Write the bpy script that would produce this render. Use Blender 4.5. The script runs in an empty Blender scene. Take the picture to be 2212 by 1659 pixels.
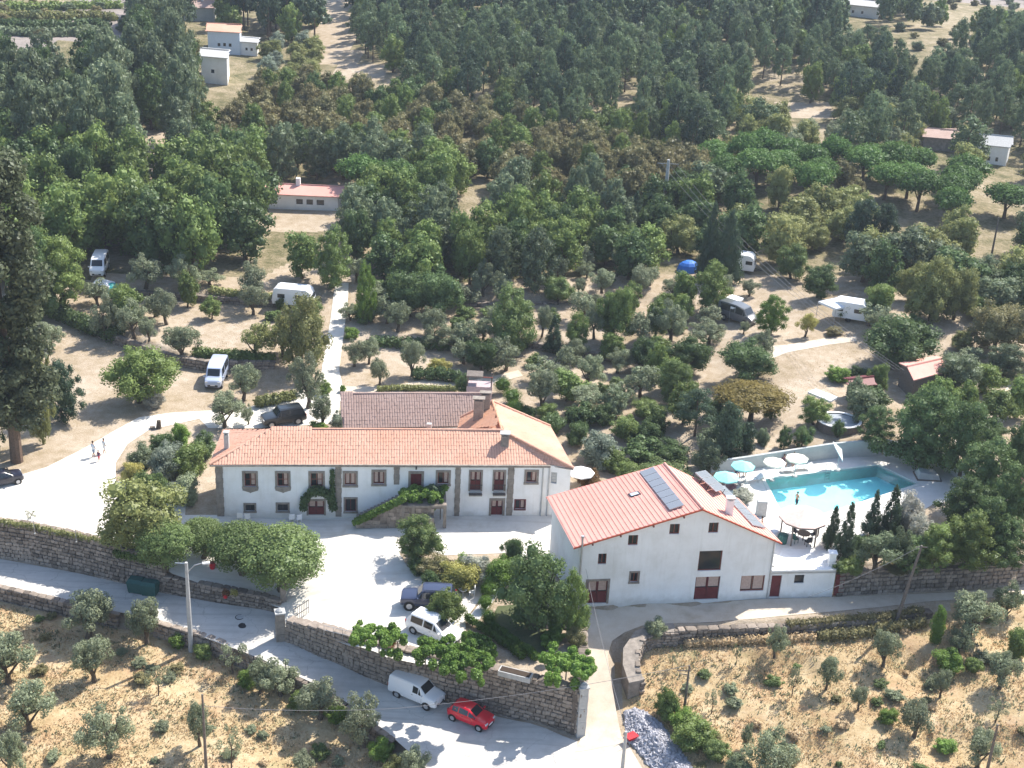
import bpy, bmesh, math, random
import numpy as np
from mathutils import Vector, Matrix
from mathutils.geometry import delaunay_2d_cdt
R_ = math.radians
scene = bpy.context.scene
# ---------------------------------------------------------------- camera
CAM_H, PITCH, ROLL, FPX = 64.0, R_(24.0), R_(2.93), 3000.0      # pixel units of a 2212 x 1659 picture
F = Vector((0, math.cos(PITCH), -math.sin(PITCH)))
X0 = Vector((1, 0, 0)); U0 = Vector((0, math.sin(PITCH), math.cos(PITCH)))
RT = math.cos(ROLL)*X0 + math.sin(ROLL)*U0
UP = -math.sin(ROLL)*X0 + math.cos(ROLL)*U0
CAM = Vector((0, 0, CAM_H))
cd = bpy.data.cameras.new('camera'); cam = bpy.data.objects.new('camera', cd)
scene.collection.objects.link(cam); scene.camera = cam
cd.sensor_width = 36; cd.lens = 36*FPX/2212; cd.clip_start = 1; cd.clip_end = 12000
m = Matrix((RT, UP, -F)).transposed().to_4x4(); m.translation = CAM; cam.matrix_world = m
# ---------------------------------------------------------------- light
SUN = Vector((0.63, 0.60, 1.0)).normalized()                    # towards the sun
el = math.asin(SUN.z); az = math.atan2(SUN.x, SUN.y)
world = bpy.data.worlds.new('World'); scene.world = world; world.use_nodes = True
wn = world.node_tree; wn.nodes.clear()
sky = wn.nodes.new('ShaderNodeTexSky'); sky.sky_type = 'NISHITA'; sky.sun_disc = False
sky.sun_elevation = el; sky.sun_rotation = az; sky.air_density = 1.0; sky.dust_density = 1.2
bg = wn.nodes.new('ShaderNodeBackground'); bg.inputs[1].default_value = 0.142
wo = wn.nodes.new('ShaderNodeOutputWorld')
wn.links.new(sky.outputs[0], bg.inputs[0]); wn.links.new(bg.outputs[0], wo.inputs[0])
ld = bpy.data.lights.new('sun', 'SUN'); ld.energy = 4.8; ld.angle = R_(0.5); ld.color = (1, 0.94, 0.85)
sun = bpy.data.objects.new('sun', ld); scene.collection.objects.link(sun)
sun.rotation_euler = SUN.to_track_quat('Z', 'Y').to_euler()
vs = scene.view_settings
vs.view_transform = 'Standard'; vs.look = 'None'; vs.exposure = 1.0; vs.gamma = 1; vs.use_curve_mapping = False
scene.cycles.max_bounces = 6; scene.cycles.transparent_max_bounces = 8; scene.cycles.volume_bounces = 0
COL = scene.collection
rng = random.Random(7); nr = np.random.default_rng(11)

# ---------------------------------------------------------------- pixel <-> place
def ray(u, v):
    return ((u-1106)/FPX*RT - (v-829.5)/FPX*UP + F).normalized()
def P3(u, v, z=0.0):
    d = ray(u, v); t = (z-CAM_H)/d.z; return CAM + d*t
def proj(p):
    q = Vector(p) - CAM; z = q.dot(F)
    return 1106+FPX*q.dot(RT)/z, 829.5-FPX*q.dot(UP)/z, FPX/z
def W2(pts):
    return np.array([P3(*p)[:] for p in pts])
def inpoly(x, y, poly):
    r = np.zeros(x.shape, bool); n = len(poly); j = n-1
    for i in range(n):
        xi, yi, xj, yj = poly[i][0], poly[i][1], poly[j][0], poly[j][1]
        if yi != yj:
            r ^= ((yi > y) != (yj > y)) & (x < (xj-xi)*(y-yi)/(yj-yi)+xi)
        j = i
    return r
def idw(x, y, pts, p=3.0):
    d = (x[..., None]-pts[:, 0])**2 + (y[..., None]-pts[:, 1])**2 + 4.0
    w = d**(-p/2); return (w*pts[:, 2]).sum(-1)/w.sum(-1)
INNER = [(-500,1120,-3.4),(0,1206,-3.4),(66,1215,-3.4),(173,1238,-3.4),(259,1259,-3.3),(352,1280,-3.3),(467,1301,-3.2),(568,1316,-3.0),(604,1322,-2.9),
         (600,1376,-2.9),(614,1383,-2.9),(709,1424,-3.1),(839,1481,-3.5),(960,1515,-3.7),(1074,1547,-3.9),(1250,1600,-4.2),
         (1262,1540,-3.3),(1264,1480,-2.3),(1266,1400,-0.9),(1264,1340,-0.1),(1243,1307,0),(1400,1301,0),(1658,1291,0),(1797,1287,0),(1900,1284,0),(2060,1276,0),(2700,1240,0)]
OUTER = [(2700,1290,0),(2212,1292,0),(2080,1300,0),(2000,1322,0),(1888,1338,0),(1709,1352,0),(1621,1355,0),(1467,1362,-.1),(1387,1368,-.3),(1343,1387,-.7),(1329,1419,-1.3),
         (1338,1456,-2.0),(1344,1530,-3.1),(1350,1590,-3.9),(1420,1680,-4.5),(1500,1800,-4.8),(1450,1950,-5),(1050,1950,-4.9),(940,1690,-4.4),(905,1650,-4.3),(863,1618,-4.2),(839,1590,-4.1),(729,1510,-3.8),
         (638,1463,-3.5),(548,1421,-3.3),(466,1384,-3.3),(368,1354,-3.4),(124,1295,-3.4),(0,1266,-3.4),(-500,1180,-3.4)]
LP = W2(INNER+OUTER)
LPTS = LP
SOUTH = np.array([P3(*p)[:] for p in OUTER] + [(-260, 60, 0), (-260, 0, 0), (0, -30, 0), (400, 0, 0), (400, 140, 0)])
FPTS = W2([(0,1266,-4.6),(124,1295,-4.7),(368,1354,-4.7),(466,1384,-4.6),(548,1421,-4.7),(638,1463,-4.8),(729,1510,-5),(839,1590,-5.2),(905,1650,-5.3),(-400,1200,-4.5),
    (100,1500,-5.1),(300,1650,-5.6),(0,1700,-5.6),(700,1650,-6),(400,1480,-5.2),(940,1720,-5.6),
    (1621,1355,-.7),(1709,1352,-.65),(1888,1338,-.55),(2000,1322,-.45),(2080,1300,-.3),(2212,1292,-.2),(1467,1362,-.8),(1387,1368,-1.0),(1352,1387,-1.5),(1343,1419,-1.9),(1350,1460,-2.3),(1352,1530,-3.2),
    (1360,1590,-3.9),(1430,1680,-4.4),(1450,1500,-2.6),(1550,1600,-3.5),(1700,1500,-2.6),(2000,1500,-2.4),(1700,1680,-4.2),(2100,1680,-3.9),(2212,1400,-1.3),(2500,1500,-2.)])
UPTS = W2([(0,1130,0),(100,1000,0),(150,1160,0),(300,1185,0),(345,1190,0),(400,1100,0),(372,1232,-1.9),(467,1268,-2.1),(568,1292,-2.5),(606,1312,-2.8),(604,1376,-2.8),
    (640,1320,-2.1),(700,1365,-1.2),(650,1250,-1.0),(500,1190,-.7),(600,1150,-.15),(740,1260,-.4),(840,1400,-.05),(900,1300,0),(960,1440,0),(1100,1480,0),(1230,1500,0),
    (1240,1400,0),(1100,1300,0),(1000,1200,0),(800,1150,0),(1180,1115,0),(480,1115,0),(900,1115,0),(700,900,0),(300,900,0),(0,900,0),(1000,800,0.1),(1300,1000,0.3),(1230,1120,0),
    (1500,1000,1.2),(1540,985,3.3),(1600,960,3.7),(1800,900,4.0),(1900,960,4.2),(2100,950,4),(2212,1100,3.2),(2000,1180,2.8),(1850,1250,2.4),(2100,1260,2.2),(2212,1250,2.2),
    (1700,780,3.2),(1500,800,1.0),(1300,800,.3),(1300,600,1),(700,600,0.5),(200,600,0.5),(2000,700,4),(1000,400,3),(1800,400,5),(300,350,3),(1000,150,6),(2100,150,9),(100,100,6),(1500,60,9),(1100,20,10)])
PT = W2([(1650,1222,2.6),(1796,1224,2.6),(1802,1190,2.6),(1860,1160,2.6),(2040,1085,2.6),(2090,1060,2.6),(2040,1012,2.6),(1905,984,2.6),(1800,990,2.6),(1700,1003,2.6),(1600,1016,2.6),(1535,1022,2.6),(1512,1036,2.6),(1560,1090,2.6)])
T1 = W2([(-300,640,0),(60,668,0),(128,690,0),(254,742,0),(374,786,0),(441,797,0),(588,799,0),(700,780,0),(780,748,0),(815,750,0),(990,757,0),(1150,756,0),(1240,775,0),(1400,790,0),(1640,800,0),(2700,820,0)])
T2 = W2([(-300,585,1),(150,600,1),(283,644,1),(400,652,1),(534,662,1),(700,672,1),(800,655,1),(1012,668,1),(1180,668,1),(1380,662,1),(1700,660,1),(2700,670,1)])
POOL = W2([(1652,1036,2.6),(1897,1005,2.6),(1982,1046,2.6),(1768,1114,2.6),(1688,1107,2.6)])
BARNZ = W2([(1225,1312,0),(1400,1306,0),(1660,1296,0),(1800,1292,0),(1812,1240,0),(1700,1225,0),(1640,1180,0),(1560,1100,0),(1410,1085,0),(1165,1150,0)])
TRK = P3(720, 760, 0)
def sstep(t): t = np.clip(t, 0, 1); return t*t*(3-2*t)
def hz(x, y):
    x = np.asarray(x, float); y = np.asarray(y, float)
    u = idw(x, y, UPTS)
    for T, a in ((T1, 1.0), (T2, 0.9)):
        yl = np.interp(x, T[:, 0], T[:, 1])
        near = np.clip(1-np.abs(x-TRK.x)/9, 0, 1); rt = sstep((x-14)/10)
        w = 0.8 + 14*near + 22*rt
        u = u + a*sstep((y-yl)/w+.5)
    u = u + 34*sstep((y-420)/900) + 0.25*np.sin(x*.05+1)*np.cos(y*.043)*np.clip((y-190)/60, 0, 1)
    near0 = np.clip((y-215)/40, 0, 1)
    u = u + near0*0.9*(np.sin(x*.021+y*.017)+1)
    h = u
    h = np.where(inpoly(x, y, PT), 2.6, h)
    h = np.where(inpoly(x, y, BARNZ), -.15, h)
    h = np.where(inpoly(x, y, SOUTH), idw(x, y, FPTS), h)
    h = np.where(inpoly(x, y, LP), idw(x, y, LPTS), h)
    return h
def hzU(x, y):
    x = np.asarray(x, float); y = np.asarray(y, float); return idw(x, y, UPTS)
def hzL(x, y):
    x = np.asarray(x, float); y = np.asarray(y, float); return idw(x, y, LPTS)
def hz1(x, y): return float(hz(np.array([x]), np.array([y]))[0])
def P(u, v, fn=None):
    fn = fn or hz
    """the point of the ground seen at picture position (u, v)"""
    d = ray(u, v)
    t0 = (22-CAM_H)/d.z if d.z < -.02 else 600; t1 = min((-8-CAM_H)/d.z, 3000) if d.z < -.02 else 3000
    a, b = max(t0*.5, 20), t1
    for _ in range(3):
        ts = np.linspace(a, b, 90)
        zz = CAM_H+d.z*ts - fn(d.x*ts, d.y*ts)
        i = np.argmax(zz < 0)
        if zz[i] >= 0: i = len(ts)-1
        a, b = ts[max(i-1, 0)], ts[i]
    p = CAM + d*b
    p.z = float(fn(np.array([p.x]), np.array([p.y]))[0]); return p
def height_to(base, v):
    """how tall a vertical thing standing on base is when its top is seen at picture height v"""
    lo, hi = 0.0, 60.0
    for _ in range(30):
        mid = (lo+hi)/2
        if proj(base+Vector((0, 0, mid)))[1] > v: lo = mid
        else: hi = mid
    return lo

# ---------------------------------------------------------------- naming and building helpers
def tag(o, label=None, cat=None, group=None, kind=None):
    if label: o['label'] = label
    if cat: o['category'] = cat
    if group: o['group'] = group
    if kind: o['kind'] = kind
    return o
def thing(name, label, cat, loc=(0, 0, 0), rz=0.0, group=None):
    o = bpy.data.objects.new(name, None); COL.objects.link(o)
    o.location = loc; o.rotation_euler = (0, 0, rz); o.empty_display_size = .3
    o['loc'] = 0; del o['loc']
    return tag(o, label, cat, group)
def wmat(o):
    mt = Matrix.LocRotScale(o.location, o.rotation_euler, o.scale)
    return wmat(o.parent) @ mt if o.parent else mt
def mkmesh(name, verts, faces, mats, midx=None, smooth=False):
    me = bpy.data.meshes.new(name); me.from_pydata([tuple(v) for v in verts], [], faces)
    for mm in (mats if isinstance(mats, (list, tuple)) else [mats]): me.materials.append(mm)
    if midx is not None: me.polygons.foreach_set('material_index', midx)
    if smooth: me.polygons.foreach_set('use_smooth', [True]*len(faces))
    me.update(); return me
class MB:
    def __init__(s): s.v = []; s.f = []; s.m = []; s.mi = 0
    def poly(s, pts, mi=None):
        n = len(s.v); s.v += [Vector(p) for p in pts]; s.f.append(tuple(range(n, n+len(pts)))); s.m.append(s.mi if mi is None else mi); return s
    def hexa(s, a, b):
        """a: four bottom points, b: four top points, both counter-clockwise from above"""
        n = len(s.v); s.v += [Vector(p) for p in a]+[Vector(p) for p in b]
        for q in ((3,2,1,0),(4,5,6,7),(0,1,5,4),(1,2,6,5),(2,3,7,6),(3,0,4,7)): s.f.append(tuple(n+i for i in q)); s.m.append(s.mi)
        return s
    def box(s, c, size, rz=0.0, fr=None):
        cx, cy, cz = c; hx, hy, h = size[0]/2, size[1]/2, size[2]
        if fr is None:
            ex = Vector((math.cos(rz), math.sin(rz), 0)); ey = Vector((-math.sin(rz), math.cos(rz), 0)); ez = Vector((0, 0, 1))
        else: ex, ey, ez = fr
        c = Vector(c)
        k = [c-ex*hx-ey*hy, c+ex*hx-ey*hy, c+ex*hx+ey*hy, c-ex*hx+ey*hy]
        return s.hexa(k, [p+ez*h for p in k])
    def tube(s, pts, rad, n=6, cap=True):
        pts = [Vector(p) for p in pts]; rad = rad if isinstance(rad, (list, tuple)) else [rad]*len(pts)
        b = len(s.v); ref = None
        for i, p in enumerate(pts):
            d = (pts[min(i+1, len(pts)-1)]-pts[max(i-1, 0)])
            d = d.normalized() if d.length > 1e-6 else Vector((0, 0, 1))
            e = d.orthogonal().normalized() if ref is None else (ref - d*ref.dot(d)).normalized()
            ref = e; g = d.cross(e)
            for k in range(n):
                a = 2*math.pi*k/n; s.v.append(p+(e*math.cos(a)+g*math.sin(a))*rad[i])
        for i in range(len(pts)-1):
            for k in range(n):
                s.f.append((b+i*n+k, b+i*n+(k+1) % n, b+(i+1)*n+(k+1) % n, b+(i+1)*n+k)); s.m.append(s.mi)
        if cap:
            s.f.append(tuple(b+k for k in range(n))[::-1]); s.m.append(s.mi)
            s.f.append(tuple(b+(len(pts)-1)*n+k for k in range(n))); s.m.append(s.mi)
        return s
    def mesh(s, name, mats, off=None, smooth=False):
        v = s.v if off is None else [p-off for p in s.v]
        return mkmesh(name, v, s.f, mats, s.m, smooth)
    def build(s, name, mats, parent=None, world=True, smooth=False, kind=None, label=None):
        off = None
        if parent is not None and world:
            inv = wmat(parent).inverted(); s.v = [inv @ p for p in s.v]
        o = bpy.data.objects.new(name, s.mesh(name, mats, off, smooth)); COL.objects.link(o); o.parent = parent
        if kind: o['kind'] = kind
        if label: o['label'] = label
        return o
def put(name, me, parent=None, loc=(0, 0, 0), rot=None, scale=None):
    o = bpy.data.objects.new(name, me); COL.objects.link(o); o.parent = parent; o.location = loc
    if rot is not None: o.rotation_euler = rot
    if scale is not None: o.scale = scale
    return o

# ---------------------------------------------------------------- materials
def newmat(name):
    mt = bpy.data.materials.new(name); mt.use_nodes = True; nt = mt.node_tree; nt.nodes.clear()
    out = nt.nodes.new('ShaderNodeOutputMaterial'); return mt, nt, out
def nnoise(nt, co, scale, detail=4, rough=.6, out='Fac'):
    n = nt.nodes.new('ShaderNodeTexNoise'); n.inputs['Scale'].default_value = scale; n.inputs['Detail'].default_value = detail; n.inputs['Roughness'].default_value = rough
    nt.links.new(co, n.inputs['Vector']); return n.outputs[out]
def nramp(nt, fac, stops):
    r = nt.nodes.new('ShaderNodeValToRGB'); el_ = r.color_ramp.elements
    while len(el_) < len(stops): el_.new(.5)
    for e, (p, c) in zip(el_, stops): e.position = p; e.color = (c, c, c, 1) if isinstance(c, (int, float)) else (*c, 1)
    nt.links.new(fac, r.inputs[0]); return r.outputs[0]
def nmix(nt, f, a, b, bt='MIX'):
    n = nt.nodes.new('ShaderNodeMix'); n.data_type = 'RGBA'; n.blend_type = bt
    for s, val in ((n.inputs['Factor'], f), (n.inputs['A'], a), (n.inputs['B'], b)):
        if isinstance(val, (int, float)): s.default_value = val
        elif isinstance(val, tuple): s.default_value = (*val, 1)
        else: nt.links.new(val, s)
    return n.outputs['Result']
def nmath(nt, op, a, b=0.0):
    n = nt.nodes.new('ShaderNodeMath'); n.operation = op
    for i, val in enumerate((a, b)):
        if isinstance(val, (int, float)): n.inputs[i].default_value = val
        else: nt.links.new(val, n.inputs[i])
    return n.outputs[0]
def finish(nt, out, col, rough=.8, metal=0.0, bump=None, bstr=.3, bdist=.05, spec=.3):
    b = nt.nodes.new('ShaderNodeBsdfPrincipled'); b.inputs['Metallic'].default_value = metal
    b.inputs['Specular IOR Level'].default_value = spec
    if isinstance(rough, (int, float)): b.inputs['Roughness'].default_value = rough
    else: nt.links.new(rough, b.inputs['Roughness'])
    if isinstance(col, tuple): b.inputs['Base Color'].default_value = (*col, 1)
    else: nt.links.new(col, b.inputs['Base Color'])
    if bump is not None:
        bp = nt.nodes.new('ShaderNodeBump'); bp.inputs['Strength'].default_value = bstr; bp.inputs['Distance'].default_value = bdist
        nt.links.new(bump, bp.inputs['Height']); nt.links.new(bp.outputs[0], b.inputs['Normal'])
    nt.links.new(b.outputs[0], out.inputs[0]); return b
def coord(nt, kind='Object'):
    return nt.nodes.new('ShaderNodeTexCoord').outputs[kind]
def geo(nt): return nt.nodes.new('ShaderNodeNewGeometry').outputs['Position']
MAT = {}
def simple(name, col, rough=.7, metal=0.0, var=.12, scale=3.0, spec=.3, orand=0.0):
    if name in MAT: return MAT[name]
    mt, nt, out = newmat(name); co = coord(nt)
    n = nnoise(nt, co, scale, 5, .65)
    d = tuple(c*(1-var) for c in col); l = tuple(min(1, c*(1+var)) for c in col)
    c = nramp(nt, n, [(.3, d), (.7, l)])
    if orand:
        oi = nt.nodes.new('ShaderNodeObjectInfo'); v = nramp(nt, oi.outputs['Random'], [(0, 1-orand), (1, 1+orand)])
        c = nmix(nt, 1.0, c, v, 'MULTIPLY')
    finish(nt, out, c, rough, metal, n, .15, .02, spec); MAT[name] = mt; return mt
def patchy(name, stops, scales=(.25, 1.3, 6), weights=(.5, .3, .2), rough=.95, bump=.4, bdist=.08):
    """ground and masonry: one ramp over several sizes of noise, in real-world coordinates"""
    mt, nt, out = newmat(name); co = geo(nt); acc = None
    for s, w in zip(scales, weights):
        t = nmath(nt, 'MULTIPLY', nnoise(nt, co, s, 4, .6), w); acc = t if acc is None else nmath(nt, 'ADD', acc, t)
    c = nramp(nt, acc, stops)
    finish(nt, out, c, rough, 0, nnoise(nt, co, scales[-1], 6, .7), bump, bdist, .15); MAT[name] = mt; return mt
def leafmat(name, col, col2=None, trans=.35):
    if name in MAT: return MAT[name]
    mt, nt, out = newmat(name)
    at = nt.nodes.new('ShaderNodeAttribute'); at.attribute_name = 'leafrnd'
    oi = nt.nodes.new('ShaderNodeObjectInfo')
    col2 = col2 or tuple(c*k for c, k in zip(col, (1.5, 1.25, .9)))
    col = tuple(c*1.12 for c in col); col2 = tuple(c*1.12 for c in col2)
    dk = tuple(c*.72 for c in col); lt = tuple(c*1.35 for c in col)
    c = nramp(nt, at.outputs['Fac'], [(0, dk), (.5, col), (1, lt)])
    f = nramp(nt, oi.outputs['Random'], [(0, 0.0), (1, .55)])
    c = nmix(nt, f, c, col2)
    v = nramp(nt, nmath(nt, 'FRACT', nmath(nt, 'MULTIPLY', oi.outputs['Random'], 7.31)), [(0, .78), (1, 1.2)])
    c = nmix(nt, 1.0, c, v, 'MULTIPLY')
    d = nt.nodes.new('ShaderNodeBsdfDiffuse'); t = nt.nodes.new('ShaderNodeBsdfTranslucent'); g = nt.nodes.new('ShaderNodeBsdfGlossy')
    g.inputs['Roughness'].default_value = .45; g.inputs['Color'].default_value = (.9, .95, 1, 1)
    mx = nt.nodes.new('ShaderNodeMixShader'); mx.inputs[0].default_value = trans
    m2 = nt.nodes.new('ShaderNodeMixShader'); m2.inputs[0].default_value = .012
    nt.links.new(c, d.inputs[0]); nt.links.new(c, t.inputs[0])
    nt.links.new(d.outputs[0], mx.inputs[1]); nt.links.new(t.outputs[0], mx.inputs[2])
    nt.links.new(mx.outputs[0], m2.inputs[1]); nt.links.new(g.outputs[0], m2.inputs[2]); nt.links.new(m2.outputs[0], out.inputs[0])
    MAT[name] = mt; return mt
M_soil = patchy('dry_ground', [(.33, (.17, .135, .08)), (.41, (.27, .215, .14)), (.49, (.34, .275, .20)), (.57, (.40, .335, .26)), (.66, (.45, .39, .31))], (.09, .9, 6), (.36, .34, .3), bump=.7, bdist=.12)
mt, nt, out = newmat('straw_field'); co = geo(nt); acc = None
for s, w in zip((.2, 1.1, 5), (.36, .36, .28)):
    t = nmath(nt, 'MULTIPLY', nnoise(nt, co, s, 4, .6), w); acc = t if acc is None else nmath(nt, 'ADD', acc, t)
c = nramp(nt, acc, [(.33, (.21, .155, .085)), (.43, (.36, .265, .145)), (.53, (.45, .35, .21)), (.64, (.50, .42, .285))])
c = nmix(nt, nramp(nt, nnoise(nt, co, .33, 5, .65), [(.48, 0.), (.64, .5)]), c, (.35, .205, .12))
mp = nt.nodes.new('ShaderNodeMapping'); mp.inputs['Location'].default_value = (37, 11, 5); nt.links.new(co, mp.inputs[0])
c = nmix(nt, nramp(nt, nnoise(nt, mp.outputs[0], .45, 5, .7), [(.55, 0.), (.68, .55)]), c, (.22, .21, .10))
finish(nt, out, c, .95, 0, nnoise(nt, co, 5, 6, .7), .6, .12, .15); M_field = mt
M_scrub = patchy('forest_floor', [(.34, (.055, .06, .028)), (.43, (.13, .12, .06)), (.52, (.24, .20, .125)), (.62, (.37, .31, .23))], (.05, .35, 2.2), (.38, .36, .26), bump=.8, bdist=.3)
M_far = patchy('bare_hillside', [(.34, (.13, .12, .10)), (.45, (.21, .185, .165)), (.6, (.29, .25, .23))], (.03, .22, 1.2), (.38, .36, .26), bump=.5, bdist=.3)

def streaky(name, stops, ang, dark, amt, cracks=True):
    mt, nt, out = newmat(name); co = geo(nt); acc = None
    for s, w in zip((.15, 1.5, 16), (.45, .3, .25)):
        t = nmath(nt, 'MULTIPLY', nnoise(nt, co, s, 4, .6), w); acc = t if acc is None else nmath(nt, 'ADD', acc, t)
    c = nramp(nt, acc, stops)
    mp = nt.nodes.new('ShaderNodeMapping'); mp.inputs['Rotation'].default_value = (0, 0, ang); mp.inputs['Scale'].default_value = (.06, 1.7, 1); nt.links.new(co, mp.inputs[0])
    c = nmix(nt, nramp(nt, nnoise(nt, mp.outputs[0], 1.0, 4, .6), [(.5, 0.), (.66, amt)]), c, dark)
    v = nt.nodes.new('ShaderNodeTexVoronoi'); v.feature = 'DISTANCE_TO_EDGE'; v.inputs['Scale'].default_value = .22
    wv = nt.nodes.new('ShaderNodeVectorMath'); wv.operation = 'ADD'; nt.links.new(co, wv.inputs[0]); nt.links.new(nnoise(nt, co, .9, 4, .6, 'Color'), wv.inputs[1]); nt.links.new(wv.outputs[0], v.inputs['Vector'])
    if cracks: c = nmix(nt, nramp(nt, v.outputs['Distance'], [(.0, amt), (.007, 0.)]), c, tuple(q*.5 for q in dark))
    finish(nt, out, c, .92, 0, nnoise(nt, co, 18, 5, .7), .25, .02, .15); MAT[name] = mt; return mt
M_road = streaky('worn_concrete', [(.34, (.41, .39, .355)), (.5, (.51, .49, .455)), (.66, (.58, .56, .525))], R_(28), (.33, .315, .29), .42)
M_gravel = streaky('white_gravel', [(.35, (.50, .46, .39)), (.47, (.61, .58, .52)), (.62, (.68, .65, .60))], R_(-50), (.46, .41, .34), .38, False)
M_path = patchy('sandy_lane', [(.34, (.40, .33, .25)), (.5, (.52, .45, .36)), (.66, (.58, .52, .44))], (.2, 1.2, 12), (.4, .35, .25), bump=.3, bdist=.03)
M_lawn = patchy('dark_lawn', [(.35, (.05, .07, .03)), (.6, (.11, .12, .06))], (.4, 2, 9), (.4, .3, .3))
M_paving = patchy('pale_paving', [(.36, (.60, .58, .54)), (.62, (.72, .70, .67))], (.3, 2, 14), (.4, .3, .3), bump=.1, bdist=.01)
mt, nt, out = newmat('white_plaster'); co = geo(nt)
mp = nt.nodes.new('ShaderNodeMapping'); mp.inputs['Scale'].default_value = (2.6, 2.6, .22); nt.links.new(co, mp.inputs[0])
c = nramp(nt, nnoise(nt, co, .5, 5, .65), [(.3, (.70, .69, .66)), (.5, (.78, .775, .76)), (.7, (.83, .83, .82))])
c = nmix(nt, nramp(nt, nnoise(nt, mp.outputs[0], 1.0, 5, .7), [(.52, 0.), (.8, .3)]), c, (.50, .48, .43))
sx = nt.nodes.new('ShaderNodeSeparateXYZ'); nt.links.new(co, sx.inputs[0])
damp = nmath(nt, 'SUBTRACT', nmath(nt, 'ADD', sx.outputs[2], nmath(nt, 'MULTIPLY', nnoise(nt, co, 1.1, 4, .6), -1.6)), -.75)
c = nmix(nt, nramp(nt, damp, [(.0, .45), (.55, 0.)]), c, (.46, .44, .39))
finish(nt, out, c, .9, 0, nnoise(nt, co, 8, 5, .6), .12, .01, .15); M_plaster = mt; MAT['white_plaster'] = mt
M_stone = simple('granite_trim', (.24, .21, .18), .9, var=.3, scale=2.2)
M_stones = simple('field_stone', (.215, .18, .15), .95, var=.4, scale=1.6, orand=.4)
M_mortar = simple('wall_mortar', (.12, .10, .085), .95, var=.3)
M_render = patchy('grey_render', [(.35, (.33, .36, .36)), (.6, (.46, .48, .47))], (.3, 1.5, 9), (.4, .3, .3), bump=.1, bdist=.01)
def tilemat(name, c1, c2, c3, spots=.0):
    mt, nt, out = newmat(name); co = geo(nt)
    a = nnoise(nt, co, .35, 4, .6); b = nnoise(nt, co, 3.2, 3, .6)
    c = nmix(nt, nramp(nt, a, [(.35, 0.), (.65, 1.)]), c1, c2)
    c = nmix(nt, nramp(nt, b, [(.5, 0.), (.75, .75)]), c, c3)
    finish(nt, out, c, .85, 0, b, .3, .03, .15); return mt
M_tile = tilemat('terracotta_tile', (.56, .305, .215), (.60, .365, .27), (.45, .28, .205))
M_tile2 = tilemat('orange_tile', (.55, .29, .185), (.58, .33, .22), (.44, .26, .18))
M_oldtile = tilemat('weathered_tile', (.33, .235, .20), (.38, .28, .245), (.23, .18, .16))
M_sheet = tilemat('pink_sheet_roof', (.62, .315, .26), (.65, .35, .295), (.57, .29, .24))
M_sheetedge = simple('red_roof_edge', (.45, .10, .055), .6)
M_redwood = simple('dark_red_wood', (.13, .024, .026), .55, var=.2)
M_brownwood = simple('brown_red_frame', (.20, .06, .04), .55, var=.2)
M_white = simple('white_paint', (.78, .78, .78), .5, var=.03)
M_curtain = simple('pale_curtain', (.45, .33, .28), .9, var=.15, scale=6)
M_iron = simple('dark_iron', (.03, .03, .035), .5)
M_metal = simple('galvanised_metal', (.42, .44, .46), .4, .6)
M_bark = simple('olive_bark', (.10, .08, .06), .95, var=.35, scale=8)
M_bark2 = simple('brown_bark', (.13, .09, .065), .95, var=.35, scale=6)
M_conc = simple('concrete_post', (.40, .40, .39), .85, var=.15, scale=4)
M_oldwood = simple('grey_pole_wood', (.14, .12, .105), .9, var=.3, scale=7)
def glassmat(name, col=(.02, .025, .03), rough=.08, coat=.6):
    mt, nt, out = newmat(name); b = finish(nt, out, col, rough, 0, spec=coat); return mt
M_glass = glassmat('dark_window_glass')
M_panel = glassmat('blue_grey_collector', (.20, .22, .25), .25, .5)
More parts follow.
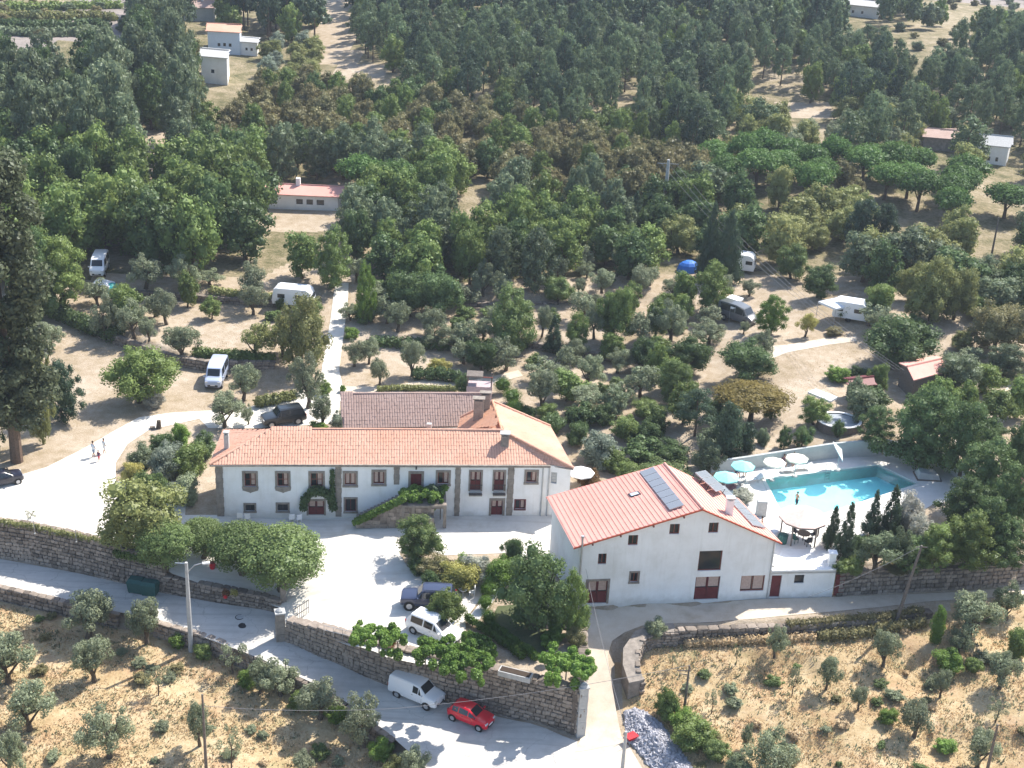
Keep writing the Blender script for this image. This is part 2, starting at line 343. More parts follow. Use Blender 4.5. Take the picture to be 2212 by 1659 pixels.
# ---------------------------------------------------------------- foliage
ICO = None
def ico():
    global ICO
    if ICO is None:
        bm = bmesh.new(); bmesh.ops.create_icosphere(bm, subdivisions=1, radius=1.0)
        ICO = (np.array([v.co[:] for v in bm.verts]), [tuple(v.index for v in f.verts) for f in bm.faces]); bm.free()
    return ICO
def cloud(blobs, n, leaf, seed, jit=.6, aspect=1.7, core=.74, up=.0, scale=(1, 1, 1), flat=0.0):
    """leaf-sized faces spread over a set of clumps (x, y, z, radius[, squash]); returns vertices, faces and a value per leaf"""
    g = np.random.default_rng(seed); B = np.array([(b+(1.0,))[:5] if len(b) == 4 else b for b in blobs], float)
    w = B[:, 3]**2; w /= w.sum(); idx = g.choice(len(B), int(n*1.7), p=w)
    d = g.normal(size=(len(idx), 3)); d /= np.linalg.norm(d, axis=1)[:, None]
    r = g.uniform(.72, 1.12, len(idx))
    sq = np.stack([np.ones(len(idx)), np.ones(len(idx)), B[idx, 4]], 1)
    p = B[idx, :3] + d*sq*(B[idx, 3]*r)[:, None]
    keep = np.ones(len(p), bool)
    for k in range(len(B)):
        q = (p-B[k, :3])/np.array([1, 1, B[k, 4]]); keep &= ~((q**2).sum(1) < (B[k, 3]*.66)**2)
    p, d, idx = p[keep][:n], d[keep][:n], idx[keep][:n]
    nn = d + g.normal(size=d.shape)*jit; nn[:, 2] += up; nn /= np.linalg.norm(nn, axis=1)[:, None]
    t = np.cross(nn, g.normal(size=nn.shape)); t /= np.linalg.norm(t, axis=1)[:, None]; b = np.cross(nn, t)
    s = leaf*g.uniform(.6, 1.4, len(p))[:, None]
    V = np.stack([p-t*s*aspect*.5, p-b*s*.5+nn*s*.15, p+t*s*aspect*.5, p+b*s*.5-nn*s*.1], 1).reshape(-1, 3)
    Fq = np.arange(len(V)).reshape(-1, 4)
    cl = g.normal(0, .16, len(B)); val = np.clip(.5+cl[idx]+g.normal(0, .2, len(p)), 0, 1)
    faces = [tuple(f) for f in Fq.tolist()]; vals = list(val)
    iv, fc = ico(); off = len(V); allv = [V]
    if core:
        for k in range(len(B)):
            rr = B[k, 3]*core*(1+g.normal(0, .1, len(iv)))
            allv.append(B[k, :3]+iv*rr[:, None]*np.array([1, 1, B[k, 4]])); faces += [tuple(off+i for i in f) for f in fc]; off += len(iv)
            vals += [float(np.clip(.42+cl[k], 0, 1))]*len(fc)
    return np.concatenate(allv)*np.array(scale), faces, vals
def foliage_mesh(name, blobs, n, leaf, seed, mat, **k):
    V, Fs, vals = cloud(blobs, n, leaf, seed, **k)
    me = mkmesh(name, V.tolist(), Fs, mat); a = me.attributes.new('leafrnd', 'FLOAT', 'FACE'); a.data.foreach_set('value', vals); return me
def ell_blobs(g, n, c, rx, rz, r, rad=(.6, 1.0), lower=-1.0):
    out = []
    for i in range(n):
        # spread directions evenly, then jitter
        z = 1-2*(i+.5)/n; z = max(z, lower); a = i*2.399963+g.uniform(-.4, .4); q = math.sqrt(max(0, 1-z*z)); k = g.uniform(*rad)
        out.append((c[0]+math.cos(a)*q*rx*k, c[1]+math.sin(a)*q*rx*k, c[2]+z*rz*k, g.uniform(*r)))
    return out
def tpl(shape, seed):
    """(clumps, leaf size factor, upward bias, trunk spec) for a plant one unit tall and one unit wide"""
    g = random.Random(seed*13+5)
    if shape == 'olive':
        b = ell_blobs(g, 26, (g.uniform(-.06, .06), g.uniform(-.06, .06), .60), .38, .31, (.06, .15), (.35, 1.15), -.85); lf, up = .036, .2; tr = (.045, .42, 5)
    elif shape == 'round':
        b = ell_blobs(g, 38, (g.uniform(-.05, .05), g.uniform(-.05, .05), .53), .37, .40, (.06, .16), (.5, 1.13), -.9)+[(0, 0, .5, .25), (g.uniform(-.15, .15), g.uniform(-.15, .15), .62, .2)]; lf, up = .036, .15; tr = (.032, .35, 4)
    elif shape == 'tall':
        b = [(math.cos(i*2.4)*q*k, math.sin(i*2.4)*q*k, .1+.84*i/43, g.uniform(.06, .14), .8) for i in range(44) for q, k in ((.40*math.sin(math.pi*(.14+.80*i/43))**.7, g.uniform(.45, 1.15)),)]+[(0, 0, .38, .25), (0, 0, .6, .2)]; lf, up = .034, .15; tr = (.03, .3, 3)
    elif shape == 'pine':
        b = []
        for i in range(36):
            t = i/35; R = .40*math.sin(math.pi*(.30+.62*t))**.8; a = i*2.4+g.uniform(-.5, .5); k = g.uniform(.35, 1.15)
            b.append((math.cos(a)*R*k, math.sin(a)*R*k, .30+t*.64, g.uniform(.07, .15), .6))
        lf, up = .03, .5; tr = (.022, .8, 0)
    elif shape == 'umbrella':
        b = []
        for i in range(24):
            a = i*2.4; k = math.sqrt((i+.5)/24)*.36; b.append((math.cos(a)*k, math.sin(a)*k, .80-1.3*k*k+g.uniform(-.05, .03), g.uniform(.13, .18), .95))
        b += [(0, 0, .6, .3, .7)]
        lf, up = .03, .5; tr = (.03, .66, 5)
    elif shape == 'column':
        b = [(g.uniform(-.12, .12), g.uniform(-.12, .12), .08+.86*i/15, .36*math.sin(math.pi*(.22+.72*i/15))**.7, .45) for i in range(16)]; lf, up = .05, .2; tr = (.05, .2, 0)
    elif shape == 'spire':
        b = []
        for i in range(26):
            t = i/25; R = .42*(1-t)+.03; a = i*2.4; b.append((math.cos(a)*R*g.uniform(.5, 1), math.sin(a)*R*g.uniform(.5, 1), .07+t*.87, (.2-.13*t)*g.uniform(.8, 1.1), .8))
        b.append((0, 0, .2, .3, .7)); lf, up = .035, .1; tr = (.04, .5, 0)
    elif shape == 'plane':
        b = []
        for i in range(40):
            a = i*2.4; k = math.sqrt((i+.5)/40); b.append((math.cos(a)*k*.41, math.sin(a)*k*.41, .62+.22*math.sqrt(max(0, 1-k*k))-.10*k, g.uniform(.11, .15), 1.1))
        b += [(math.cos(a*.9)*.28, math.sin(a*.9)*.28, .41, .17, 1.0) for a in range(7)]+[(0, 0, .55, .25, .9)]; lf, up = .026, .4; tr = (.05, .45, 5)
    elif shape == 'bush':
        b = ell_blobs(g, 30, (0, 0, .42), .36, .40, (.08, .19), (.45, 1.12), -.9)+[(0, 0, .35, .30)]; lf, up = .045, .25; tr = None
    elif shape == 'ball':
        b = [(0, 0, .48, .44, 1.0)]+ell_blobs(g, 10, (0, 0, .5), .2, .2, (.27, .3), (.9, 1)); lf, up = .03, .1; tr = None
    elif shape == 'sparse':
        b = ell_blobs(g, 9, (0, 0, .6), .36, .32, (.07, .12), (.5, 1.05), -.8); lf, up = .04, .2; tr = (.022, .75, 6)
    elif shape == 'giant':
        b = []
        for i in range(46):
            t = i/45; R = .38*math.sin(math.pi*(.16+.74*t))**.6; a = i*2.4+g.uniform(-.6, .6); k = g.uniform(.4, 1.25)
            b.append((math.cos(a)*R*k, math.sin(a)*R*k, .2+t*.76+g.uniform(-.02, .02), g.uniform(.07, .17), .4))
        lf, up = .02, .2; tr = (.055, .85, 0)
    return b, lf, up, tr
NLEAF = dict(olive=5600, round=8500, tall=8500, pine=6500, umbrella=7500, column=3600, spire=5600, plane=12000, bush=5200, ball=3200, sparse=1300, giant=9000)
LSZ = dict(olive=.55, round=.54, tall=.56, pine=.6, umbrella=.6, column=.62, spire=.62, plane=.7, bush=.6, ball=.65, sparse=.6, giant=.7)
TP = {}
def template(shape, var, lod):
    k = (shape, var, lod)
    if k in TP: return TP[k]
    b, lf, up, tr = tpl(shape, var+hash_(shape))
    n = NLEAF[shape]; lf = lf*LSZ[shape]; lf2 = lf
    if lod == 1: n = int(n*.34); lf2 = lf*1.6
    if lod == 2: n = int(n*.12); lf2 = lf*2.4
    core = {'sparse': 0, 'olive': .45, 'pine': .55}.get(shape, .66)
    if lod == 2: core = .8
    cm = foliage_mesh('crown', b, n, lf2, var*7+lod, M_soil, up=up, core=core, aspect=1.9 if shape == 'olive' else 1.5)
    tm = None
    if tr:
        g = random.Random(var+3); r, h, nb = tr; mb = MB()
        bend = [Vector((g.uniform(-.04, .04)*i, g.uniform(-.04, .04)*i, h*i/3)) for i in range(4)]
        if shape in ('pine', 'giant', 'column', 'spire', 'umbrella'): bend = [Vector((p.x*.3, p.y*.3, p.z)) for p in bend]
        bend[0].z = -.03
        mb.tube(bend, [r*1.35, r, r*.85, r*.6], 7)
        for i in range(nb):
            c = b[(i*3+1) % len(b)]; e = Vector(c[:3])*.9; e.z = c[2]
            s = bend[1+i % 2]*.999; mid = (s+e)/2+Vector((g.uniform(-.04, .04), g.uniform(-.04, .04), -.03))
            mb.tube([s, mid, e], [r*.6, r*.4, r*.18], 5)
        tm = mb.mesh('trunk', M_bark)
    TP[k] = (cm, tm); return TP[k]
def hash_(s): return sum(ord(c) for c in s)
L = {  # colours of leaves
 'olive': leafmat('olive_leaves', (0.195, 0.225, 0.135), (0.24, 0.26, 0.17)),
 'olivedark': leafmat('grey_green_leaves', (0.135, 0.17, 0.095), (0.175, 0.205, 0.12)),
 'green': leafmat('mid_green_leaves', (0.14, 0.195, 0.06), (0.175, 0.215, 0.065)),
 'bright': leafmat('bright_green_leaves', (0.14, 0.23, 0.05), (0.18, 0.25, 0.055)),
 'dark': leafmat('dark_green_leaves', (0.085, 0.13, 0.05), (0.11, 0.155, 0.06)),
 'deep': leafmat('deep_conifer_leaves', (0.055, 0.085, 0.052), (0.08, 0.11, 0.062)),
 'pine': leafmat('pine_needles', (0.12, 0.165, 0.085), (0.15, 0.19, 0.095)),
 'umbrella': leafmat('fresh_pine_needles', (0.085, 0.155, 0.04), (0.11, 0.18, 0.05)),
 'brown': leafmat('dusty_brown_green_leaves', (0.175, 0.17, 0.08), (0.23, 0.19, 0.095)),
 'willow': leafmat('yellow_green_leaves', (0.21, 0.23, 0.085), (0.25, 0.245, 0.1)),
 'plane': leafmat('plane_leaves', (0.125, 0.175, 0.062), (0.15, 0.19, 0.07)),
 'yellow': leafmat('yellow_leaves', (0.34, 0.33, 0.1), (0.36, 0.3, 0.11)),
 'euca': leafmat('eucalyptus_leaves', (0.085, 0.1, 0.055), (0.11, 0.115, 0.065)),
 'rust': leafmat('rusty_leaves', (.17, .12, .035), (.12, .12, .04)),
 'lime': leafmat('vine_leaves', (0.13, 0.22, 0.045), (0.17, 0.26, 0.055)),
 'box': leafmat('box_leaves', (0.07, 0.125, 0.02), (0.09, 0.15, 0.025)),
 'pale': leafmat('pale_silver_leaves', (.20, .24, .18), (.26, .29, .22)),
 'flowerw': leafmat('white_blossom_leaves', (.32, .33, .27), (.42, .38, .33)),
 'flowerp': leafmat('pink_blossom_leaves', (.36, .17, .19), (.42, .25, .24)),
 'redgreen': leafmat('reddish_leaves', (.16, .075, .03), (.10, .09, .03)),
 'straw': leafmat('dry_grass_blades', (0.48, 0.35, 0.2), (0.52, 0.41, 0.26), .15)}
PLANTED = []
CNAME = {'bush': 'foliage', 'ball': 'foliage'}
def plant(name, cat, label, u, vb, vt, w, shape='round', col='green', group=None, lod=0, var=None, zoff=0.0, base=None):
    p = base or P(u, vb); p = p+Vector((0, 0, zoff)); s = proj(p)[2]
    h = height_to(p, vt) ; W = w/s*1.1
    if shape not in ('bush', 'ball', 'giant', 'column', 'spire', 'pine'): h = h*.97
    h = max(h-W*.10, .4)
    if var is None: var = rng.randrange(5)
    cm, tm = template(shape, var, lod)
    t = thing(name, label, cat, p, rng.uniform(0, 6.28), group)
    wob = rng.uniform(.93, 1.07)
    wob = rng.uniform(.84, 1.19) if shape not in ('ball', 'plane') and w < 115 else 1+(wob-1)*.5
    c = put(CNAME.get(shape, 'crown'), cm, t, (0, 0, 0), None, (W*wob, W/wob, h))
    c.material_slots[0].link = 'OBJECT'; c.material_slots[0].material = L[col]
    if tm:
        q = max(W, h*.6); k = put('trunk', tm, t, (0, 0, 0), None, (W, W, h)); k.material_slots[0].link = 'OBJECT'
        k.material_slots[0].material = M_bark2 if col in ('pine', 'umbrella', 'euca', 'deep') else M_bark
    PLANTED.append((p.x, p.y, W/2)); return t
# ---------------------------------------------------------------- ground
def axis(lo, hi, step, far_lo, far_hi, grow=1.16):
    a = list(np.arange(lo, hi+1e-6, step)); s = step
    while a[-1] < far_hi: s *= grow; a.append(a[-1]+s)
    s = step
    while a[0] > far_lo: s *= grow; a.insert(0, a[0]-s)
    return np.array(a)
gx = axis(-56, 70, .55, -2600, 2600); gy = axis(72, 196, .55, -60, 4200)
GX, GY = np.meshgrid(gx, gy)
GZ = np.concatenate([hz(GX[i:i+20], GY[i:i+20]) for i in range(0, len(gy), 20)])
lo_ = GZ.copy(); hi_ = GZ.copy()
for a in (-1, 0, 1):
    for b in (-1, 0, 1):
        s_ = np.roll(np.roll(GZ, a, 0), b, 1); lo_ = np.minimum(lo_, s_); hi_ = np.maximum(hi_, s_)
nearm = (GX > -56) & (GX < 70) & (GY > 73) & (GY < 195)
GZ = np.where(nearm & (hi_-lo_ > .45), lo_, GZ)          # steps in the ground hide under the walls that hold them
# the ground stays just below the sheets that lie on it
SHEETS = {}
def px2w(pts, fn=None): return np.array([P(*p[:2], fn)[:2] for p in pts])
COURT = px2w([(-500,1100),(0,1128),(150,1158),(340,1192),(352,1225),(372,1240),(467,1270),(568,1300),(604,1314),(603,1372),(640,1352),(709,1380),(754,1395),(835,1420),(905,1435),
   (1010,1440),(1005,1340),(1040,1290),(1045,1250),(950,1262),(880,1225),(862,1195),(900,1180),(960,1200),(1100,1195),(1180,1215),(1262,1318),(1250,1250),(1190,1113),(480,1113),(430,1113),(400,1113),(405,1040),(250,1040),(250,1000),(275,960),(320,930),(430,905),(450,925),(560,925),(640,920),(730,915),(735,862),(742,845),(700,838),(640,848),(560,872),(520,885),(440,888),(370,892),(300,902),(240,935),(170,975),(100,1010),(0,1040),(-500,1060)], hzU)
SHEETS['gravel_yard'] = (COURT, M_gravel, .03, hzU)
SHEETS['pool_deck'] = (PT[:, :2], M_paving, .0)
LANE = px2w([(1264,1420),(1266,1345),(1242,1311),(1400,1304),(1660,1294),(1800,1290),(1910,1286),(2060,1280),(2300,1262),(2300,1284),(2100,1293),(2000,1300),(1900,1312),(1750,1326),(1621,1338),(1467,1346),(1387,1352),(1350,1366),(1322,1385),(1312,1419),(1318,1456),(1330,1530),(1342,1590),(1400,1680),(1340,1740),(1240,1700),(1225,1640),(1252,1602),(1263,1540),(1265,1480)], hzL)
SHEETS['lane'] = (LANE, M_path, .03, hzL)
ROAD = px2w([(-500,1130),(0,1208),(173,1240),(352,1282),(467,1303),(568,1318),(602,1326),(602,1374),(709,1426),(839,1483),(1074,1549),(1248,1603),(1238,1640),(1260,1690),(1360,1780),(1350,1930),(1060,1930),(945,1685),(900,1640),(839,1585),(729,1505),(638,1459),(548,1418),(368,1351),(124,1292),(0,1263),(-500,1175)], hzL)
SHEETS['road'] = (ROAD, M_road, .045, hzL)
SHEETS['campsite_track'] = (px2w([(745,835),(850,835),(930,818),(1000,826),(1120,800),(1130,812),(1010,842),(930,832),(850,852),(745,852)]), M_path, .03)
SHEETS['campsite_road'] = (px2w([(735,868),(742,845),(733,800),(736,770),(743,720),(748,680),(752,640),(753,612),(726,612),(720,640),(714,690),(706,740),(698,780),(692,820),(680,868)]), M_gravel, .06)
SHEETS['meadow_track'] = (px2w([(1640,752),(1700,745),(1780,731),(1850,726),(1850,737),(1790,745),(1700,762),(1650,785)]), M_path, .03)
SHEETS['lawn'] = (px2w([(1050,1360),(1075,1310),(1180,1300),(1180,1418),(1140,1415)]), M_lawn, .03)
SHEETS['garden_path'] = (px2w([(1008,1338),(1075,1262),(1090,1268),(1035,1340)]), M_paving, .05)
SHEETS['side_lane'] = (px2w([(2040,1000),(2105,880),(2212,810),(2300,790),(2300,850),(2212,870),(2150,930),(2120,985)]), M_path, .03)
sink = np.zeros(GX.shape)
def shrink_mask(poly, d):
    r = inpoly(GX, GY, poly)
    for dx, dy in ((d, 0), (-d, 0), (0, d), (0, -d)): r &= inpoly(GX+dx, GY+dy, poly)
    return r
for k, (poly, mt, off, *_) in SHEETS.items(): sink[shrink_mask(poly, .5)] = .18 if k != 'pool_deck' else 2.3
sink[inpoly(GX, GY, POOL)] = 2.2
GZs = GZ-sink
nx, ny = len(gx), len(gy)
V = np.stack([GX.ravel(), GY.ravel(), GZs.ravel()], 1)
I = np.arange(nx*ny).reshape(ny, nx)
Q = np.stack([I[:-1, :-1].ravel(), I[:-1, 1:].ravel(), I[1:, 1:].ravel(), I[1:, :-1].ravel()], 1)
cx = V[Q].mean(1)
fieldm = inpoly(cx[:, 0], cx[:, 1], SOUTH) & ~inpoly(cx[:, 0], cx[:, 1], LP)
TOPT = px2w([(-300,0),(285,0),(290,60),(330,90),(-300,140)])
far = inpoly(cx[:, 0], cx[:, 1], TOPT)
me = bpy.data.meshes.new('ground'); me.from_pydata(V.tolist(), [], Q.tolist())
me.materials.append(M_soil); me.materials.append(M_field); me.materials.append(M_scrub); me.materials.append(M_far)
FORW = px2w([(-400,590),(560,600),(640,560),(760,550),(1000,610),(1500,590),(1900,600),(2600,640),(2800,-110),(-600,-110)])
CLR0 = [px2w(c) for c in ([(690,0),(760,0),(765,110),(800,140),(880,175),(840,185),(700,150),(680,90)], [(300,285),(390,285),(360,400),(295,395)], [(545,400),(760,400),(770,500),(545,500)], [(700,440),(760,430),(800,600),(700,625)], [(1660,205),(1800,235),(1810,265),(1690,255)])]
for_ = inpoly(cx[:, 0], cx[:, 1], FORW)
for c_ in CLR0: for_ &= ~inpoly(cx[:, 0], cx[:, 1], c_)
far2 = (cx[:, 1] > 400) | far
me.polygons.foreach_set('material_index', np.where(fieldm, 1, np.where(far2, 3, np.where(for_, 2, 0))).astype(np.int32)); me.polygons.foreach_set('use_smooth', np.ones(len(Q), bool)); me.update()
tag(put('ground', me), kind='structure')
def sheet(name, poly, mt, off, step=1.3, zf=None, fn=hz):
    g = []; x0, y0 = poly.min(0)[:2]; x1, y1 = poly.max(0)[:2]
    xs, ys = np.meshgrid(np.arange(x0, x1, step), np.arange(y0, y1, step)); xs = xs.ravel(); ys = ys.ravel()
    k = inpoly(xs, ys, poly); xs, ys = xs[k], ys[k]
    ring = []
    n = len(poly)
    for i in range(n):
        a, b = poly[i][:2], poly[(i+1) % n][:2]; m_ = max(1, int(np.hypot(*(b-a))/step))
        for j in range(m_): ring.append(tuple(a+(b-a)*j/m_))
    nb = len(ring)
    pts = [Vector(p) for p in ring]+[Vector((x, y)) for x, y in zip(xs, ys)]
    v, e, f, *_ = delaunay_2d_cdt(pts, [(i, (i+1) % nb) for i in range(nb)], [list(range(nb))], 1, 1e-4)
    a = np.array([q[:] for q in v]); z = fn(a[:, 0], a[:, 1]) if zf is None else np.full(len(a), zf)
    m_ = mkmesh(name, np.column_stack([a, z+off]).tolist(), [tuple(q) for q in f], mt, None, True)
    fix = bmesh.new(); fix.from_mesh(m_)
    for q in fix.faces:
        if q.normal.z < 0: q.normal_flip()
    fix.to_mesh(m_); fix.free()
    return tag(put(name, m_), kind='structure')
for k, (poly, mt, off, *fn) in SHEETS.items():
    if k == 'pool_deck': continue
    sheet(k, poly, mt, off, fn=fn[0] if fn else hz)
# pool deck: a slab with the basin left open
def ring_slab(name, outer, hole, z, mt, th=.35):
    n1, n2 = len(outer), len(hole); pts = [Vector(p[:2]) for p in outer]+[Vector(p[:2]) for p in hole]
    ed = [(i, (i+1) % n1) for i in range(n1)]+[(n1+i, n1+(i+1) % n2) for i in range(n2)]
    v, e, f, *_ = delaunay_2d_cdt(pts, ed, [], 0, 1e-4)
    mb = MB()
    for t in f:
        c = sum((v[i] for i in t), Vector((0, 0)))/len(t); X = np.array([c.x]); Y = np.array([c.y])
        if inpoly(X, Y, outer)[0] and not inpoly(X, Y, hole)[0]: 
            q = [Vector((v[i].x, v[i].y, z)) for i in t]
            if (q[1]-q[0]).cross(q[2]-q[0]).z < 0: q = q[::-1]
            mb.poly(q)
    for loop in (outer, hole):
        n = len(loop)
        for i in range(n):
            a, b = loop[i], loop[(i+1) % n]; mb.poly([(a[0], a[1], z-th), (b[0], b[1], z-th), (b[0], b[1], z), (a[0], a[1], z)])
    return tag(put(name, mb.mesh(name, mt)), kind='structure')
ring_slab('pool_deck', PT, POOL, 2.63, M_paving, 2.6)

# ---------------------------------------------------------------- swimming pool
M_liner = simple('aqua_liner', (.60, .94, 1.0), .6, var=.06, scale=.8)
M_coping = simple('pool_coping', (.62, .64, .60), .8, var=.1)
mt, nt, out = newmat('pool_water')
b1 = nt.nodes.new('ShaderNodeBsdfTransparent'); b1.inputs[0].default_value = (.72, .975, 1, 1)
g1 = nt.nodes.new('ShaderNodeBsdfGlossy'); g1.inputs['Roughness'].default_value = .06
fr = nt.nodes.new('ShaderNodeFresnel'); fr.inputs[0].default_value = 1.33
bp = nt.nodes.new('ShaderNodeBump'); bp.inputs['Strength'].default_value = .12; bp.inputs['Distance'].default_value = .1
nt.links.new(nnoise(nt, geo(nt), 1.6, 3, .5), bp.inputs['Height'])
for n_ in (g1, fr): nt.links.new(bp.outputs[0], n_.inputs['Normal'])
mx = nt.nodes.new('ShaderNodeMixShader'); nt.links.new(fr.outputs[0], mx.inputs[0]); nt.links.new(b1.outputs[0], mx.inputs[1]); nt.links.new(g1.outputs[0], mx.inputs[2]); nt.links.new(mx.outputs[0], out.inputs[0])
M_water = mt
pool = thing('swimming_pool', 'large turquoise swimming pool set in the pale paved terrace', 'swimming pool', (float(POOL[:, 0].mean()), float(POOL[:, 1].mean()), 2.6))
pc = POOL[:, :2].mean(0)
mb = MB(); q = [Vector((*p[:2], 0)) for p in POOL]
bot = [Vector((p.x, p.y, 1.35)) for p in q]; top = [Vector((p.x, p.y, 2.625)) for p in q]
mb.poly(bot); [mb.poly([bot[i], bot[(i+1) % 5], top[(i+1) % 5], top[i]]) for i in range(5)]
mb.build('basin', M_liner, pool)
mb = MB(); mb.poly([Vector((p.x, p.y, 2.45)) for p in q[::-1]]); mb.build('water_surface', M_water, pool)
for i in range(5):
    a, b = q[i], q[(i+1) % 5]; n = int((b-a).length/1.0); d = (b-a)/n
    o2 = Vector((pc[0], pc[1], 0)); nrm = Vector((d.y, -d.x, 0)).normalized()
    if (a-o2).dot(nrm) < 0: nrm = -nrm
    for j in range(n):
        c = a+d*(j+.5)+nrm*.16; mb = MB(); mb.box((c.x, c.y, 2.62), (d.length*.985, .36, .05), math.atan2(d.y, d.x)); mb.build('coping_stone', M_coping, pool)
# ladder
lp = Vector((*(POOL[1][:2]*.55+POOL[0][:2]*.45), 2.62)); dd = Vector((*(POOL[1][:2]-POOL[0][:2]), 0)).normalized()
t = thing('pool_ladder', 'small steel pool ladder on the far edge of the swimming pool', 'ladder', lp)
for s in (-.25, .25):
    a = lp+dd*s; mb = MB(); mb.tube([a+Vector((0, .35, 0)), a+Vector((0, .35, .7)), a+Vector((0, .1, .85)), a+Vector((0, -.1, .6)), a+Vector((0, -.1, -.9))], .025); mb.build('rail', M_metal, t)
for k in range(3):
    mb = MB(); mb.box(lp+Vector((0, -.1, -.25-k*.28)), (.5, .1, .03), math.atan2(dd.y, dd.x)); mb.build('rung', M_metal, t)

# ---------------------------------------------------------------- stone walls
STONES = []
for k in range(8):
    g = random.Random(k); bm = bmesh.new(); bmesh.ops.create_cube(bm, size=1.0)
    bmesh.ops.bevel(bm, geom=list(bm.edges), offset=.13, segments=1, affect='EDGES')
    for v in bm.verts: v.co += Vector((g.uniform(-.05, .05), g.uniform(-.06, .06), g.uniform(-.06, .06)))
    me = bpy.data.meshes.new('stone'); bm.to_mesh(me); bm.free(); me.materials.append(M_stones); STONES.append(me)
def course_path(path):
    L_ = [0.0]
    for a, b in zip(path, path[1:]): L_.append(L_[-1]+(Vector(b[:2])-Vector(a[:2])).length)
    return L_
def stone_wall(name, label, path, thick=.7, course=.42, sw=(.3, .75), seed=1, limit=300, cap=True, face=-1, cat='stone wall', stones=True, corem=None):
    """path: (x, y, base z, top z) along the visible face; the body lies on the side away from the face"""
    g = random.Random(seed); c0 = Vector(path[0][:3]); t = thing(name, label, cat, c0)
    Ls = course_path(path); tot = Ls[-1]
    def at(s):
        s = min(max(s, 0), tot-1e-4); i = max(k for k in range(len(Ls)-1) if Ls[k] <= s+1e-9); f = (s-Ls[i])/max(Ls[i+1]-Ls[i], 1e-6)
        a, b = path[i], path[i+1]; d = (Vector(b[:2])-Vector(a[:2])).normalized()
        return [a[j]+(b[j]-a[j])*f for j in range(4)], d
    mb = MB(); n = max(2, int(tot/1.2)); st = [at(tot*i/n) for i in range(n+1)]
    for (a, da), (b, db) in zip(st, st[1:]):
        na = Vector((-da.y, da.x))*(-face); nb = Vector((-db.y, db.x))*(-face)
        A = [(a[0]+na.x*.08, a[1]+na.y*.08), (b[0]+nb.x*.08, b[1]+nb.y*.08), (b[0]+nb.x*thick, b[1]+nb.y*thick), (a[0]+na.x*thick, a[1]+na.y*thick)]
        zb, zt = (a[2]-.5, b[2]-.5, b[2]-.5, a[2]-.5), (a[3], b[3], b[3], a[3])
        k = [Vector((*p, z)) for p, z in zip(A, zb)]; kk = [Vector((*p, z)) for p, z in zip(A, zt)]
        if face > 0: k = k[::-1]; kk = kk[::-1]
        mb.hexa(k, kk)
    mb.build('wall_core', corem or M_mortar, t)
    if not stones: return t
    recs = []
    zmin = min(p[2] for p in path); zmax = max(p[3] for p in path); z = zmin-.1
    while z < zmax:
        ch = course*g.uniform(.8, 1.25); s = g.uniform(-.4, 0)
        while s < tot:
            w = g.uniform(*sw); q, d = at(s+w/2)
            if z+ch*.75 > q[2]-.15 and z+ch*.55 < q[3]:
                hh = min(ch, q[3]+.06-z); recs.append((q[0], q[1], z+hh/2, d, w, hh))
            s += w
        z += ch
    if cap:
        s = 0
        while s < tot:
            w = g.uniform(.5, 1.1); q, d = at(s+w/2); nrm = Vector((-d.y, d.x))*(-face)
            recs.append((q[0]+nrm.x*thick*.5, q[1]+nrm.y*thick*.5, q[3]+.03, d, w, .2, thick)); s += w
    recs.sort(key=lambda r: -proj(Vector(r[:3]))[2]*(1 if 0 < proj(Vector(r[:3]))[0] < 2212 and proj(Vector(r[:3]))[1] < 1659 else .01))
    rest = MB()
    for i, r in enumerate(recs):
        dep = .42 if len(r) == 6 else r[6]+.08
        d = r[3]; nrm = Vector((-d.y, d.x))*(-face); off = (dep/2-.04-g.uniform(0, .05)) if len(r) == 6 else 0
        loc = Vector((r[0]+nrm.x*off, r[1]+nrm.y*off, r[2]))
        mt_ = Matrix.LocRotScale(loc, Matrix.Rotation(math.atan2(d.y, d.x)+g.uniform(-.06, .06), 3, 'Z') @ Matrix.Rotation(g.uniform(-.09, .09), 3, 'Y'), Vector((r[4]*g.uniform(.86, .99), dep, r[5]*g.uniform(.82, .98))))
        me = STONES[g.randrange(8)]
        if i < limit:
            o = put('stone', me, t); o.matrix_local = Matrix.Translation(-c0) @ mt_
        else:
            b0 = len(rest.v); rest.v += [mt_ @ v.co for v in me.vertices]; rest.f += [tuple(b0+k for k in p.vertices) for p in me.polygons]; rest.m += [0]*len(me.polygons)
    if rest.v: rest.build('stones', M_stones, t, kind='stuff')
    return t
def wpath(pts):
    """(u, v) foot of the wall in the picture, its z, top z"""
    return [(*P3(u, v, zb)[:2], zb, zt) for u, v, zb, zt in pts]
stone_wall('stone_wall', 'long tall dark retaining wall below the white gravel parking yard, left of the green bins', wpath([(-240,1168,-3.4,.25),(0,1206,-3.4,.25),(66,1215,-3.4,.25),(173,1238,-3.4,.25),(259,1259,-3.3,.2),(352,1280,-3.3,.15)]), .9, .34, seed=2)
stone_wall('stone_wall', 'low stone wall under the plane trees between the bins and the gate', wpath([(353,1281,-3.3,-1.7),(467,1301,-3.2,-1.75),(568,1316,-3.0,-1.8),(600,1322,-2.9,-1.9)]), .6, .32, seed=3)
stone_wall('stone_wall', 'tall stone wall beside the parked white van and red car', wpath([(618,1385,-2.9,-1.0),(709,1424,-3.1,-.35),(839,1481,-3.5,.1),(960,1515,-3.7,.2),(1074,1547,-3.9,.25),(1250,1600,-4.2,.3)]), .8, .36, seed=4)
stone_wall('stone_wall', 'overgrown side wall of the garden running up beside the sandy lane', wpath([(1250,1600,-4.2,.3),(1262,1540,-3.3,.35),(1264,1480,-2.3,.4),(1266,1400,-.9,.5),(1264,1345,-.1,.7)]), .7, .42, seed=5, limit=160)
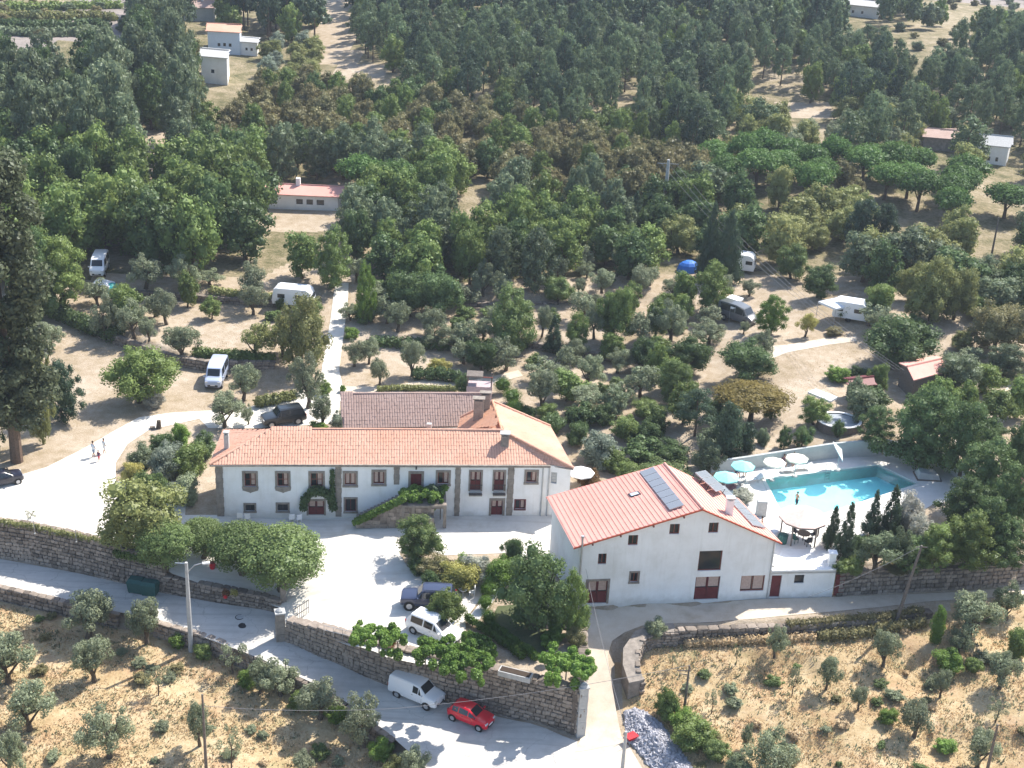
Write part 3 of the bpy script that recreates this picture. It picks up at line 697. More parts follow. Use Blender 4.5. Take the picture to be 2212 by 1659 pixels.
stone_wall('stone_wall', 'low dark wall along the lower road edge left of the lamp post', wpath([(-240,1240,-4.8,-3.42),(0,1301,-4.8,-3.4),(124,1331,-4.9,-3.4),(250,1360,-4.9,-3.4)]), .5, .38, seed=6, limit=140)
stone_wall('stone_wall', 'low wall along the lower road edge behind the olive bushes', wpath([(335,1379,-4.9,-3.4),(466,1417,-4.8,-3.3),(548,1456,-4.9,-3.3),(638,1502,-5.0,-3.5),(729,1550,-5.2,-3.8),(839,1630,-5.4,-4.1)]), .5, .4, seed=7, limit=140)
stone_wall('stone_wall', 'thick curved dry-stone wall with pale flat top at the corner of the lane', [(*P3(u, v, zt)[:2], zb, zt) for u, v, zb, zt in [(1462,1366,-1.2,-.05),(1420,1368,-1.3,-.1),(1395,1380,-1.4,-.2),(1383,1400,-1.7,-.4),(1380,1425,-2.0,-.7),(1384,1450,-2.4,-1.0),(1392,1468,-2.6,-1.3)]], 1.35, .3, seed=8, limit=200, face=1, cap=False, corem=M_stone)
stone_wall('stone_wall', 'low wall along the top of the dry field below the white barn', wpath([(1462,1390,-1.2,-.05),(1621,1384,-1.2,0),(1709,1382,-1.2,0),(1888,1365,-1.1,.05),(2010,1343,-.9,.05)]), .55, .34, seed=9, limit=170)
stone_wall('stone_wall', 'dark retaining wall in shade behind the lane right of the red gate', wpath([(1812,1287,0,2.3),(1900,1281,0,2.2),(2060,1274,0,2.1),(2330,1252,0,2.0)]), .7, .4, seed=10, limit=150)
stone_wall('stone_wall', 'half-hidden terrace wall behind the blue camper van', wpath([(60,674,0,1.3),(128,694,0,1.2),(254,748,0,1.1),(374,790,0,1.1),(441,801,0,1.1),(588,803,0,1.1)]), .6, .4, seed=11, limit=90)
stone_wall('stone_wall', 'shaded terrace wall below the white caravan on the upper campsite', wpath([(220,630,1,2.2),(283,648,1,2.1),(400,656,1,2.1),(534,666,1,2.1),(690,677,1,2.1)]), .6, .4, seed=12, limit=90)
stone_wall('stone_wall', 'half-hidden terrace wall right of the campsite track', wpath([(790,752,0,1.1),(815,754,0,1.1),(990,761,0,1.1),(1150,760,0,1.1),(1240,779,0,1.1),(1400,794,0,1.1)]), .6, .4, seed=13, limit=70)
stone_wall('stone_wall', 'upper terrace wall among the olives in the middle of the campsite', wpath([(820,660,1,2.0),(1012,672,1,2.0),(1180,672,1,2.0),(1380,666,1,2.0)]), .6, .4, seed=14, limit=70)
stone_wall('terrace_wall', 'pale grey rendered wall behind the parasols along the swimming pool', [(*P3(u, v, 2.6)[:2], 2.6, zt) for u, v, zt in [(1536,1024,3.9),(1600,1018,4.0),(1700,1005,4.15),(1800,992,4.3),(1905,985,4.4)]], .35, stones=False, cat='wall').children[0].data.materials[0] = M_render
stone_wall('terrace_wall', 'grey rendered wall in shade at the right end of the pool terrace', [(*P3(u, v, 2.6)[:2], 2.6, zt) for u, v, zt in [(1906,985,4.4),(1975,1000,4.3),(2040,1013,4.3),(2088,1058,4.2)]], .35, stones=False, cat='wall').children[0].data.materials[0] = M_render
# corner posts, piers and gates
def pier(name, label, u, v, z, w, h, mat=M_stone, capm=None, cat='pillar'):
    p = P3(u, v, z); t = thing(name, label, cat, p)
    n = max(2, int(h/.55)); 
    for i in range(n):
        mb = MB(); k = 1-.04*(i % 2); mb.box(p+Vector((0, 0, h*i/n-(.3 if i == 0 else 0))), (w*k, w*k, h/n-.012+(.3 if i == 0 else 0)), .3); mb.build('stone_block', mat, t)
    mb = MB(); mb.box(p+Vector((0, 0, h)), (w*1.15, w*1.15, .12), .3); mb.tube([p+Vector((0, 0, h+.1)), p+Vector((0, 0, h+.25)), p+Vector((0, 0, h+.42))], [w*.5, w*.42, w*.1], 8); mb.build('cap', capm or mat, t); return t
pier('gate_pillar', 'pale stone gate pillar with a rounded cap at the start of the tall wall', 606, 1380, -2.9, .75, 2.6, capm=M_conc)
pier('gate_pillar', 'slim gate pillar half hidden in the shade of the plane trees', 612, 1312, -2.8, .5, 2.1)
pier('wall_pillar', 'square concrete pillar at the lower corner of the wall by the lane', 1251, 1597, -4.2, .7, 4.9, M_conc, cat='pillar')
for u, v, w, lab in ((636,1352,1,'open iron gate leaf standing inside the stone gate pillar'),):
    p = P(u, v); t = thing('iron_gate', lab, 'gate', p, 1.0)
    for k in range(9):
        mb = MB(); mb.tube([(k*.22, 0, .05), (k*.22, 0, 1.7)], .02, 4); mb.build('bar', M_iron, t, world=False)
    for z in (.15, .9, 1.6):
        mb = MB(); mb.box((.9, 0, z), (1.8, .04, .04)); mb.build('rail', M_iron, t, world=False)
# ---------------------------------------------------------------- buildings
class Facade:
    def __init__(s, a, b):
        s.o = Vector(a); s.d = Vector((b[0]-a[0], b[1]-a[1], 0)).normalized(); s.n = Vector((s.d.y, -s.d.x, 0)); s.L = (Vector(b[:2])-Vector(a[:2])).length
    def sz(s, u, v):
        r = ray(u, v); t = (s.o-CAM).dot(s.n)/r.dot(s.n); p = CAM+r*t; return (p-s.o).dot(s.d), p.z
    def rect(s, u0, v0, u1, v1):
        (a, zt), (b, _), (c, zb) = s.sz(u0, (v0)), s.sz(u1, v0), s.sz((u0+u1)/2, v1)
        a = s.sz(u0, (v0+v1)/2)[0]; b = s.sz(u1, (v0+v1)/2)[0]; zt = s.sz((u0+u1)/2, v0)[1]
        return min(a, b), zb, max(a, b), zt
    def p(s, x, z, out=0.0): return s.o + s.d*x + s.n*out + Vector((0, 0, z-s.o.z))
    def box(s, mb, x0, z0, x1, z1, o0, o1):
        """a block on the facade between depths o0 and o1 (positive stands proud)"""
        A = [s.p(x0, z0, o1), s.p(x1, z0, o1), s.p(x1, z0, o0), s.p(x0, z0, o0)]
        B = [s.p(x0, z1, o1), s.p(x1, z1, o1), s.p(x1, z1, o0), s.p(x0, z1, o0)]
        mb.hexa(A, B); return mb
def wall_with_holes(fc, outline, holes, mt, parent, depth=.22, name='wall'):
    """a wall face with real openings; outline and holes in (along, height)"""
    pts = [Vector(p) for p in outline]; ed = [(i, (i+1) % len(pts)) for i in range(len(pts))]
    for x0, z0, x1, z1 in holes:
        b = len(pts); pts += [Vector(q) for q in ((x0, z0), (x1, z0), (x1, z1), (x0, z1))]; ed += [(b+i, b+(i+1) % 4) for i in range(4)]
    v, e, f, *_ = delaunay_2d_cdt(pts, ed, [], 0, 1e-5); mb = MB(); ol = np.array([p[:] for p in outline])
    for t in f:
        c = sum((v[i] for i in t), Vector((0, 0)))/len(t)
        if not inpoly(np.array([c.x]), np.array([c.y]), ol)[0]: continue
        if any(x0 < c.x < x1 and z0 < c.y < z1 for x0, z0, x1, z1 in holes): continue
        q = [fc.p(v[i].x, v[i].y) for i in t]
        if (q[1]-q[0]).cross(q[2]-q[0]).dot(fc.n) < 0: q = q[::-1]
        mb.poly(q)
    for x0, z0, x1, z1 in holes:
        c = [(x0, z0), (x1, z0), (x1, z1), (x0, z1)]
        for (a, b), (c_, d_) in zip(c, c[1:]+c[:1]): mb.poly([fc.p(a, b), fc.p(c_, d_), fc.p(c_, d_, -depth), fc.p(a, b, -depth)])
    return mb.build(name, mt, parent)
def window(fc, r, parent, frame=None, trim=None, tw=.14, cols=2, rows=1, pane=None, apron=False, depth=.2, name='window', curtain=False, sill=True):
    """opening r = (x0, z0, x1, z1): glass and frame set back in the wall, stone trim proud of it"""
    x0, z0, x1, z1 = r; frame = frame or M_brownwood; w = x1-x0; h = z1-z0
    mb = MB(); fc.box(mb, x0, z0, x1, z1, -depth-.05, -depth+.02); g = mb.build(name, pane or M_glass, parent)
    fw = min(.07, w*.1); mb = MB()
    for a, b, c, d in ((x0, z0, x0+fw, z1), (x1-fw, z0, x1, z1), (x0+fw, z0, x1-fw, z0+fw), (x0+fw, z1-fw, x1-fw, z1)): fc.box(mb, a, b, c, d, -depth+.02, -depth+.08)
    mb.build('frame', frame, g)
    for k in range(1, cols):
        mb = MB(); xx = x0+w*k/cols; fc.box(mb, xx-.03, z0+fw, xx+.03, z1-fw, -depth+.021, -depth+.075); mb.build('mullion', frame, g)
    for k in range(1, rows):
        mb = MB(); zz = z0+h*k/rows; fc.box(mb, x0+fw, zz-.02, x1-fw, zz+.02, -depth+.021, -depth+.07); mb.build('glazing_bar', frame, g)
    if curtain:
        for k in range(cols):
            if (hash_(name)+k+int(x0*7)) % 3 == 0: continue
            mb = MB(); a = x0+w*k/cols+fw+.03; b = x0+w*(k+1)/cols-fw-.03; fc.box(mb, a, z0+fw+h*.05, b, z1-fw-.02, -depth+.021, -depth+.03); mb.build('curtain', M_curtain, g)
    if trim:
        for nm, (a, b, c, d) in (('stone_jamb', (x0-tw, z0, x0, z1)), ('stone_jamb', (x1, z0, x1+tw, z1)), ('stone_lintel', (x0-tw, z1, x1+tw, z1+tw*1.1)), ('stone_sill', (x0-tw*1.15, z0-tw, x1+tw*1.15, z0))):
            if nm == 'stone_sill' and not sill: continue
            mb = MB(); fc.box(mb, a, b, c, d, -.03, .05 if nm != 'stone_sill' else .09); mb.build(nm, trim, g)
        if apron:
            mb = MB(); zz = z0-tw; pts = [(x0-tw, zz), (x0-tw, zz-.18), ((x0+x1)/2-.12, zz-.38), ((x0+x1)/2, zz-.46), ((x0+x1)/2+.12, zz-.38), (x1+tw, zz-.18), (x1+tw, zz)]
            A = [fc.p(a, b, .045) for a, b in pts]; B = [fc.p(a, b, -.02) for a, b in pts]
            mb.poly(A); [mb.poly([A[i], B[i], B[(i+1) % 7], A[(i+1) % 7]]) for i in range(7)]; mb.build('stone_apron', trim, g)
    return g
def door(fc, r, parent, mt=None, trim=None, tw=.16, panes=True, leaves=2, depth=.2):
    x0, z0, x1, z1 = r; mt = mt or M_redwood; w = x1-x0; h = z1-z0
    mb = MB(); fc.box(mb, x0, z0, x1, z1, -depth-.05, -depth+.02); g = mb.build('door', M_glass if panes else mt, parent)
    for k in range(leaves):
        a = x0+w*k/leaves+.015; b = x0+w*(k+1)/leaves-.015; zl = z0+h*(.5 if panes else .97); mb = MB()
        fc.box(mb, a, z0+.02, b, zl, -depth+.02, -depth+.07)
        if panes:
            fc.box(mb, a, zl, a+.07, z1, -depth+.02, -depth+.07); fc.box(mb, b-.07, zl, b, z1, -depth+.02, -depth+.07); fc.box(mb, a+.07, z1-.08, b-.07, z1, -depth+.02, -depth+.07)
        mb.build('door_leaf', mt, g)
        mb = MB(); fc.box(mb, a+.12, z0+.18, b-.12, z0+h*.42, -depth+.07, -depth+.09); mb.build('panel', mt, g)
        if panes and leaves:
            mb = MB(); fc.box(mb, a+.09, zl+.1, b-.09, z1-.1, -depth+.021, -depth+.03); mb.build('curtain', M_curtain, g)
    mb = MB(); fc.box(mb, x0+w/leaves-.1 if leaves > 1 else x1-.14, z0+1.0, x0+w/leaves-.05 if leaves > 1 else x1-.09, z0+1.14, -depth+.071, -depth+.12); mb.build('handle', M_iron, g)
    if trim:
        for nm, (a, b, c, d) in (('stone_jamb', (x0-tw, z0, x0, z1)), ('stone_jamb', (x1, z0, x1+tw, z1)), ('stone_lintel', (x0-tw, z1, x1+tw, z1+tw*1.2))):
            mb = MB(); fc.box(mb, a, b, c, d, -.03, .05); mb.build(nm, trim, g)
    return g
def slab(poly, th, mb=None):
    mb = mb or MB(); a = [Vector(p) for p in poly]; b = [p-Vector((0, 0, th)) for p in a]; n = len(a)
    mb.poly(a); mb.poly(b[::-1]); [mb.poly([b[i], b[(i+1) % n], a[(i+1) % n], a[i]]) for i in range(n)]; return mb
def tiles(poly, eave, parent, mt, w=.25, ln=.42, name='roof_tiles', seed=0, lift=.02):
    """rows of half-round tiles over a roof face; eave = (a, b) along the lower edge"""
    a, b = Vector(eave[0]), Vector(eave[1]); pl = [Vector(p) for p in poly]; ex = (b-a).normalized()
    nn = (pl[1]-pl[0]).cross(pl[2]-pl[0]).normalized(); nn = nn if nn.z > 0 else -nn; ey = nn.cross(ex).normalized(); ey = ey if ey.z > 0 else -ey
    q = np.array([((p-a).dot(ex), (p-a).dot(ey)) for p in pl]); g = random.Random(seed)
    x0, y0 = q.min(0); x1, y1 = q.max(0); xs, ys = np.meshgrid(np.arange(x0+w/2, x1, w), np.arange(y0+ln/2, y1, ln))
    k = inpoly(xs.ravel(), ys.ravel(), q); mb = MB(); n = len(mb.v); vv = []; ff = []
    for x, y in zip(xs.ravel()[k], ys.ravel()[k]):
        jx, jz = g.uniform(-.012, .012), g.uniform(-.006, .012)
        for (yy, hh, kw) in ((y-ln*.56, .045, .5), (y+ln*.5, .028, .45)):
            for (dx, dz) in ((-kw, 0), (-kw*.55, .8), (kw*.55, .8), (kw, 0)): vv.append(a+ex*(x+jx+dx*w)+ey*yy+nn*(lift+jz+dz*hh))
        b0 = len(vv)-8
        ff += [(b0, b0+1, b0+5, b0+4), (b0+1, b0+2, b0+6, b0+5), (b0+2, b0+3, b0+7, b0+6), (b0, b0+3, b0+2, b0+1)]
    mb.v = vv; mb.f = ff; mb.m = [0]*len(ff); return mb.build(name, mt, parent, kind='stuff')
_rt = MB(); _rt.tube([(0, -.24, 0), (0, .24, .02)], [.15, .125], 8); RIDGE = {}
def ridge(a, b, parent, mt):
    a, b = Vector(a), Vector(b); d = b-a; n = max(1, int(d.length/.42)); d1 = d.normalized()
    if mt.name not in RIDGE: RIDGE[mt.name] = _rt.mesh('ridge_tile', mt)
    q = Vector((0, 1, 0)).rotation_difference(d1).to_euler()
    for i in range(n): put('ridge_tile', RIDGE[mt.name], parent, a+d1*(i+.5)*d.length/n+Vector((0, 0, .06))-wmat(parent).translation, q)
def chimney(parent, p, w, d, h, mt, cap=True, rz=0.0, capm=None):
    mb = MB(); mb.box(p-Vector((0, 0, .6)), (w, d, h+.6), rz); c = mb.build('chimney', mt, parent)
    if cap:
        for sx in (-1, 1):
            for sy in (-1, 1):
                mb = MB(); mb.box(p+Matrix.Rotation(rz, 3, 'Z') @ Vector((sx*(w/2-.06), sy*(d/2-.06), 0))+Vector((0, 0, h)), (.1, .1, .18), rz); mb.build('post', mt, c)
        mb = MB(); mb.box(p+Vector((0, 0, h+.18)), (w*1.25, d*1.25, .09), rz); mb.build('chimney_cap', capm or mt, c)
    return c

# ---- the long manor house
A0 = P3(470, 1113, 0); B0 = P3(1182, 1114, 0); C0 = P3(1226, 1119, 0)
manor = thing('manor_house', 'long white two-storey manor house with terracotta hipped roof and stone window surrounds', 'house', A0)
fm = Facade(A0, B0); fr_ = Facade(B0, C0); EZ = 5.35
UPR = [(528,1022,552.5,1051,1), (599,1022,623,1051,1), (671,1022,697,1051,2), (745,1022,768,1048,0), (807,1019,830,1045.5,0), (945.7,1020,969,1045.5,0), (1137,1019,1159,1042,0)]
LOW = [(530,1090,550,1104), (599.5,1089,622,1104), (746,1077.5,769,1105)]
holes = []; jobs = []
for i, (a, b, c, d, ap) in enumerate(UPR):
    r = fm.rect(a, b, c, d); holes.append(r); jobs.append((window, r, dict(trim=M_stone, apron=ap == 1, curtain=True, rows=2 if ap else 1, sill=True, tw=.2, cols=2)))
for r4 in LOW:
    r = fm.rect(*r4); holes.append(r); jobs.append((window, r, dict(trim=M_stone, frame=M_iron if r4[0] < 700 else M_redwood, tw=.16, cols=2)))
r = fm.rect(1112.4,1080,1134,1100); holes.append(r); jobs.append((window, r, dict(trim=M_redwood, frame=M_redwood, tw=.08, curtain=True)))
for r4, kw in (((666,1082,700,1113), dict(trim=M_stone)), ((1061,1081,1085.7,1116), dict(trim=M_stone, tw=.2)), ((887,1023,910.5,1060), dict(trim=M_stone, panes=False, tw=.22)),
               ((1016,1019,1038.7,1060), dict(trim=M_stone)), ((1067.5,1019,1089,1060), dict(trim=M_stone))):
    r = list(fm.rect(*r4)); r[1] = max(r[1], .02)
    if r[1] < .4: r[1] = .02
    holes.append(tuple(r)); jobs.append((door, tuple(r), kw))
wall_with_holes(fm, [(0, -.6), (fm.L, -.6), (fm.L, EZ), (0, EZ)], holes, M_plaster, manor)
for f_, r, kw in jobs: f_(fm, r, manor, **kw)
rw = fr_.rect(1190,1020,1203,1044.5); wall_with_holes(fr_, [(0, -.6), (fr_.L, -.6), (fr_.L, EZ-.05), (0, EZ-.05)], [rw], M_plaster, manor); window(fr_, rw, manor, frame=M_metal, pane=M_metal, rows=4)
# the other walls, closing the volume
e1 = P3(453, 1004, 5.3); e2 = P3(1190, 1003.5, 5.3); e3 = P3(1239, 1012, 5.3); e4 = P3(1188.5, 921.5, 5.3); e0 = P3(482, 929, 5.3)
rl = P3(587, 928, 7.05); rr = P3(1084, 930.5, 7.15); rb = P3(1064, 868, 7.1); wl = P3(986, 905, 5.4)
ins = lambda p, q, k=.45: p+(q-p).normalized()*k
bl = e0+Vector((.45, -.45, 0)); rbk = e4+Vector((-.5, -.4, 0))
backy = bl.y; jx = wl.x+.5
ring = [C0, rbk, Vector((wl.x+.6, rbk.y+.8, 0)), Vector((wl.x+.6, backy+.1, 0)), bl, A0]
mb = MB()
for a, b in zip(ring, ring[1:]): mb.poly([(b.x, b.y, -.6), (a.x, a.y, -.6), (a.x, a.y, EZ-.1), (b.x, b.y, EZ-.1)])
mb.build('wall', M_plaster, manor)
# stone pilasters, made of stacked blocks, and the cornice
for u0, u1, v0, v1 in ((467,482,1006,1113), (724.5,737.5,1006,1113), (850.6,862.4,1006,1046), (983,994,1006,1113), (1096,1109,1006,1113)):
    x0 = fm.sz(u0, 1050)[0]; x1 = fm.sz(u1, 1050)[0]; zt = EZ; zb = max(fm.sz((u0+u1)/2, v1)[1], 0) if v1 < 1100 else -.1
    if u0 == 467: x0, x1 = -.02, .62
    n = max(3, int((zt-zb)/.48))
    for i in range(n):
        mb = MB(); a = zb+(zt-zb)*i/n; k = .03*(i % 2); fm.box(mb, x0-k, a, x1+k, a+(zt-zb)/n-.012, -.02, .06+.01*(i % 2)); mb.build('pilaster_stone', M_stone, manor)
for i in range(16):
    mb = MB(); a = fm.L*i/16; fm.box(mb, a+.01, EZ-.2, a+fm.L/16-.01, EZ-.0, -.02, .2); mb.build('cornice_stone', M_stone, manor)
for xx in (fm.sz(1171, 1050)[0], fm.L-.08):
    mb = MB(); mb.tube([fm.p(xx, 0, .1), fm.p(xx, EZ-.1, .1)], .06, 6); mb.build('downpipe', M_metal, manor)
# iron balconies in front of the two tall doors
for r4 in ((1013,1041,1041.5,1064.7), (1064.5,1041,1092,1064.5)):
    x0, z0, x1, z1 = fm.rect(*r4); mb = MB(); fm.box(mb, x0, z0-.1, x1, z0, -.02, .5); s_ = mb.build('balcony', M_stone, manor)
    for zz in (z0+.08, z1-.1): mb = MB(); fm.box(mb, x0, zz, x1, zz+.05, .44, .49); mb.build('rail', M_iron, s_)
    for k in range(12):
        mb = MB(); q = x0+(x1-x0)*(k+.5)/12; fm.box(mb, q-.015, z0, q+.015, z1-.05, .45, .48); mb.build('baluster', M_iron, s_)
# wall lantern over the entrance
lx, lz = fm.sz(899, 1012); mb = MB(); fm.box(mb, lx-.07, lz, lx+.07, lz+.3, .1, .24); fm.box(mb, lx-.02, lz+.3, lx+.02, lz+.36, -.02, .24); mb.build('lantern', M_iron, manor)
# roof faces
faces = [([e1, e2, rr, rl], (e1, e2), M_tile), ([e0, e1, rl], (e0, e1), M_tile), ([e2, e3, rr], (e2, e3), M_tile), ([e3, e4, rb, rr], (e3, e4), M_tile), ([wl, rr, rb], (wl+Vector((0, -3, 0)), wl+Vector((0, 3, 0))), M_tile2)]
_d = (rr-rl); _d.z = 0; _d.normalize(); back_e = e0+_d*((wl.x+.2-e0.x)/_d.x); back_e.z = 5.35; wl2 = Vector((wl.x+.4, rbk.y+1.2, 5.35))
faces = [([e1, e2, rr, rl], (e1, e2), M_tile), ([e0, e1, rl], (e0, e1), M_tile), ([e2, e3, rr], (e2, e3), M_tile), ([e3, e4, rb, rr], (e3, e4), M_tile),
         ([rl, rr, back_e, e0], (back_e, e0), M_tile), ([rr, rb, wl2, back_e], (back_e, wl2), M_tile2), ([rb, e4, wl2], (e4, wl2), M_tile)]
mb = MB()
for fpoly, _, _ in faces: slab(fpoly, .14, mb)
mb.build('roof', M_tile, manor)
for i, (fpoly, ev, mt_) in enumerate(faces): tiles(fpoly, ev, manor, mt_, seed=i)
for a, b in ((e1, rl), (rl, rr), (e3, rr), (rr, rb), (rb, e4), (rb, wl2)): ridge(a, b, manor, M_tile2 if a is rr else M_tile)
mb = MB(); mb.tube([e1+Vector((0, -.08, -.08)), e2+Vector((0, -.08, -.08)), e3+Vector((0, -.08, -.08))], .07, 6); mb.build('gutter', M_stone, manor)
chimney(manor, P3(490, 962, 6.0), .42, .42, 1.15, M_conc, capm=M_conc)
chimney(manor, P3(1090, 968, 6.0), .75, .6, 1.35, M_stone, capm=M_conc)
chimney(manor, P3(1033, 905, 6.4), .95, .6, 2.0, M_brownwood if False else M_stone)
chimney(manor, P3(1048, 880, 7.0), .9, .5, 1.4, M_stone)
chimney(manor, P3(927, 925, 6.4), .45, .4, .5, M_conc, cap=False)
# ---- the lower wing with the old tiles behind it
o1 = P3(741, 925, 4.0); o2 = P3(1000, 920, 4.0); o3 = P3(1052, 851, 6.2); o4 = P3(735, 852, 6.2)
ow = thing('farm_building', 'low rear wing with a weathered brown tile roof behind the manor house', 'farm building', (o1.x, o1.y, 0))
b3 = o3+Vector((.5, 4.2, -1.7)); b4 = o4+Vector((0, 4.2, -1.7)); o2.x = max(o2.x, wl.x-.2)
mb = MB(); slab([o1, o2, o3, o4], .15, mb); slab([o4, o3, b3, b4], .15, mb); mb.build('roof', M_oldtile, ow)
tiles([o1, o2, o3, o4], (o1, o2), ow, M_oldtile, seed=31, ln=.4); tiles([o4, o3, b3, b4], (b3, b4), ow, M_oldtile, seed=32); ridge(o4, o3, ow, M_oldtile)
mb = MB(); i_ = .35
q = [(o1.x+i_, o1.y+i_), (o2.x-i_, o2.y+i_), (b3.x-i_, b3.y-i_), (b4.x+i_, b4.y-i_)]
for (a, b), za in zip(zip(q, q[1:]+q[:1]), range(4)): mb.poly([(*a, -.3), (*b, -.3), (*b, 3.9), (*a, 3.9)])
mb.poly([(q[0][0], q[0][1], 3.9), (o4.x+i_, o4.y, 6.0), (q[3][0], q[3][1], 3.9)]); mb.poly([(q[1][0], q[1][1], 3.9), (q[2][0], q[2][1], 3.9), (o3.x-i_, o3.y, 6.0)])
mb.build('wall', M_plaster, ow)
# ---- outside stairs with a planted landing
SP = lambda x, out, z: fm.p(x, z, out)
s0 = fm.sz(770, 1100)[0]; s1 = fm.sz(868, 1100)[0]; s2 = fm.sz(962, 1100)[0]; DP = 2.3; LZ = 2.35
st = thing('outside_staircase', 'stone outside staircase climbing along the manor front to the raised entrance door', 'staircase', fm.p(s0, 0))
n = 13
for i in range(n):
    mb = MB(); a = s0+(s1-s0)*i/n; b = s0+(s1-s0)*(i+1)/n; zz = LZ*(i+1)/n; fm.box(mb, a, -.2, b-.005, zz, .06, DP-.42); mb.build('step', M_stone, st)
gs = random.Random(5); wa = MB()
for zc in range(6):
    z = zc*.4; x = s0
    while x < s2-.3:
        w = gs.uniform(.35, .7); top = min(1, max(0, (x+w/2-s0)/(s1-s0)))*LZ+.35
        if z+.3 < top and not (x > s2-1.5 and z < 2.0): mb = MB(); fm.box(mb, x+.01, z, min(x+w, s2)-.01, min(z+.39, top), DP-.4, DP+gs.uniform(-.03, .04)); mb.build('stone', M_stones, st)
        x += w
mb = MB(); fm.box(mb, s1, LZ-.18, s2, LZ, .06, DP+.1); mb.build('landing', M_stone, st)
for xx in (s1+.1, s1+1.0, s2-1.55, s2-.15): mb = MB(); fm.box(mb, xx-.14, 0, xx+.14, LZ-.18, DP-.25, DP+.03); mb.build('pillar', M_stone, st)
mb = MB(); fm.box(mb, s1+1.6, 0, s1+2.9, 1.3, DP+.05, DP+.5); mb.build('bench', M_stone, st)

# ---- the barn-like house with the pink sheet roof
bA = P3(1243, 1306, 0); bB = P3(1659, 1291, 0); fb = Facade(bA, bB)
g1 = P3(1238.8, 1183, 5.68); g2 = P3(1518, 1099, 8.98); g3 = P3(1689, 1172.5, 5.5)
h1 = P3(1180, 1073.6, 5.68); h2 = P3(1435, 1001.5, 8.98); h3 = P3(1597, 1078, 5.5)
barn = thing('white_house', 'big white gabled house with pink corrugated roof and solar panels beside the pool', 'house', bA)
zL = fb.sz(1250, 1188)[1]; zR = fb.sz(1672, 1172)[1]; xr, zr = fb.sz(1516, 1106)
# rake line on the facade plane from the roof itself
def roofz(a, b, x):
    xa = (a-fb.o).dot(fb.d); xb = (b-fb.o).dot(fb.d); return a.z+(b.z-a.z)*(x-xa)/(xb-xa)
def plz(a, b, c, p):
    n_ = (b-a).cross(c-a); return a.z-(n_.x*(p.x-a.x)+n_.y*(p.y-a.y))/n_.z
xR = (g2-fb.o).dot(fb.d)
for _ in range(30): xR += (plz(g3, g2, h1+(h2-h1)*1.0 if False else h3, fb.p(xR, 0))-plz(g1, g2, h1, fb.p(xR, 0)))*.6      # where the two slopes meet on this wall
roofl = lambda x: plz(g1, g2, h1, fb.p(x, 0)); roofr = lambda x: plz(g3, g2, h3, fb.p(x, 0))
zz0 = roofl(0)-.09; zz1 = roofr(fb.L)-.09; zz2 = roofl(xR)-.09
BW = [(1389,1200,1302+0,0)]
brects = [((1292,1196,1310,1219), 'w', dict()), ((1357,1156,1378,1178), 'w', dict()), ((1446.5,1132,1468,1154), 'w', dict()), ((1531,1129,1552,1151), 'w', dict()),
          ((1362,1237,1378,1257), 'w', dict(trim=M_stone)), ((1509,1190,1559,1233), 'w', dict(cols=1)), ((1600,1243.5,1651,1277), 'w', dict(cols=2, curtain=True)),
          ((1268,1255,1312,1300), 'd', dict(trim=M_stone)), ((1501,1246,1554,1290), 'd', dict())]
holes = []; jobs = []
for r4, k, kw in brects:
    r = list(fb.rect(*r4))
    if k == 'd': r[1] = .02
    holes.append(tuple(r)); jobs.append((k, tuple(r), kw))
wall_with_holes(fb, [(0, -.5), (fb.L, -.5), (fb.L, zz1), (xR, zz2), (0, zz0)], holes, M_plaster, barn)
for k, r, kw in jobs:
    if k == 'w': window(fb, r, barn, frame=M_brownwood, **kw)
    else: door(fb, r, barn, **kw)
dirb = (h2-g2).normalized(); dl = lambda p, back: Vector((p.x, p.y, 0))+Vector((back.x, back.y, 0))
kL = (h1-g1); kR = (h3-g3)
pA, pB = fb.p(0, 0), fb.p(fb.L, 0); pC = pB+Vector((kR.x, kR.y, 0))*.95; pD = pA+Vector((kL.x, kL.y, 0))*.97
kM = (h2-g2); pM = fb.p(xR, 0)+Vector((kM.x, kM.y, 0))*.96
mb = MB()
mb.poly([(pD.x, pD.y, -.5), (pA.x, pA.y, -.5), (pA.x, pA.y, zz0), (pD.x, pD.y, zz0)])
mb.poly([(pB.x, pB.y, -.5), (pC.x, pC.y, -.5), (pC.x, pC.y, zz1), (pB.x, pB.y, zz1)])
mb.poly([(pC.x, pC.y, -.5), (pM.x, pM.y, -.5), (pD.x, pD.y, -.5), (pD.x, pD.y, zz0), (pM.x, pM.y, zz2), (pC.x, pC.y, zz1)])
mb.build('wall', M_plaster, barn)
def sheets(a0, a1, b0, b1, n, parent):
    """sheet panels side by side from the eave (a0-a1) up to the ridge (b0-b1), each with raised ribs"""
    nn = (a1-a0).cross(b0-a0).normalized(); nn = nn if nn.z > 0 else -nn
    for i in range(n):
        mb = MB()
        for sgn in (0,):
            f0, f1 = i/n, (i+1)/n; q = [a0.lerp(a1, f0), a0.lerp(a1, f1), b0.lerp(b1, f1), b0.lerp(b1, f0)]
            if (q[1]-q[0]).cross(q[2]-q[0]).dot(nn) < 0: q = q[::-1]
            mb.hexa([p-nn*.07 for p in q], q)
            for k in range(2):
                c = (i+(k+.5)/2)/n; w = .075/(a1-a0).length; l0, l1 = a0.lerp(a1, c-w), a0.lerp(a1, c+w); m0, m1 = b0.lerp(b1, c-w), b0.lerp(b1, c+w)
                q2 = [l0, l1, m1, m0]
                if (q2[1]-q2[0]).cross(q2[2]-q2[0]).dot(nn) < 0: q2 = q2[::-1]
                mb.hexa([p+nn*.001 for p in q2], [p+nn*.035 for p in q2])
        mb.build('roof_sheet', M_sheet, parent)
sheets(g1, g2, h1, h2, 14, barn); sheets(g3, g2, h3, h2, 9, barn)
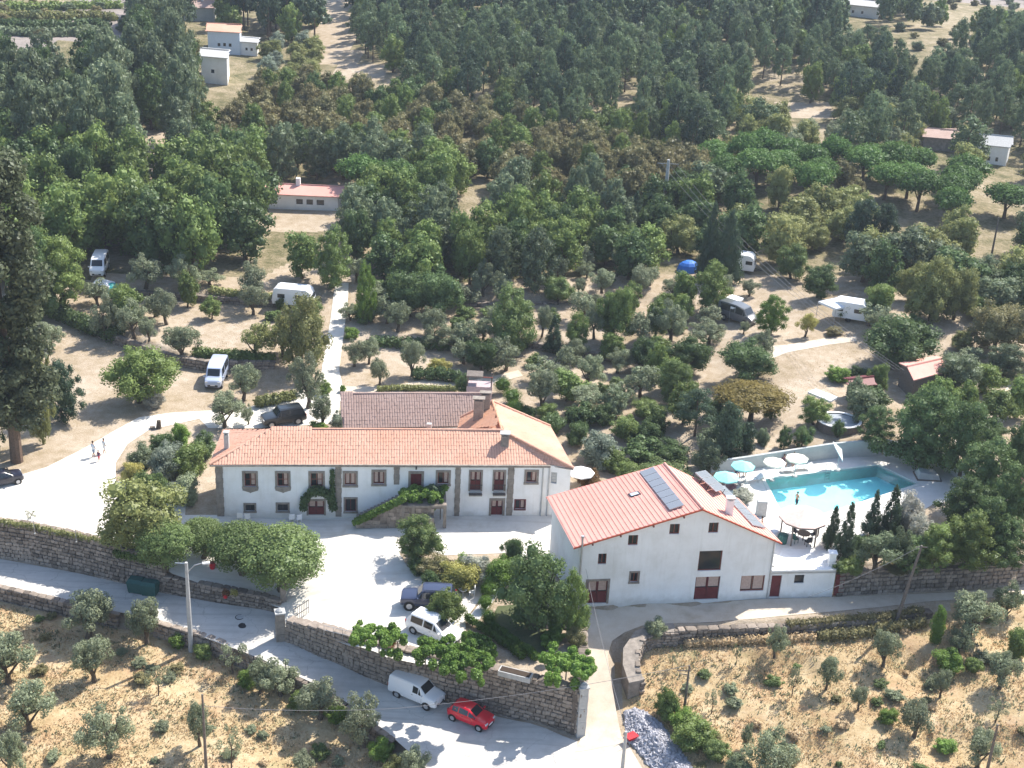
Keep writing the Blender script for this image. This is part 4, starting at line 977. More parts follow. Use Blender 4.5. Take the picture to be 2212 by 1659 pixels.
mb = MB(); mb.tube([g2+Vector((0, 0, .03)), h2+Vector((0, 0, .03))], .12, 6); mb.build('ridge_cap', M_sheet, barn)
for a, b in ((g1, g2), (g2, g3), (h1, h2), (h2, h3)):
    mb = MB(); mb.tube([a+Vector((0, 0, -.08)), b+Vector((0, 0, -.08))], .09, 4); mb.build('barge_board', M_sheetedge, barn)
for fx in (.1, .33, .6, .85):
    mb = MB(); x = xR*fx; fb.box(mb, x-.06, roofl(x)-.3, x+.06, roofl(x)-.14, 0, .35); mb.build('rafter_end', M_brownwood, barn)
def on_roof(u, v, a, b, c):
    n_ = (b-a).cross(c-a).normalized(); r = ray(u, v); return CAM+r*((a-CAM).dot(n_)/r.dot(n_)), (n_ if n_.z > 0 else -n_)
def collector(corners, pl, parent, n, lift=.06, name='solar_panel', mt=None, label=None):
    c = [on_roof(u, v, *pl)[0] for u, v in corners]; nn = on_roof(*corners[0], *pl)[1]     # a-b one end, d-c the other
    for i in range(n):
        f0, f1 = (i+.03)/n, (i+.97)/n; q = [c[0].lerp(c[3], f0), c[1].lerp(c[2], f0), c[1].lerp(c[2], f1), c[0].lerp(c[3], f1)]
        if (q[1]-q[0]).cross(q[2]-q[0]).dot(nn) < 0: q = q[::-1]
        mb = MB(); mb.hexa([p+nn*lift for p in q], [p+nn*(lift+.08) for p in q]); s = mb.build(name, M_metal, parent, label=label)
        if lift > .3:
            for p in q: mb = MB(); mb.tube([p, p+nn*lift], .03, 4); mb.build('bracket', M_iron, s)
        ce = sum(q, Vector())/4; mb = MB(); q2 = [ce+(p-ce)*.93+nn*(lift+.084) for p in q]; mb.poly(q2); mb.build('glass', mt or M_panel, s)
PLL = (g1, g2, h1); PLR = (g3, g2, h3)
collector([(1382,1023),(1412,1012),(1479,1095),(1448,1105)], PLL, barn, 7, .12)
collector([(1494,1033),(1516,1028),(1560,1068),(1540,1075)], PLR, barn, 3, .55)
collector([(1548,1055),(1562,1052),(1652,1144),(1625,1138)], PLR, barn, 7, .1)
c = [on_roof(u, v, *PLL) for u, v in ((1357,1069),(1379,1063),(1385,1069),(1363,1076))]
mb = MB(); q = [p for p, _ in c][::-1]; nn = c[0][1]; mb.hexa([p+nn*.02 for p in q], [p+nn*.14 for p in q]); sk = mb.build('skylight', M_iron, barn)
ce = sum(q, Vector())/4; mb = MB(); mb.poly([ce+(p-ce)*.75+nn*.145 for p in q]); mb.build('glass', glassmat('skylight_glass', (.5, .55, .6), .15), sk)
cp, _ = on_roof(1574, 1110, *PLR); chimney(barn, cp, .62, .55, 1.35, M_plaster, capm=M_metal)
xp = fb.sz(1247, 1240)[0]; mb = MB(); mb.tube([fb.p(.12, 0, .28), fb.p(.12, 6.6, .28)], .09, 7); mb.tube([fb.p(.12, 6.6, .28), fb.p(.12, 6.8, .28)], .14, 7); mb.build('flue_pipe', M_metal, barn)
mb = MB(); mb.tube([fb.p(fb.L-.15, 0, .08), fb.p(fb.L-.15, zz1-.1, .08)], .05, 6); mb.build('downpipe', M_metal, barn)
# ---- annex with roof terrace
aA = fb.p(fb.L+.02, 0); aB = P3(1797, 1288, 0); fa = Facade(aA, aB)
annex = thing('annex', 'low white annex with flat terrace roof and red door right of the gabled house', 'annex', aA)
d1 = list(fa.rect(1665,1243,1687,1284)); d1[1] = .02; w1 = fa.rect(1716,1242,1737,1260)
wall_with_holes(fa, [(0, -.5), (fa.L, -.5), (fa.L, 2.62), (0, 2.62)], [tuple(d1), w1], M_plaster, annex)
door(fa, tuple(d1), annex, panes=False, leaves=1); window(fa, w1, annex, frame=M_iron, cols=1, curtain=True)
mb = MB(); fa.box(mb, -.05, 2.62, fa.L+.15, 2.78, -.35, .15); mb.build('parapet', M_plaster, annex)
mb = MB(); q = [fa.p(0, 0), fa.p(fa.L, 0), P3(1802, 1190, 2.6), P3(1690, 1185, 2.6)]
slab([Vector((p.x, p.y, 2.64)) for p in q], .3, mb); mb.poly([(q[1].x, q[1].y, -.3), (q[2].x, q[2].y, -.3), (q[2].x, q[2].y, 2.4), (q[1].x, q[1].y, 2.4)]); mb.build('terrace_roof', M_plaster, annex)
for k in range(9):
    mb = MB(); x = fa.L*(k+.3)/9; mb.tube([fa.p(x, 2.78, -.1), fa.p(x, 3.55, -.1)], .02, 5); mb.build('rail_post', M_white, annex)
for z in (3.2, 3.55): mb = MB(); mb.tube([fa.p(.3, z, -.1), fa.p(fa.L, z, -.1)], .018, 5); mb.build('handrail', M_white, annex)
rg = thing('garden_gate', 'dark red garden gate at the right end of the white annex', 'gate', P3(1788, 1284, 0)); f2 = Facade(P3(1800, 1288, 0), P3(1822, 1287, 0))
for k in range(6):
    mb = MB(); f2.box(mb, k*.14, .05, k*.14+.13, 2.15, -.1, -.04); mb.build('board', M_redwood, rg)
mb = MB(); f2.box(mb, 0, 1.75, .85, 1.85, -.04, -.01); f2.box(mb, 0, .35, .85, .45, -.04, -.01); mb.build('brace', M_redwood, rg)
mb = MB(); f2.box(mb, .7, 1.0, .76, 1.15, -.01, .04); mb.build('handle', M_iron, rg)
# white pillar with lamp at the terrace corner
q = P3(1795, 1222, 2.6); t = thing('terrace_pillar', 'white masonry pillar at the far corner of the annex terrace', 'pillar', q)
for i in range(3): mb = MB(); mb.box(q+Vector((0, 0, i*.42)), (.55-.02*(i % 2), .55-.02*(i % 2), .41)); mb.build('block', M_plaster, t)
mb = MB(); mb.box(q+Vector((0, 0, 1.26)), (.72, .72, .12)); mb.build('cap', M_white, t)

# ---- small far buildings
def cottage(name, label, cat, foot, wz, rz_, roofm, wallm=M_plaster, ridge_along=True, wins=(), over=.3, chim=None, base_z=None):
    """foot: front-left, front-right, back-right, back-left in picture pixels; gable roof with its ridge along the front"""
    z = base_z if base_z is not None else P(*foot[0]).z; q = [P3(u, v, z) for u, v in foot]; c = sum(q, Vector())/4
    t = thing(name, label, cat, Vector((c.x, c.y, z))); up = Vector((0, 0, 1))
    if not ridge_along: q = q[1:]+q[:1]
    A, B, C, D = q; eL, eR = (A+D)/2, (B+C)/2; rl_, rr_ = eL+up*(wz+rz_), eR+up*(wz+rz_)
    mb = MB()
    for a, b in ((B, C), (C, D), (D, A), (A, B)):
        if a is A and ridge_along and wins: continue
        if not ridge_along and a is D and wins: continue
        mb.poly([a-up, b-up, b+up*wz, a+up*wz])
    mb.poly([D+up*wz, A+up*wz, rl_-up*.02]); mb.poly([B+up*wz, C+up*wz, rr_-up*.02]); mb.build('wall', wallm, t)
    if wins:
        f = Facade(A, B) if ridge_along else Facade(D, A); hs = [f.rect(*w) for w in wins]
        wall_with_holes(f, [(0, -1), (f.L, -1), (f.L, wz+z), (0, wz+z)] if True else 0, hs, wallm, t, .15)
        for h in hs: window(f, h, t, frame=M_iron, cols=1, depth=.12)
    ov = (A-D).normalized()*over; oo = (B-A).normalized()*over; s = rz_/((A-D).length/2)
    F1 = [A+up*wz+ov-up*over*s-oo, B+up*wz+ov-up*over*s+oo, rr_+oo, rl_-oo]; F2 = [C+up*wz-ov-up*over*s+oo, D+up*wz-ov-up*over*s-oo, rl_-oo, rr_+oo]
    mb = MB(); slab([p+up*.1 for p in F1], .12, mb); slab([p+up*.1 for p in F2], .12, mb); mb.build('roof', roofm, t)
    if roofm is not M_sheet:
        for k, fp in enumerate((F1, F2)): tiles([p+up*.1 for p in fp], (fp[0], fp[1]), t, roofm, w=.5, ln=.9, seed=k)
    mb = MB(); mb.tube([rl_-oo+up*.13, rr_+oo+up*.13], .12, 5); mb.build('ridge_cap', roofm, t)
    if chim is not None:
        p = rl_.lerp(rr_, chim); mb = MB(); mb.box(p-up*.4, (.6, .6, 1.5)); mb.build('chimney', wallm, t)
    return t
cottage('cottage', 'white cottage with a pale pink roof among the trees left of centre', 'house', [(572,450),(730,457),(752,439),(590,431)], 2.3, .75, M_sheet, wins=((640,430,654,441),(662,431,676,442),(684,432,700,443)), chim=.4)
cottage('country_house', 'pale blue two-storey house with orange roof at the upper left', 'house', [(450,112),(519,116),(522,101),(454,98)], 4.3, .9, M_tile, wallm=simple('pale_blue_render', (.55, .63, .72), .9, var=.05), wins=((470,93,476,100),(482,93,488,100),(494,94,500,101)))
cottage('country_house', 'long low wing with flat light roof right of the pale blue house', 'house', [(519,118),(556,121),(559,110),(522,107)], 2.7, .3, M_conc, wins=((530,103,535,109),(541,104,546,110)))
cottage('outbuilding', 'tall plain white outbuilding with grey roof below the pale blue house', 'outbuilding', [(436,178),(492,183),(496,164),(442,159)], 5.0, .6, M_conc, ridge_along=True, wins=((456,150,463,158),))
cottage('old_farmhouse', 'old farmhouse with faded red roof half hidden by trees at the top left', 'house', [(398,45),(462,46),(466,36),(402,35)], 3.0, 1.0, M_oldtile, wallm=M_render, chim=.6)
cottage('far_house', 'long white house on the ridge near the top right', 'house', [(1822,32),(1896,40),(1900,30),(1828,22)], 2.6, .8, M_conc, wins=((1840,22,1845,28),(1860,24,1865,30)))
cottage('villa', 'white gabled villa with grey roof at the right edge above the umbrella pines', 'house', [(2106,350),(2172,357),(2178,343),(2112,337)], 3.2, 1.1, M_conc, wins=((2118,336,2124,345),(2133,338,2139,347),(2150,340,2156,349)))
cottage('stone_ruin', 'roofless-looking grey stone farmhouse left of the white villa', 'house', [(1992,322),(2062,328),(2070,306),(2000,302)], 2.2, .6, M_oldtile, wallm=M_stone)
cottage('tin_shed', 'shed with a pinkish red tin roof right of the big dark oak', 'shed', [(1968,862),(2032,844),(2012,814),(1940,828)], 2.4, .5, M_sheet, wallm=M_oldwood)
cottage('tin_shed', 'small shed with dark red roof edge left of the pink-roofed shed', 'shed', [(1835,868),(1880,862),(1872,845),(1828,850)], 1.8, .25, M_redwood, wallm=M_oldwood)
# terrace kiosk behind the farm wing
kq = P(1035, 858); kk = thing('barbecue_shelter', 'small pinkish walled shelter with a dark frame roof behind the rear wing', 'shelter', kq)
mb = MB(); mb.box(kq+Vector((0, 0, -.3)), (2.8, 1.6, 1.9)); mb.build('base_wall', simple('pink_render', (.42, .33, .34), .9), kk)
for sx in (-1.3, 1.3):
    for sy in (-.7, .7): mb = MB(); mb.box(kq+Vector((sx, sy, 1.6)), (.14, .14, 1.1)); mb.build('post', M_oldwood, kk)
mb = MB(); mb.box(kq+Vector((-.55, 0, 2.7)), (1.8, 1.7, .1)); mb.build('roof_panel', M_oldwood, kk)
mb = MB(); mb.box(kq+Vector((0, -.75, 2.7)), (2.9, .1, .1)); mb.build('beam', M_brownwood, kk)
# ---------------------------------------------------------------- vehicles
M_tyre = simple('tyre_rubber', (.02, .02, .02), .9); M_rim = simple('alloy_rim', (.45, .45, .46), .35, .5)
M_lamp = glassmat('lamp_glass', (.6, .6, .6), .1); M_rlamp = glassmat('red_lamp_glass', (.35, .01, .01), .2); M_blackp = simple('black_trim', (.02, .02, .022), .5)
def paint(name, c, rough=.28):
    if name in MAT: return MAT[name]
    mt, nt, out = newmat(name); b = finish(nt, out, c, rough, 0, spec=.5); b.inputs['Coat Weight'].default_value = .4; b.inputs['Coat Roughness'].default_value = .08
    MAT[name] = mt; return mt
# stations: x, belt height, roof height, half width at belt, half width at roof
SHAPES = {
 'hatch': (3.55, .31, [(0,.72,.72,.60,.55),(.12,.86,.90,.74,.66),(.55,.92,.97,.79,.62),(.98,.95,1.03,.80,.60),(1.62,.97,1.46,.81,.57),(2.5,.97,1.50,.81,.57),(3.1,.97,1.42,.80,.56),(3.42,.95,1.02,.76,.58),(3.55,.70,.72,.68,.55)], (.62,3.0), (3,4),(4,5),(5,6),(6,7)),
 'van': (4.45, .34, [(0,.78,.78,.66,.62),(.12,.95,1.0,.80,.74),(.6,1.02,1.12,.88,.78),(.98,1.08,1.2,.89,.76),(1.55,1.1,1.76,.90,.72),(2.1,1.1,1.86,.90,.72),(4.2,1.1,1.86,.90,.72),(4.38,1.1,1.78,.88,.72),(4.45,.7,.72,.84,.8)], (.78,3.55), (3,4),(4,5),None,None),
 'mpv': (4.75, .34, [(0,.72,.72,.66,.62),(.15,.88,.94,.82,.76),(.7,.96,1.04,.90,.78),(1.1,1.0,1.12,.91,.74),(1.95,1.02,1.66,.92,.70),(2.9,1.02,1.74,.92,.70),(4.2,1.02,1.70,.91,.70),(4.62,1.0,1.15,.88,.72),(4.75,.7,.72,.82,.72)], (.85,3.85), (3,4),(4,5),(5,6),(6,7)),
 'suv': (4.6, .42, [(0,.85,.85,.70,.66),(.1,1.02,1.08,.84,.78),(.7,1.1,1.16,.92,.82),(1.35,1.14,1.22,.93,.80),(1.85,1.15,1.82,.93,.76),(2.8,1.15,1.86,.93,.76),(4.2,1.15,1.84,.93,.76),(4.5,1.12,1.2,.92,.80),(4.6,.8,.82,.88,.84)], (.8,3.65), (3,4),(4,5),(5,6),(6,7)),
 'camper': (5.0, .4, [(0,.85,.85,.74,.7),(.1,1.05,1.1,.86,.8),(.45,1.18,1.28,.92,.82),(.7,1.22,1.36,.93,.8),(1.25,1.25,2.15,.93,.80),(2.4,1.25,2.35,.93,.82),(4.7,1.25,2.35,.93,.82),(4.9,1.25,2.25,.92,.82),(5.0,.7,.75,.9,.86)], (.9,3.9), (3,4),(4,5),(5,6),None),
}
def vehicle(name, label, cat, kind, p, rz, mt, group=None, glass=None, roof=None):
    L_, zb, S, ax, ws, sd1, sd2, rw = SHAPES[kind]; glass = glass or M_glass; t = thing(name, label, cat, p, rz)
    mb = MB(); n = len(S); cx = L_/2
    prof = []
    for x, b, r, w, wr in S: prof.append([(cx-x, -w*.93, zb), (cx-x, -w, zb+.25), (cx-x, -w, b), (cx-x, -wr, r-.03), (cx-x, -wr*.75, r), (cx-x, wr*.75, r), (cx-x, wr, r-.03), (cx-x, w, b), (cx-x, w, zb+.25), (cx-x, w*.93, zb)])
    for i in range(n-1):
        for k in range(10): mb.poly([prof[i][k], prof[i][(k+1) % 10], prof[i+1][(k+1) % 10], prof[i+1][k]])
    mb.poly(prof[0][::-1]); mb.poly(prof[-1]); me = mb.mesh('body', mt); bm = bmesh.new(); bm.from_mesh(me); bmesh.ops.remove_doubles(bm, verts=bm.verts, dist=1e-4); bmesh.ops.recalc_face_normals(bm, faces=bm.faces)
    bmesh.ops.bevel(bm, geom=[e for e in bm.edges if len(e.link_faces) == 2 and e.calc_face_angle(0) > .5], offset=.045, segments=2, affect='EDGES'); 
    for f in bm.faces: f.smooth = True
    bm.to_mesh(me); bm.free(); me.set_sharp_from_angle(angle=R_(40)) if hasattr(me, 'set_sharp_from_angle') else None
    body = put('body', me, t)
    def pane(i, j, side, a=.06, b=.94, lo=.10, hi=.86, nm='side_window'):
        mb = MB(); s = -1 if side == 0 else 1; idx = (2, 3) if side == 0 else (7, 6)
        P0, P1 = [Vector(q) for q in (prof[i][idx[0]], prof[j][idx[0]])]; Q0, Q1 = [Vector(q) for q in (prof[i][idx[1]], prof[j][idx[1]])]
        def at(u, v): return P0.lerp(P1, u).lerp(Q0.lerp(Q1, u), v)+Vector((0, s*.012, .005))
        if (Q0-P0).length < .2: q = [at(a+.45, lo), at(b, lo), at(b, hi), at(b-.06, hi)] 
        elif (Q1-P1).length < .2: q = [at(a, lo), at(b-.45, lo), at(a+.08, hi), at(a, hi)]
        else: q = [at(a, lo), at(b, lo), at(b, hi), at(a, hi)]
        mb.poly(q if s < 0 else q[::-1]); mb.build(nm, glass, body, world=False)
    def screen(i, j, nm):
        mb = MB(); a0, a1 = Vector(prof[i][4]), Vector(prof[i][5]); b0, b1 = Vector(prof[j][4]), Vector(prof[j][5]); nn = (a1-a0).cross(b0-a0).normalized(); nn = nn if nn.z > 0 else -nn
        k = 1.12; f = lambda u, v: a0.lerp(b0, v).lerp(a1.lerp(b1, v), .5+(u-.5)*k)+nn*.012
        mb.poly([f(.0, .08), f(1., .08), f(.98, .92), f(.02, .92)]); mb.build(nm, glass, body, world=False)
    screen(ws[0], ws[1], 'windscreen')
    if rw: screen(rw[0], rw[1], 'rear_window')
    for sd in (0, 1):
        pane(ws[0], ws[1], sd, nm='quarter_window'); pane(sd1[0], sd1[1], sd)
        if sd2: pane(sd2[0], sd2[1], sd)
    for k, xx in enumerate(ax):
        for s in (-1, 1):
            w = S[3][3]; x = cx-xx; r = zb*.98
            wh = put('wheel', None, t); wh.location = (x, s*(w-.09), r)
            mb = MB(); mb.tube([(0, -.1, 0), (0, .1, 0)], r, 16); mb.build('tyre', M_tyre, wh, world=False)
            mb = MB(); mb.tube([(0, s*.095, 0), (0, s*.112, 0)], r*.62, 10); mb.build('rim', M_rim, wh, world=False)
            mb = MB(); mb.tube([(x, s*(w-.02), r), (x, s*(w+.006), r)], r*1.16, 14); mb.build('wheel_arch', M_blackp, body, world=False)
    S1 = S[1]
    for s in (-1, 1):
        mb = MB(); mb.box((cx-.09, s*(S1[3]-.2), S1[1]-.16), (.16, .3, .13)); mb.build('headlight', M_lamp, t, world=False)
        mb = MB(); mb.box((-cx+.1, s*(S[-2][3]-.1), S[-2][1]-.28), (.14, .14, .3)); mb.build('tail_light', M_rlamp, t, world=False)
        m0 = S[3]; mb = MB(); mb.box((cx-m0[0]-.15, s*(m0[3]+.1), m0[1]+.02), (.1, .2, .14)); mb.build('wing_mirror', mt, t, world=False)
        mb = MB(); mb.box((cx-m0[0]-1.1, s*(m0[3]+.005), m0[1]-.14), (.16, .03, .03)); mb.build('door_handle', M_blackp, t, world=False)
        for xd in (m0[0]+.25, m0[0]+1.28): mb = MB(); mb.box((cx-xd, s*(m0[3]-.002), zb+.2), (.012, .02, m0[1]-zb-.26)); mb.build('door_seam', M_blackp, body, world=False)
    mb = MB(); mb.box((cx-.06, 0, zb+.06), (.14, S[0][3]*1.5, .2)); mb.build('bumper', M_blackp, t, world=False)
    mb = MB(); mb.box((-cx+.06, 0, zb+.06), (.14, S[-1][3]*1.7, .22)); mb.build('bumper', mt, t, world=False)
    mb = MB(); mb.box((cx+.012, 0, zb+.18), (.02, .5, .11)); mb.build('number_plate', M_white, t, world=False)
    if kind == 'suv':
        for s in (-1, 1): mb = MB(); mb.tube([(cx-1.9, s*.66, 1.9), (-cx+.6, s*.66, 1.9)], .025, 5); mb.build('roof_rail', M_blackp, t, world=False)
    return t
def heading(u0, v0, u1, v1):
    a, b = P(u0, v0), P(u1, v1); return math.atan2(b.y-a.y, b.x-a.x)
vehicle('parked_van', 'white panel van parked beside the tall stone wall behind the red car', 'van', 'van', P(900, 1508), heading(862, 1495, 938, 1530), paint('white_car_paint', (.78, .79, .80)))
vehicle('parked_car', 'small bright red hatchback parked on the road by the stone wall', 'car', 'hatch', P(1017, 1558), heading(985, 1545, 1050, 1572), paint('red_car_paint', (.62, .012, .03)))
vehicle('parked_car', 'long white people carrier parked in the yard behind the vines', 'car', 'mpv', P(938, 1372), heading(885, 1345, 985, 1385), paint('white_car_paint', (.78, .79, .80)))
vehicle('parked_car', 'dark blue-grey car in the yard half covered by the round bush', 'car', 'suv', P(925, 1308), heading(880, 1290, 960, 1294)+math.pi, paint('slate_car_paint', (.03, .04, .08)))
vehicle('parked_car', 'dark off-road car parked behind the manor beside the olives', 'car', 'suv', P(612, 914), heading(640, 905, 580, 915), paint('dark_car_paint', (.02, .025, .03)))
vehicle('parked_car', 'black car at the left edge of the gravel yard under the tall tree', 'car', 'hatch', P(8, 1045), heading(-15, 1048, 30, 1038), paint('black_car_paint', (.012, .014, .03)))
vehicle('camper_van', 'white and blue camper van parked on the dry grass left of centre', 'camper van', 'camper', P(469, 824), heading(480, 790, 463, 835), paint('pale_blue_car_paint', (.42, .48, .62)))
vehicle('camper_van', 'white camper van in deep shade at the upper left of the campsite', 'camper van', 'camper', P(216, 588), heading(222, 575, 212, 596), paint('white_car_paint', (.78, .79, .80)))
vehicle('camper_van', 'dark van with its side to the awning at the right campsite', 'camper van', 'camper', P(1592, 694), heading(1575, 690, 1602, 697), paint('grey_car_paint', (.10, .11, .12)))
def caravan(label, u, v, rz, l=5.2, w=2.2, h=2.0, mt=None):
    mt = mt or paint('white_car_paint', (.78, .79, .80)); p = P(u, v); t = thing('caravan', label, 'caravan', p, rz)
    me = None; mb = MB(); q = [(-l/2, .45), (-l/2-.1, .9), (-l/2+.15, h+.35), (-l/2+.5, h+.5), (l/2-.6, h+.5), (l/2-.2, h+.2), (l/2+.12, 1.1), (l/2, .45)]
    A = [Vector((x, -w/2, z)) for x, z in q]; B = [Vector((x, w/2, z)) for x, z in q]; mb.poly(A); mb.poly(B[::-1]); [mb.poly([B[i], B[(i+1) % 8], A[(i+1) % 8], A[i]]) for i in range(8)]
    mb.build('body', mt, t, world=False)
    for s in (-1, 1):
        for xx in (-1.3, .9): mb = MB(); mb.box((xx, s*(w/2+.006), 1.3), (.9, .02, .5)); mb.build('window', M_glass, t, world=False)
        mb = MB(); mb.tube([(-.1, s*(w/2-.12), .33), (-.1, s*(w/2+.02), .33)], .33, 12); mb.build('wheel', M_tyre, t, world=False)
    mb = MB(); mb.box((l/2+.06, 0, 1.3), (.06, w*.7, .5)); mb.build('front_window', M_glass, t, world=False)
    mb = MB(); mb.box((0, -w/2-.01, .5), (.65, .03, 1.75)); mb.build('door', mt, t, world=False)
    mb = MB(); mb.tube([(l/2, -.4, .45), (l/2+1.1, 0, .42), (l/2, .4, .45)], .04, 5); mb.build('drawbar', M_iron, t, world=False)
    return t
caravan('white caravan parked below the upper terrace left of the campsite track', 635, 660, heading(605, 658, 665, 662), 4.8)
caravan('white caravan behind the big white awning at the right of the campsite', 1835, 690, heading(1815, 690, 1855, 692), 4.0)
caravan('small white caravan in shade at the foot of the tall dark conifer', 1603, 585, heading(1590, 586, 1615, 588), 3.2)
def awning(label, corners, z, drop, mt, poles=True, name='awning'):
    q = [P(u, v) for u, v in corners]; c = sum(q, Vector())/len(q); t = thing(name, label, name, c)
    tp = [Vector((p.x, p.y, c.z+z+(.0))) for p in q]; ap = c+Vector((0, 0, z+drop)); mb = MB(); n = len(tp)
    for i in range(n): mb.poly([tp[i], tp[(i+1) % n], ap]); mb.poly([tp[i], tp[i]-Vector((0, 0, .25)), tp[(i+1) % n]-Vector((0, 0, .25)), tp[(i+1) % n]])
    mb.build('canopy', mt, t)
    if poles:
        for p, a in zip(q, tp): mb = MB(); mb.tube([p, a], .03, 5); mb.build('pole', M_metal, t)
    return t
M_cloth = simple('white_canvas', (.74, .75, .76), .8, var=.04)
awning('large white pitched awning under the trees at the right of the campsite', [(1762,690),(1800,705),(1846,688),(1806,675)], 2.1, .8, M_cloth)
awning('small white square awning over the dark van on the campsite', [(1563,682),(1590,690),(1602,680),(1577,673)], 2.3, .1, M_cloth)
awning('second small white awning in front of the dark van on the campsite', [(1574,697),(1600,702),(1612,692),(1588,688)], 2.0, .25, M_cloth)
awning('long flat white tarpaulin over stored things in the orchard below the sheds', [(1742,872),(1790,888),(1806,880),(1758,866)], 1.3, .15, M_cloth, name='tarpaulin')
p = P(1853, 872); t = thing('water_tank', 'small pale water tank beside the small dark shed', 'water tank', p)
mb = MB(); mb.tube([p, p+Vector((0, 0, .9)), p+Vector((0, 0, 1.1))], [.6, .6, .35], 12); mb.build('tank', M_white, t); mb = MB(); mb.tube([p+Vector((0, 0, 1.1)), p+Vector((0, 0, 1.2))], .16, 8); mb.build('lid', M_metal, t)
def tent(label, u, v, w, l, h, mt, rz=0, name='tent'):
    p = P(u, v); t = thing(name, label, 'tent', p, rz); mb = MB(); N = 10; K = 5; rows = []
    for i in range(K+1):
        a = math.pi/2*i/K; rows.append([(math.cos(b)*math.cos(a)*l/2, math.sin(b)*math.cos(a)*w/2, math.sin(a)*h) for b in [2*math.pi*j/N for j in range(N)]])
    for i in range(K):
        for j in range(N): mb.poly([rows[i][j], rows[i][(j+1) % N], rows[i+1][(j+1) % N], rows[i+1][j]])
    mb.build('fly_sheet', mt, t, world=False)
    mb = MB(); mb.box((l*.36, 0, .05), (.3, w*.35, h*.55)); mb.build('entrance', M_iron, t, world=False)
    for s in (-1, 1): mb = MB(); mb.tube([(s*l*.42, -w*.35, 0), (0, 0, h+.03), (-s*l*.42, w*.35, 0)], .02, 4); mb.build('tent_pole', M_iron, t, world=False)
M_blue = simple('blue_nylon', (.03, .16, .55), .6); M_teal = simple('teal_nylon', (.05, .33, .33), .6)
tent('blue dome tent beside the yellow-green willow on the campsite', 1487, 585, 2.6, 3.4, 1.5, M_blue, .3)
tent('teal and white dome tent at the left edge of the campsite', 242, 634, 2.4, 2.8, 1.4, M_teal, .8)
awning('white flysheet beside the teal tent at the left campsite', [(200,632),(236,640),(250,628),(212,620)], 1.2, .5, M_cloth)
# ---------------------------------------------------------------- poles and wires
def pole(name, label, u, vb, vt, r, mt, z=None, arms=(), lean=(0, 0)):
    b = P(u, vb) if z is None else P3(u, vb, z); h = height_to(b, vt); t = thing(name, label, 'lamp post' if 'lamp' in name else 'utility pole', b)
    top = b+Vector((lean[0], lean[1], h)); mb = MB(); mb.tube([b-Vector((0, 0, .4)), b.lerp(top, .5), top], [r*1.35, r*1.1, r*.75], 8); mb.build('shaft', mt, t)
    for a in arms: mb = MB(); mb.tube([top+Vector(q) for q in a], .045, 5); mb.build('crossarm', mt if 'lamp' not in name else M_metal, t)
    return t, top
t, lampt = pole('lamp_post', 'tall pale concrete lamp post at the lower road edge', 413, 1405, 1215, .17, M_conc, arms=([(-.9, 0, -.1), (0, 0, -.1)], [(0, 0, -1.0), (.6, .2, -.35), (1.3, .4, -.2)]))
mb = MB(); mb.box(lampt+Vector((1.5, .45, -.32)), (.6, .26, .14), .3); mb.build('lamp_head', M_lamp, t)
_, pa = pole('utility_pole', 'thin dark pole standing in the lower left olive field', 447, 1690, 1500, .10, M_oldwood)
_, pb = pole('utility_pole', 'short dark pole with crossarm in the dry field left of the rubble', 1478, 1533, 1437, .09, M_oldwood, arms=([(-.9, 0, -.55), (.1, 0, -.5)], [(-.7, .1, -.9), (0, 0, -.9)]))
_, pc_ = pole('utility_pole', 'grey concrete pole at the bottom edge beside the rubble heap', 1337, 1735, 1580, .13, M_conc)
_, pd = pole('utility_pole', 'leaning wooden pole in front of the dark wall right of the annex', 1932, 1352, 1185, .13, M_oldwood, lean=(1.2, .6), arms=([(-.5, 0, -.15), (.5, 0, -.15)],))
_, pe = pole('utility_pole', 'grey pole at the bottom right corner among the olives', 2124, 1700, 1565, .11, M_oldwood)
_, pf = pole('pylon', 'pale concrete pylon with crossarm rising from the middle of the forest', 1434, 455, 345, .28, M_conc, arms=([(-1.6, 0, -.6), (1.6, 0, -.6)],))
_, pg = pole('utility_pole', 'slim far pole in the tan clearing at the upper left', 333, 385, 322, .12, M_oldwood)
_, ph = pole('utility_pole', 'short thin post on the pale meadow right of the big dark oak', 2140, 560, 470, .12, M_oldwood)
def wire(label, a, b, sag, n=14, r=.016, group=None):
    a, b = Vector(a), Vector(b); pts = [a.lerp(b, i/n)-Vector((0, 0, sag*4*(i/n)*(1-i/n))) for i in range(n+1)]
    mb = MB(); mb.tube(pts, r, 4); o = mb.build('overhead_wire', M_conc if r < .0155 else simple('dull_cable', (.16, .16, .17), .7)); tag(o, label, 'wire', group)
for k in range(3):
    dx = (k-1)*1.1
    wire('one of three parallel power lines dropping from the pylon towards the red shed', pf+Vector((dx, 0, -.5)), P3(1935+k*9, 800, 9), 2.0, 20, .016, 'power lines over the campsite')
gA = fb.p(.6, 3.6, .2)
wire('thin wire from the white house wall down to the pole by the rubble', gA, pc_, .5)
wire('wire crossing in front of the red car to the field pole', P3(860, 1530, 1.5), pb, .4)
wire('wire from the lower left pole across the olive bushes', pa-Vector((0, 0, 1.0)), P3(860, 1530, 1.5), .3)
wire('slanting wire pair from the leaning pole to the annex corner', pd, P3(1745, 1290, 3.5), .3)
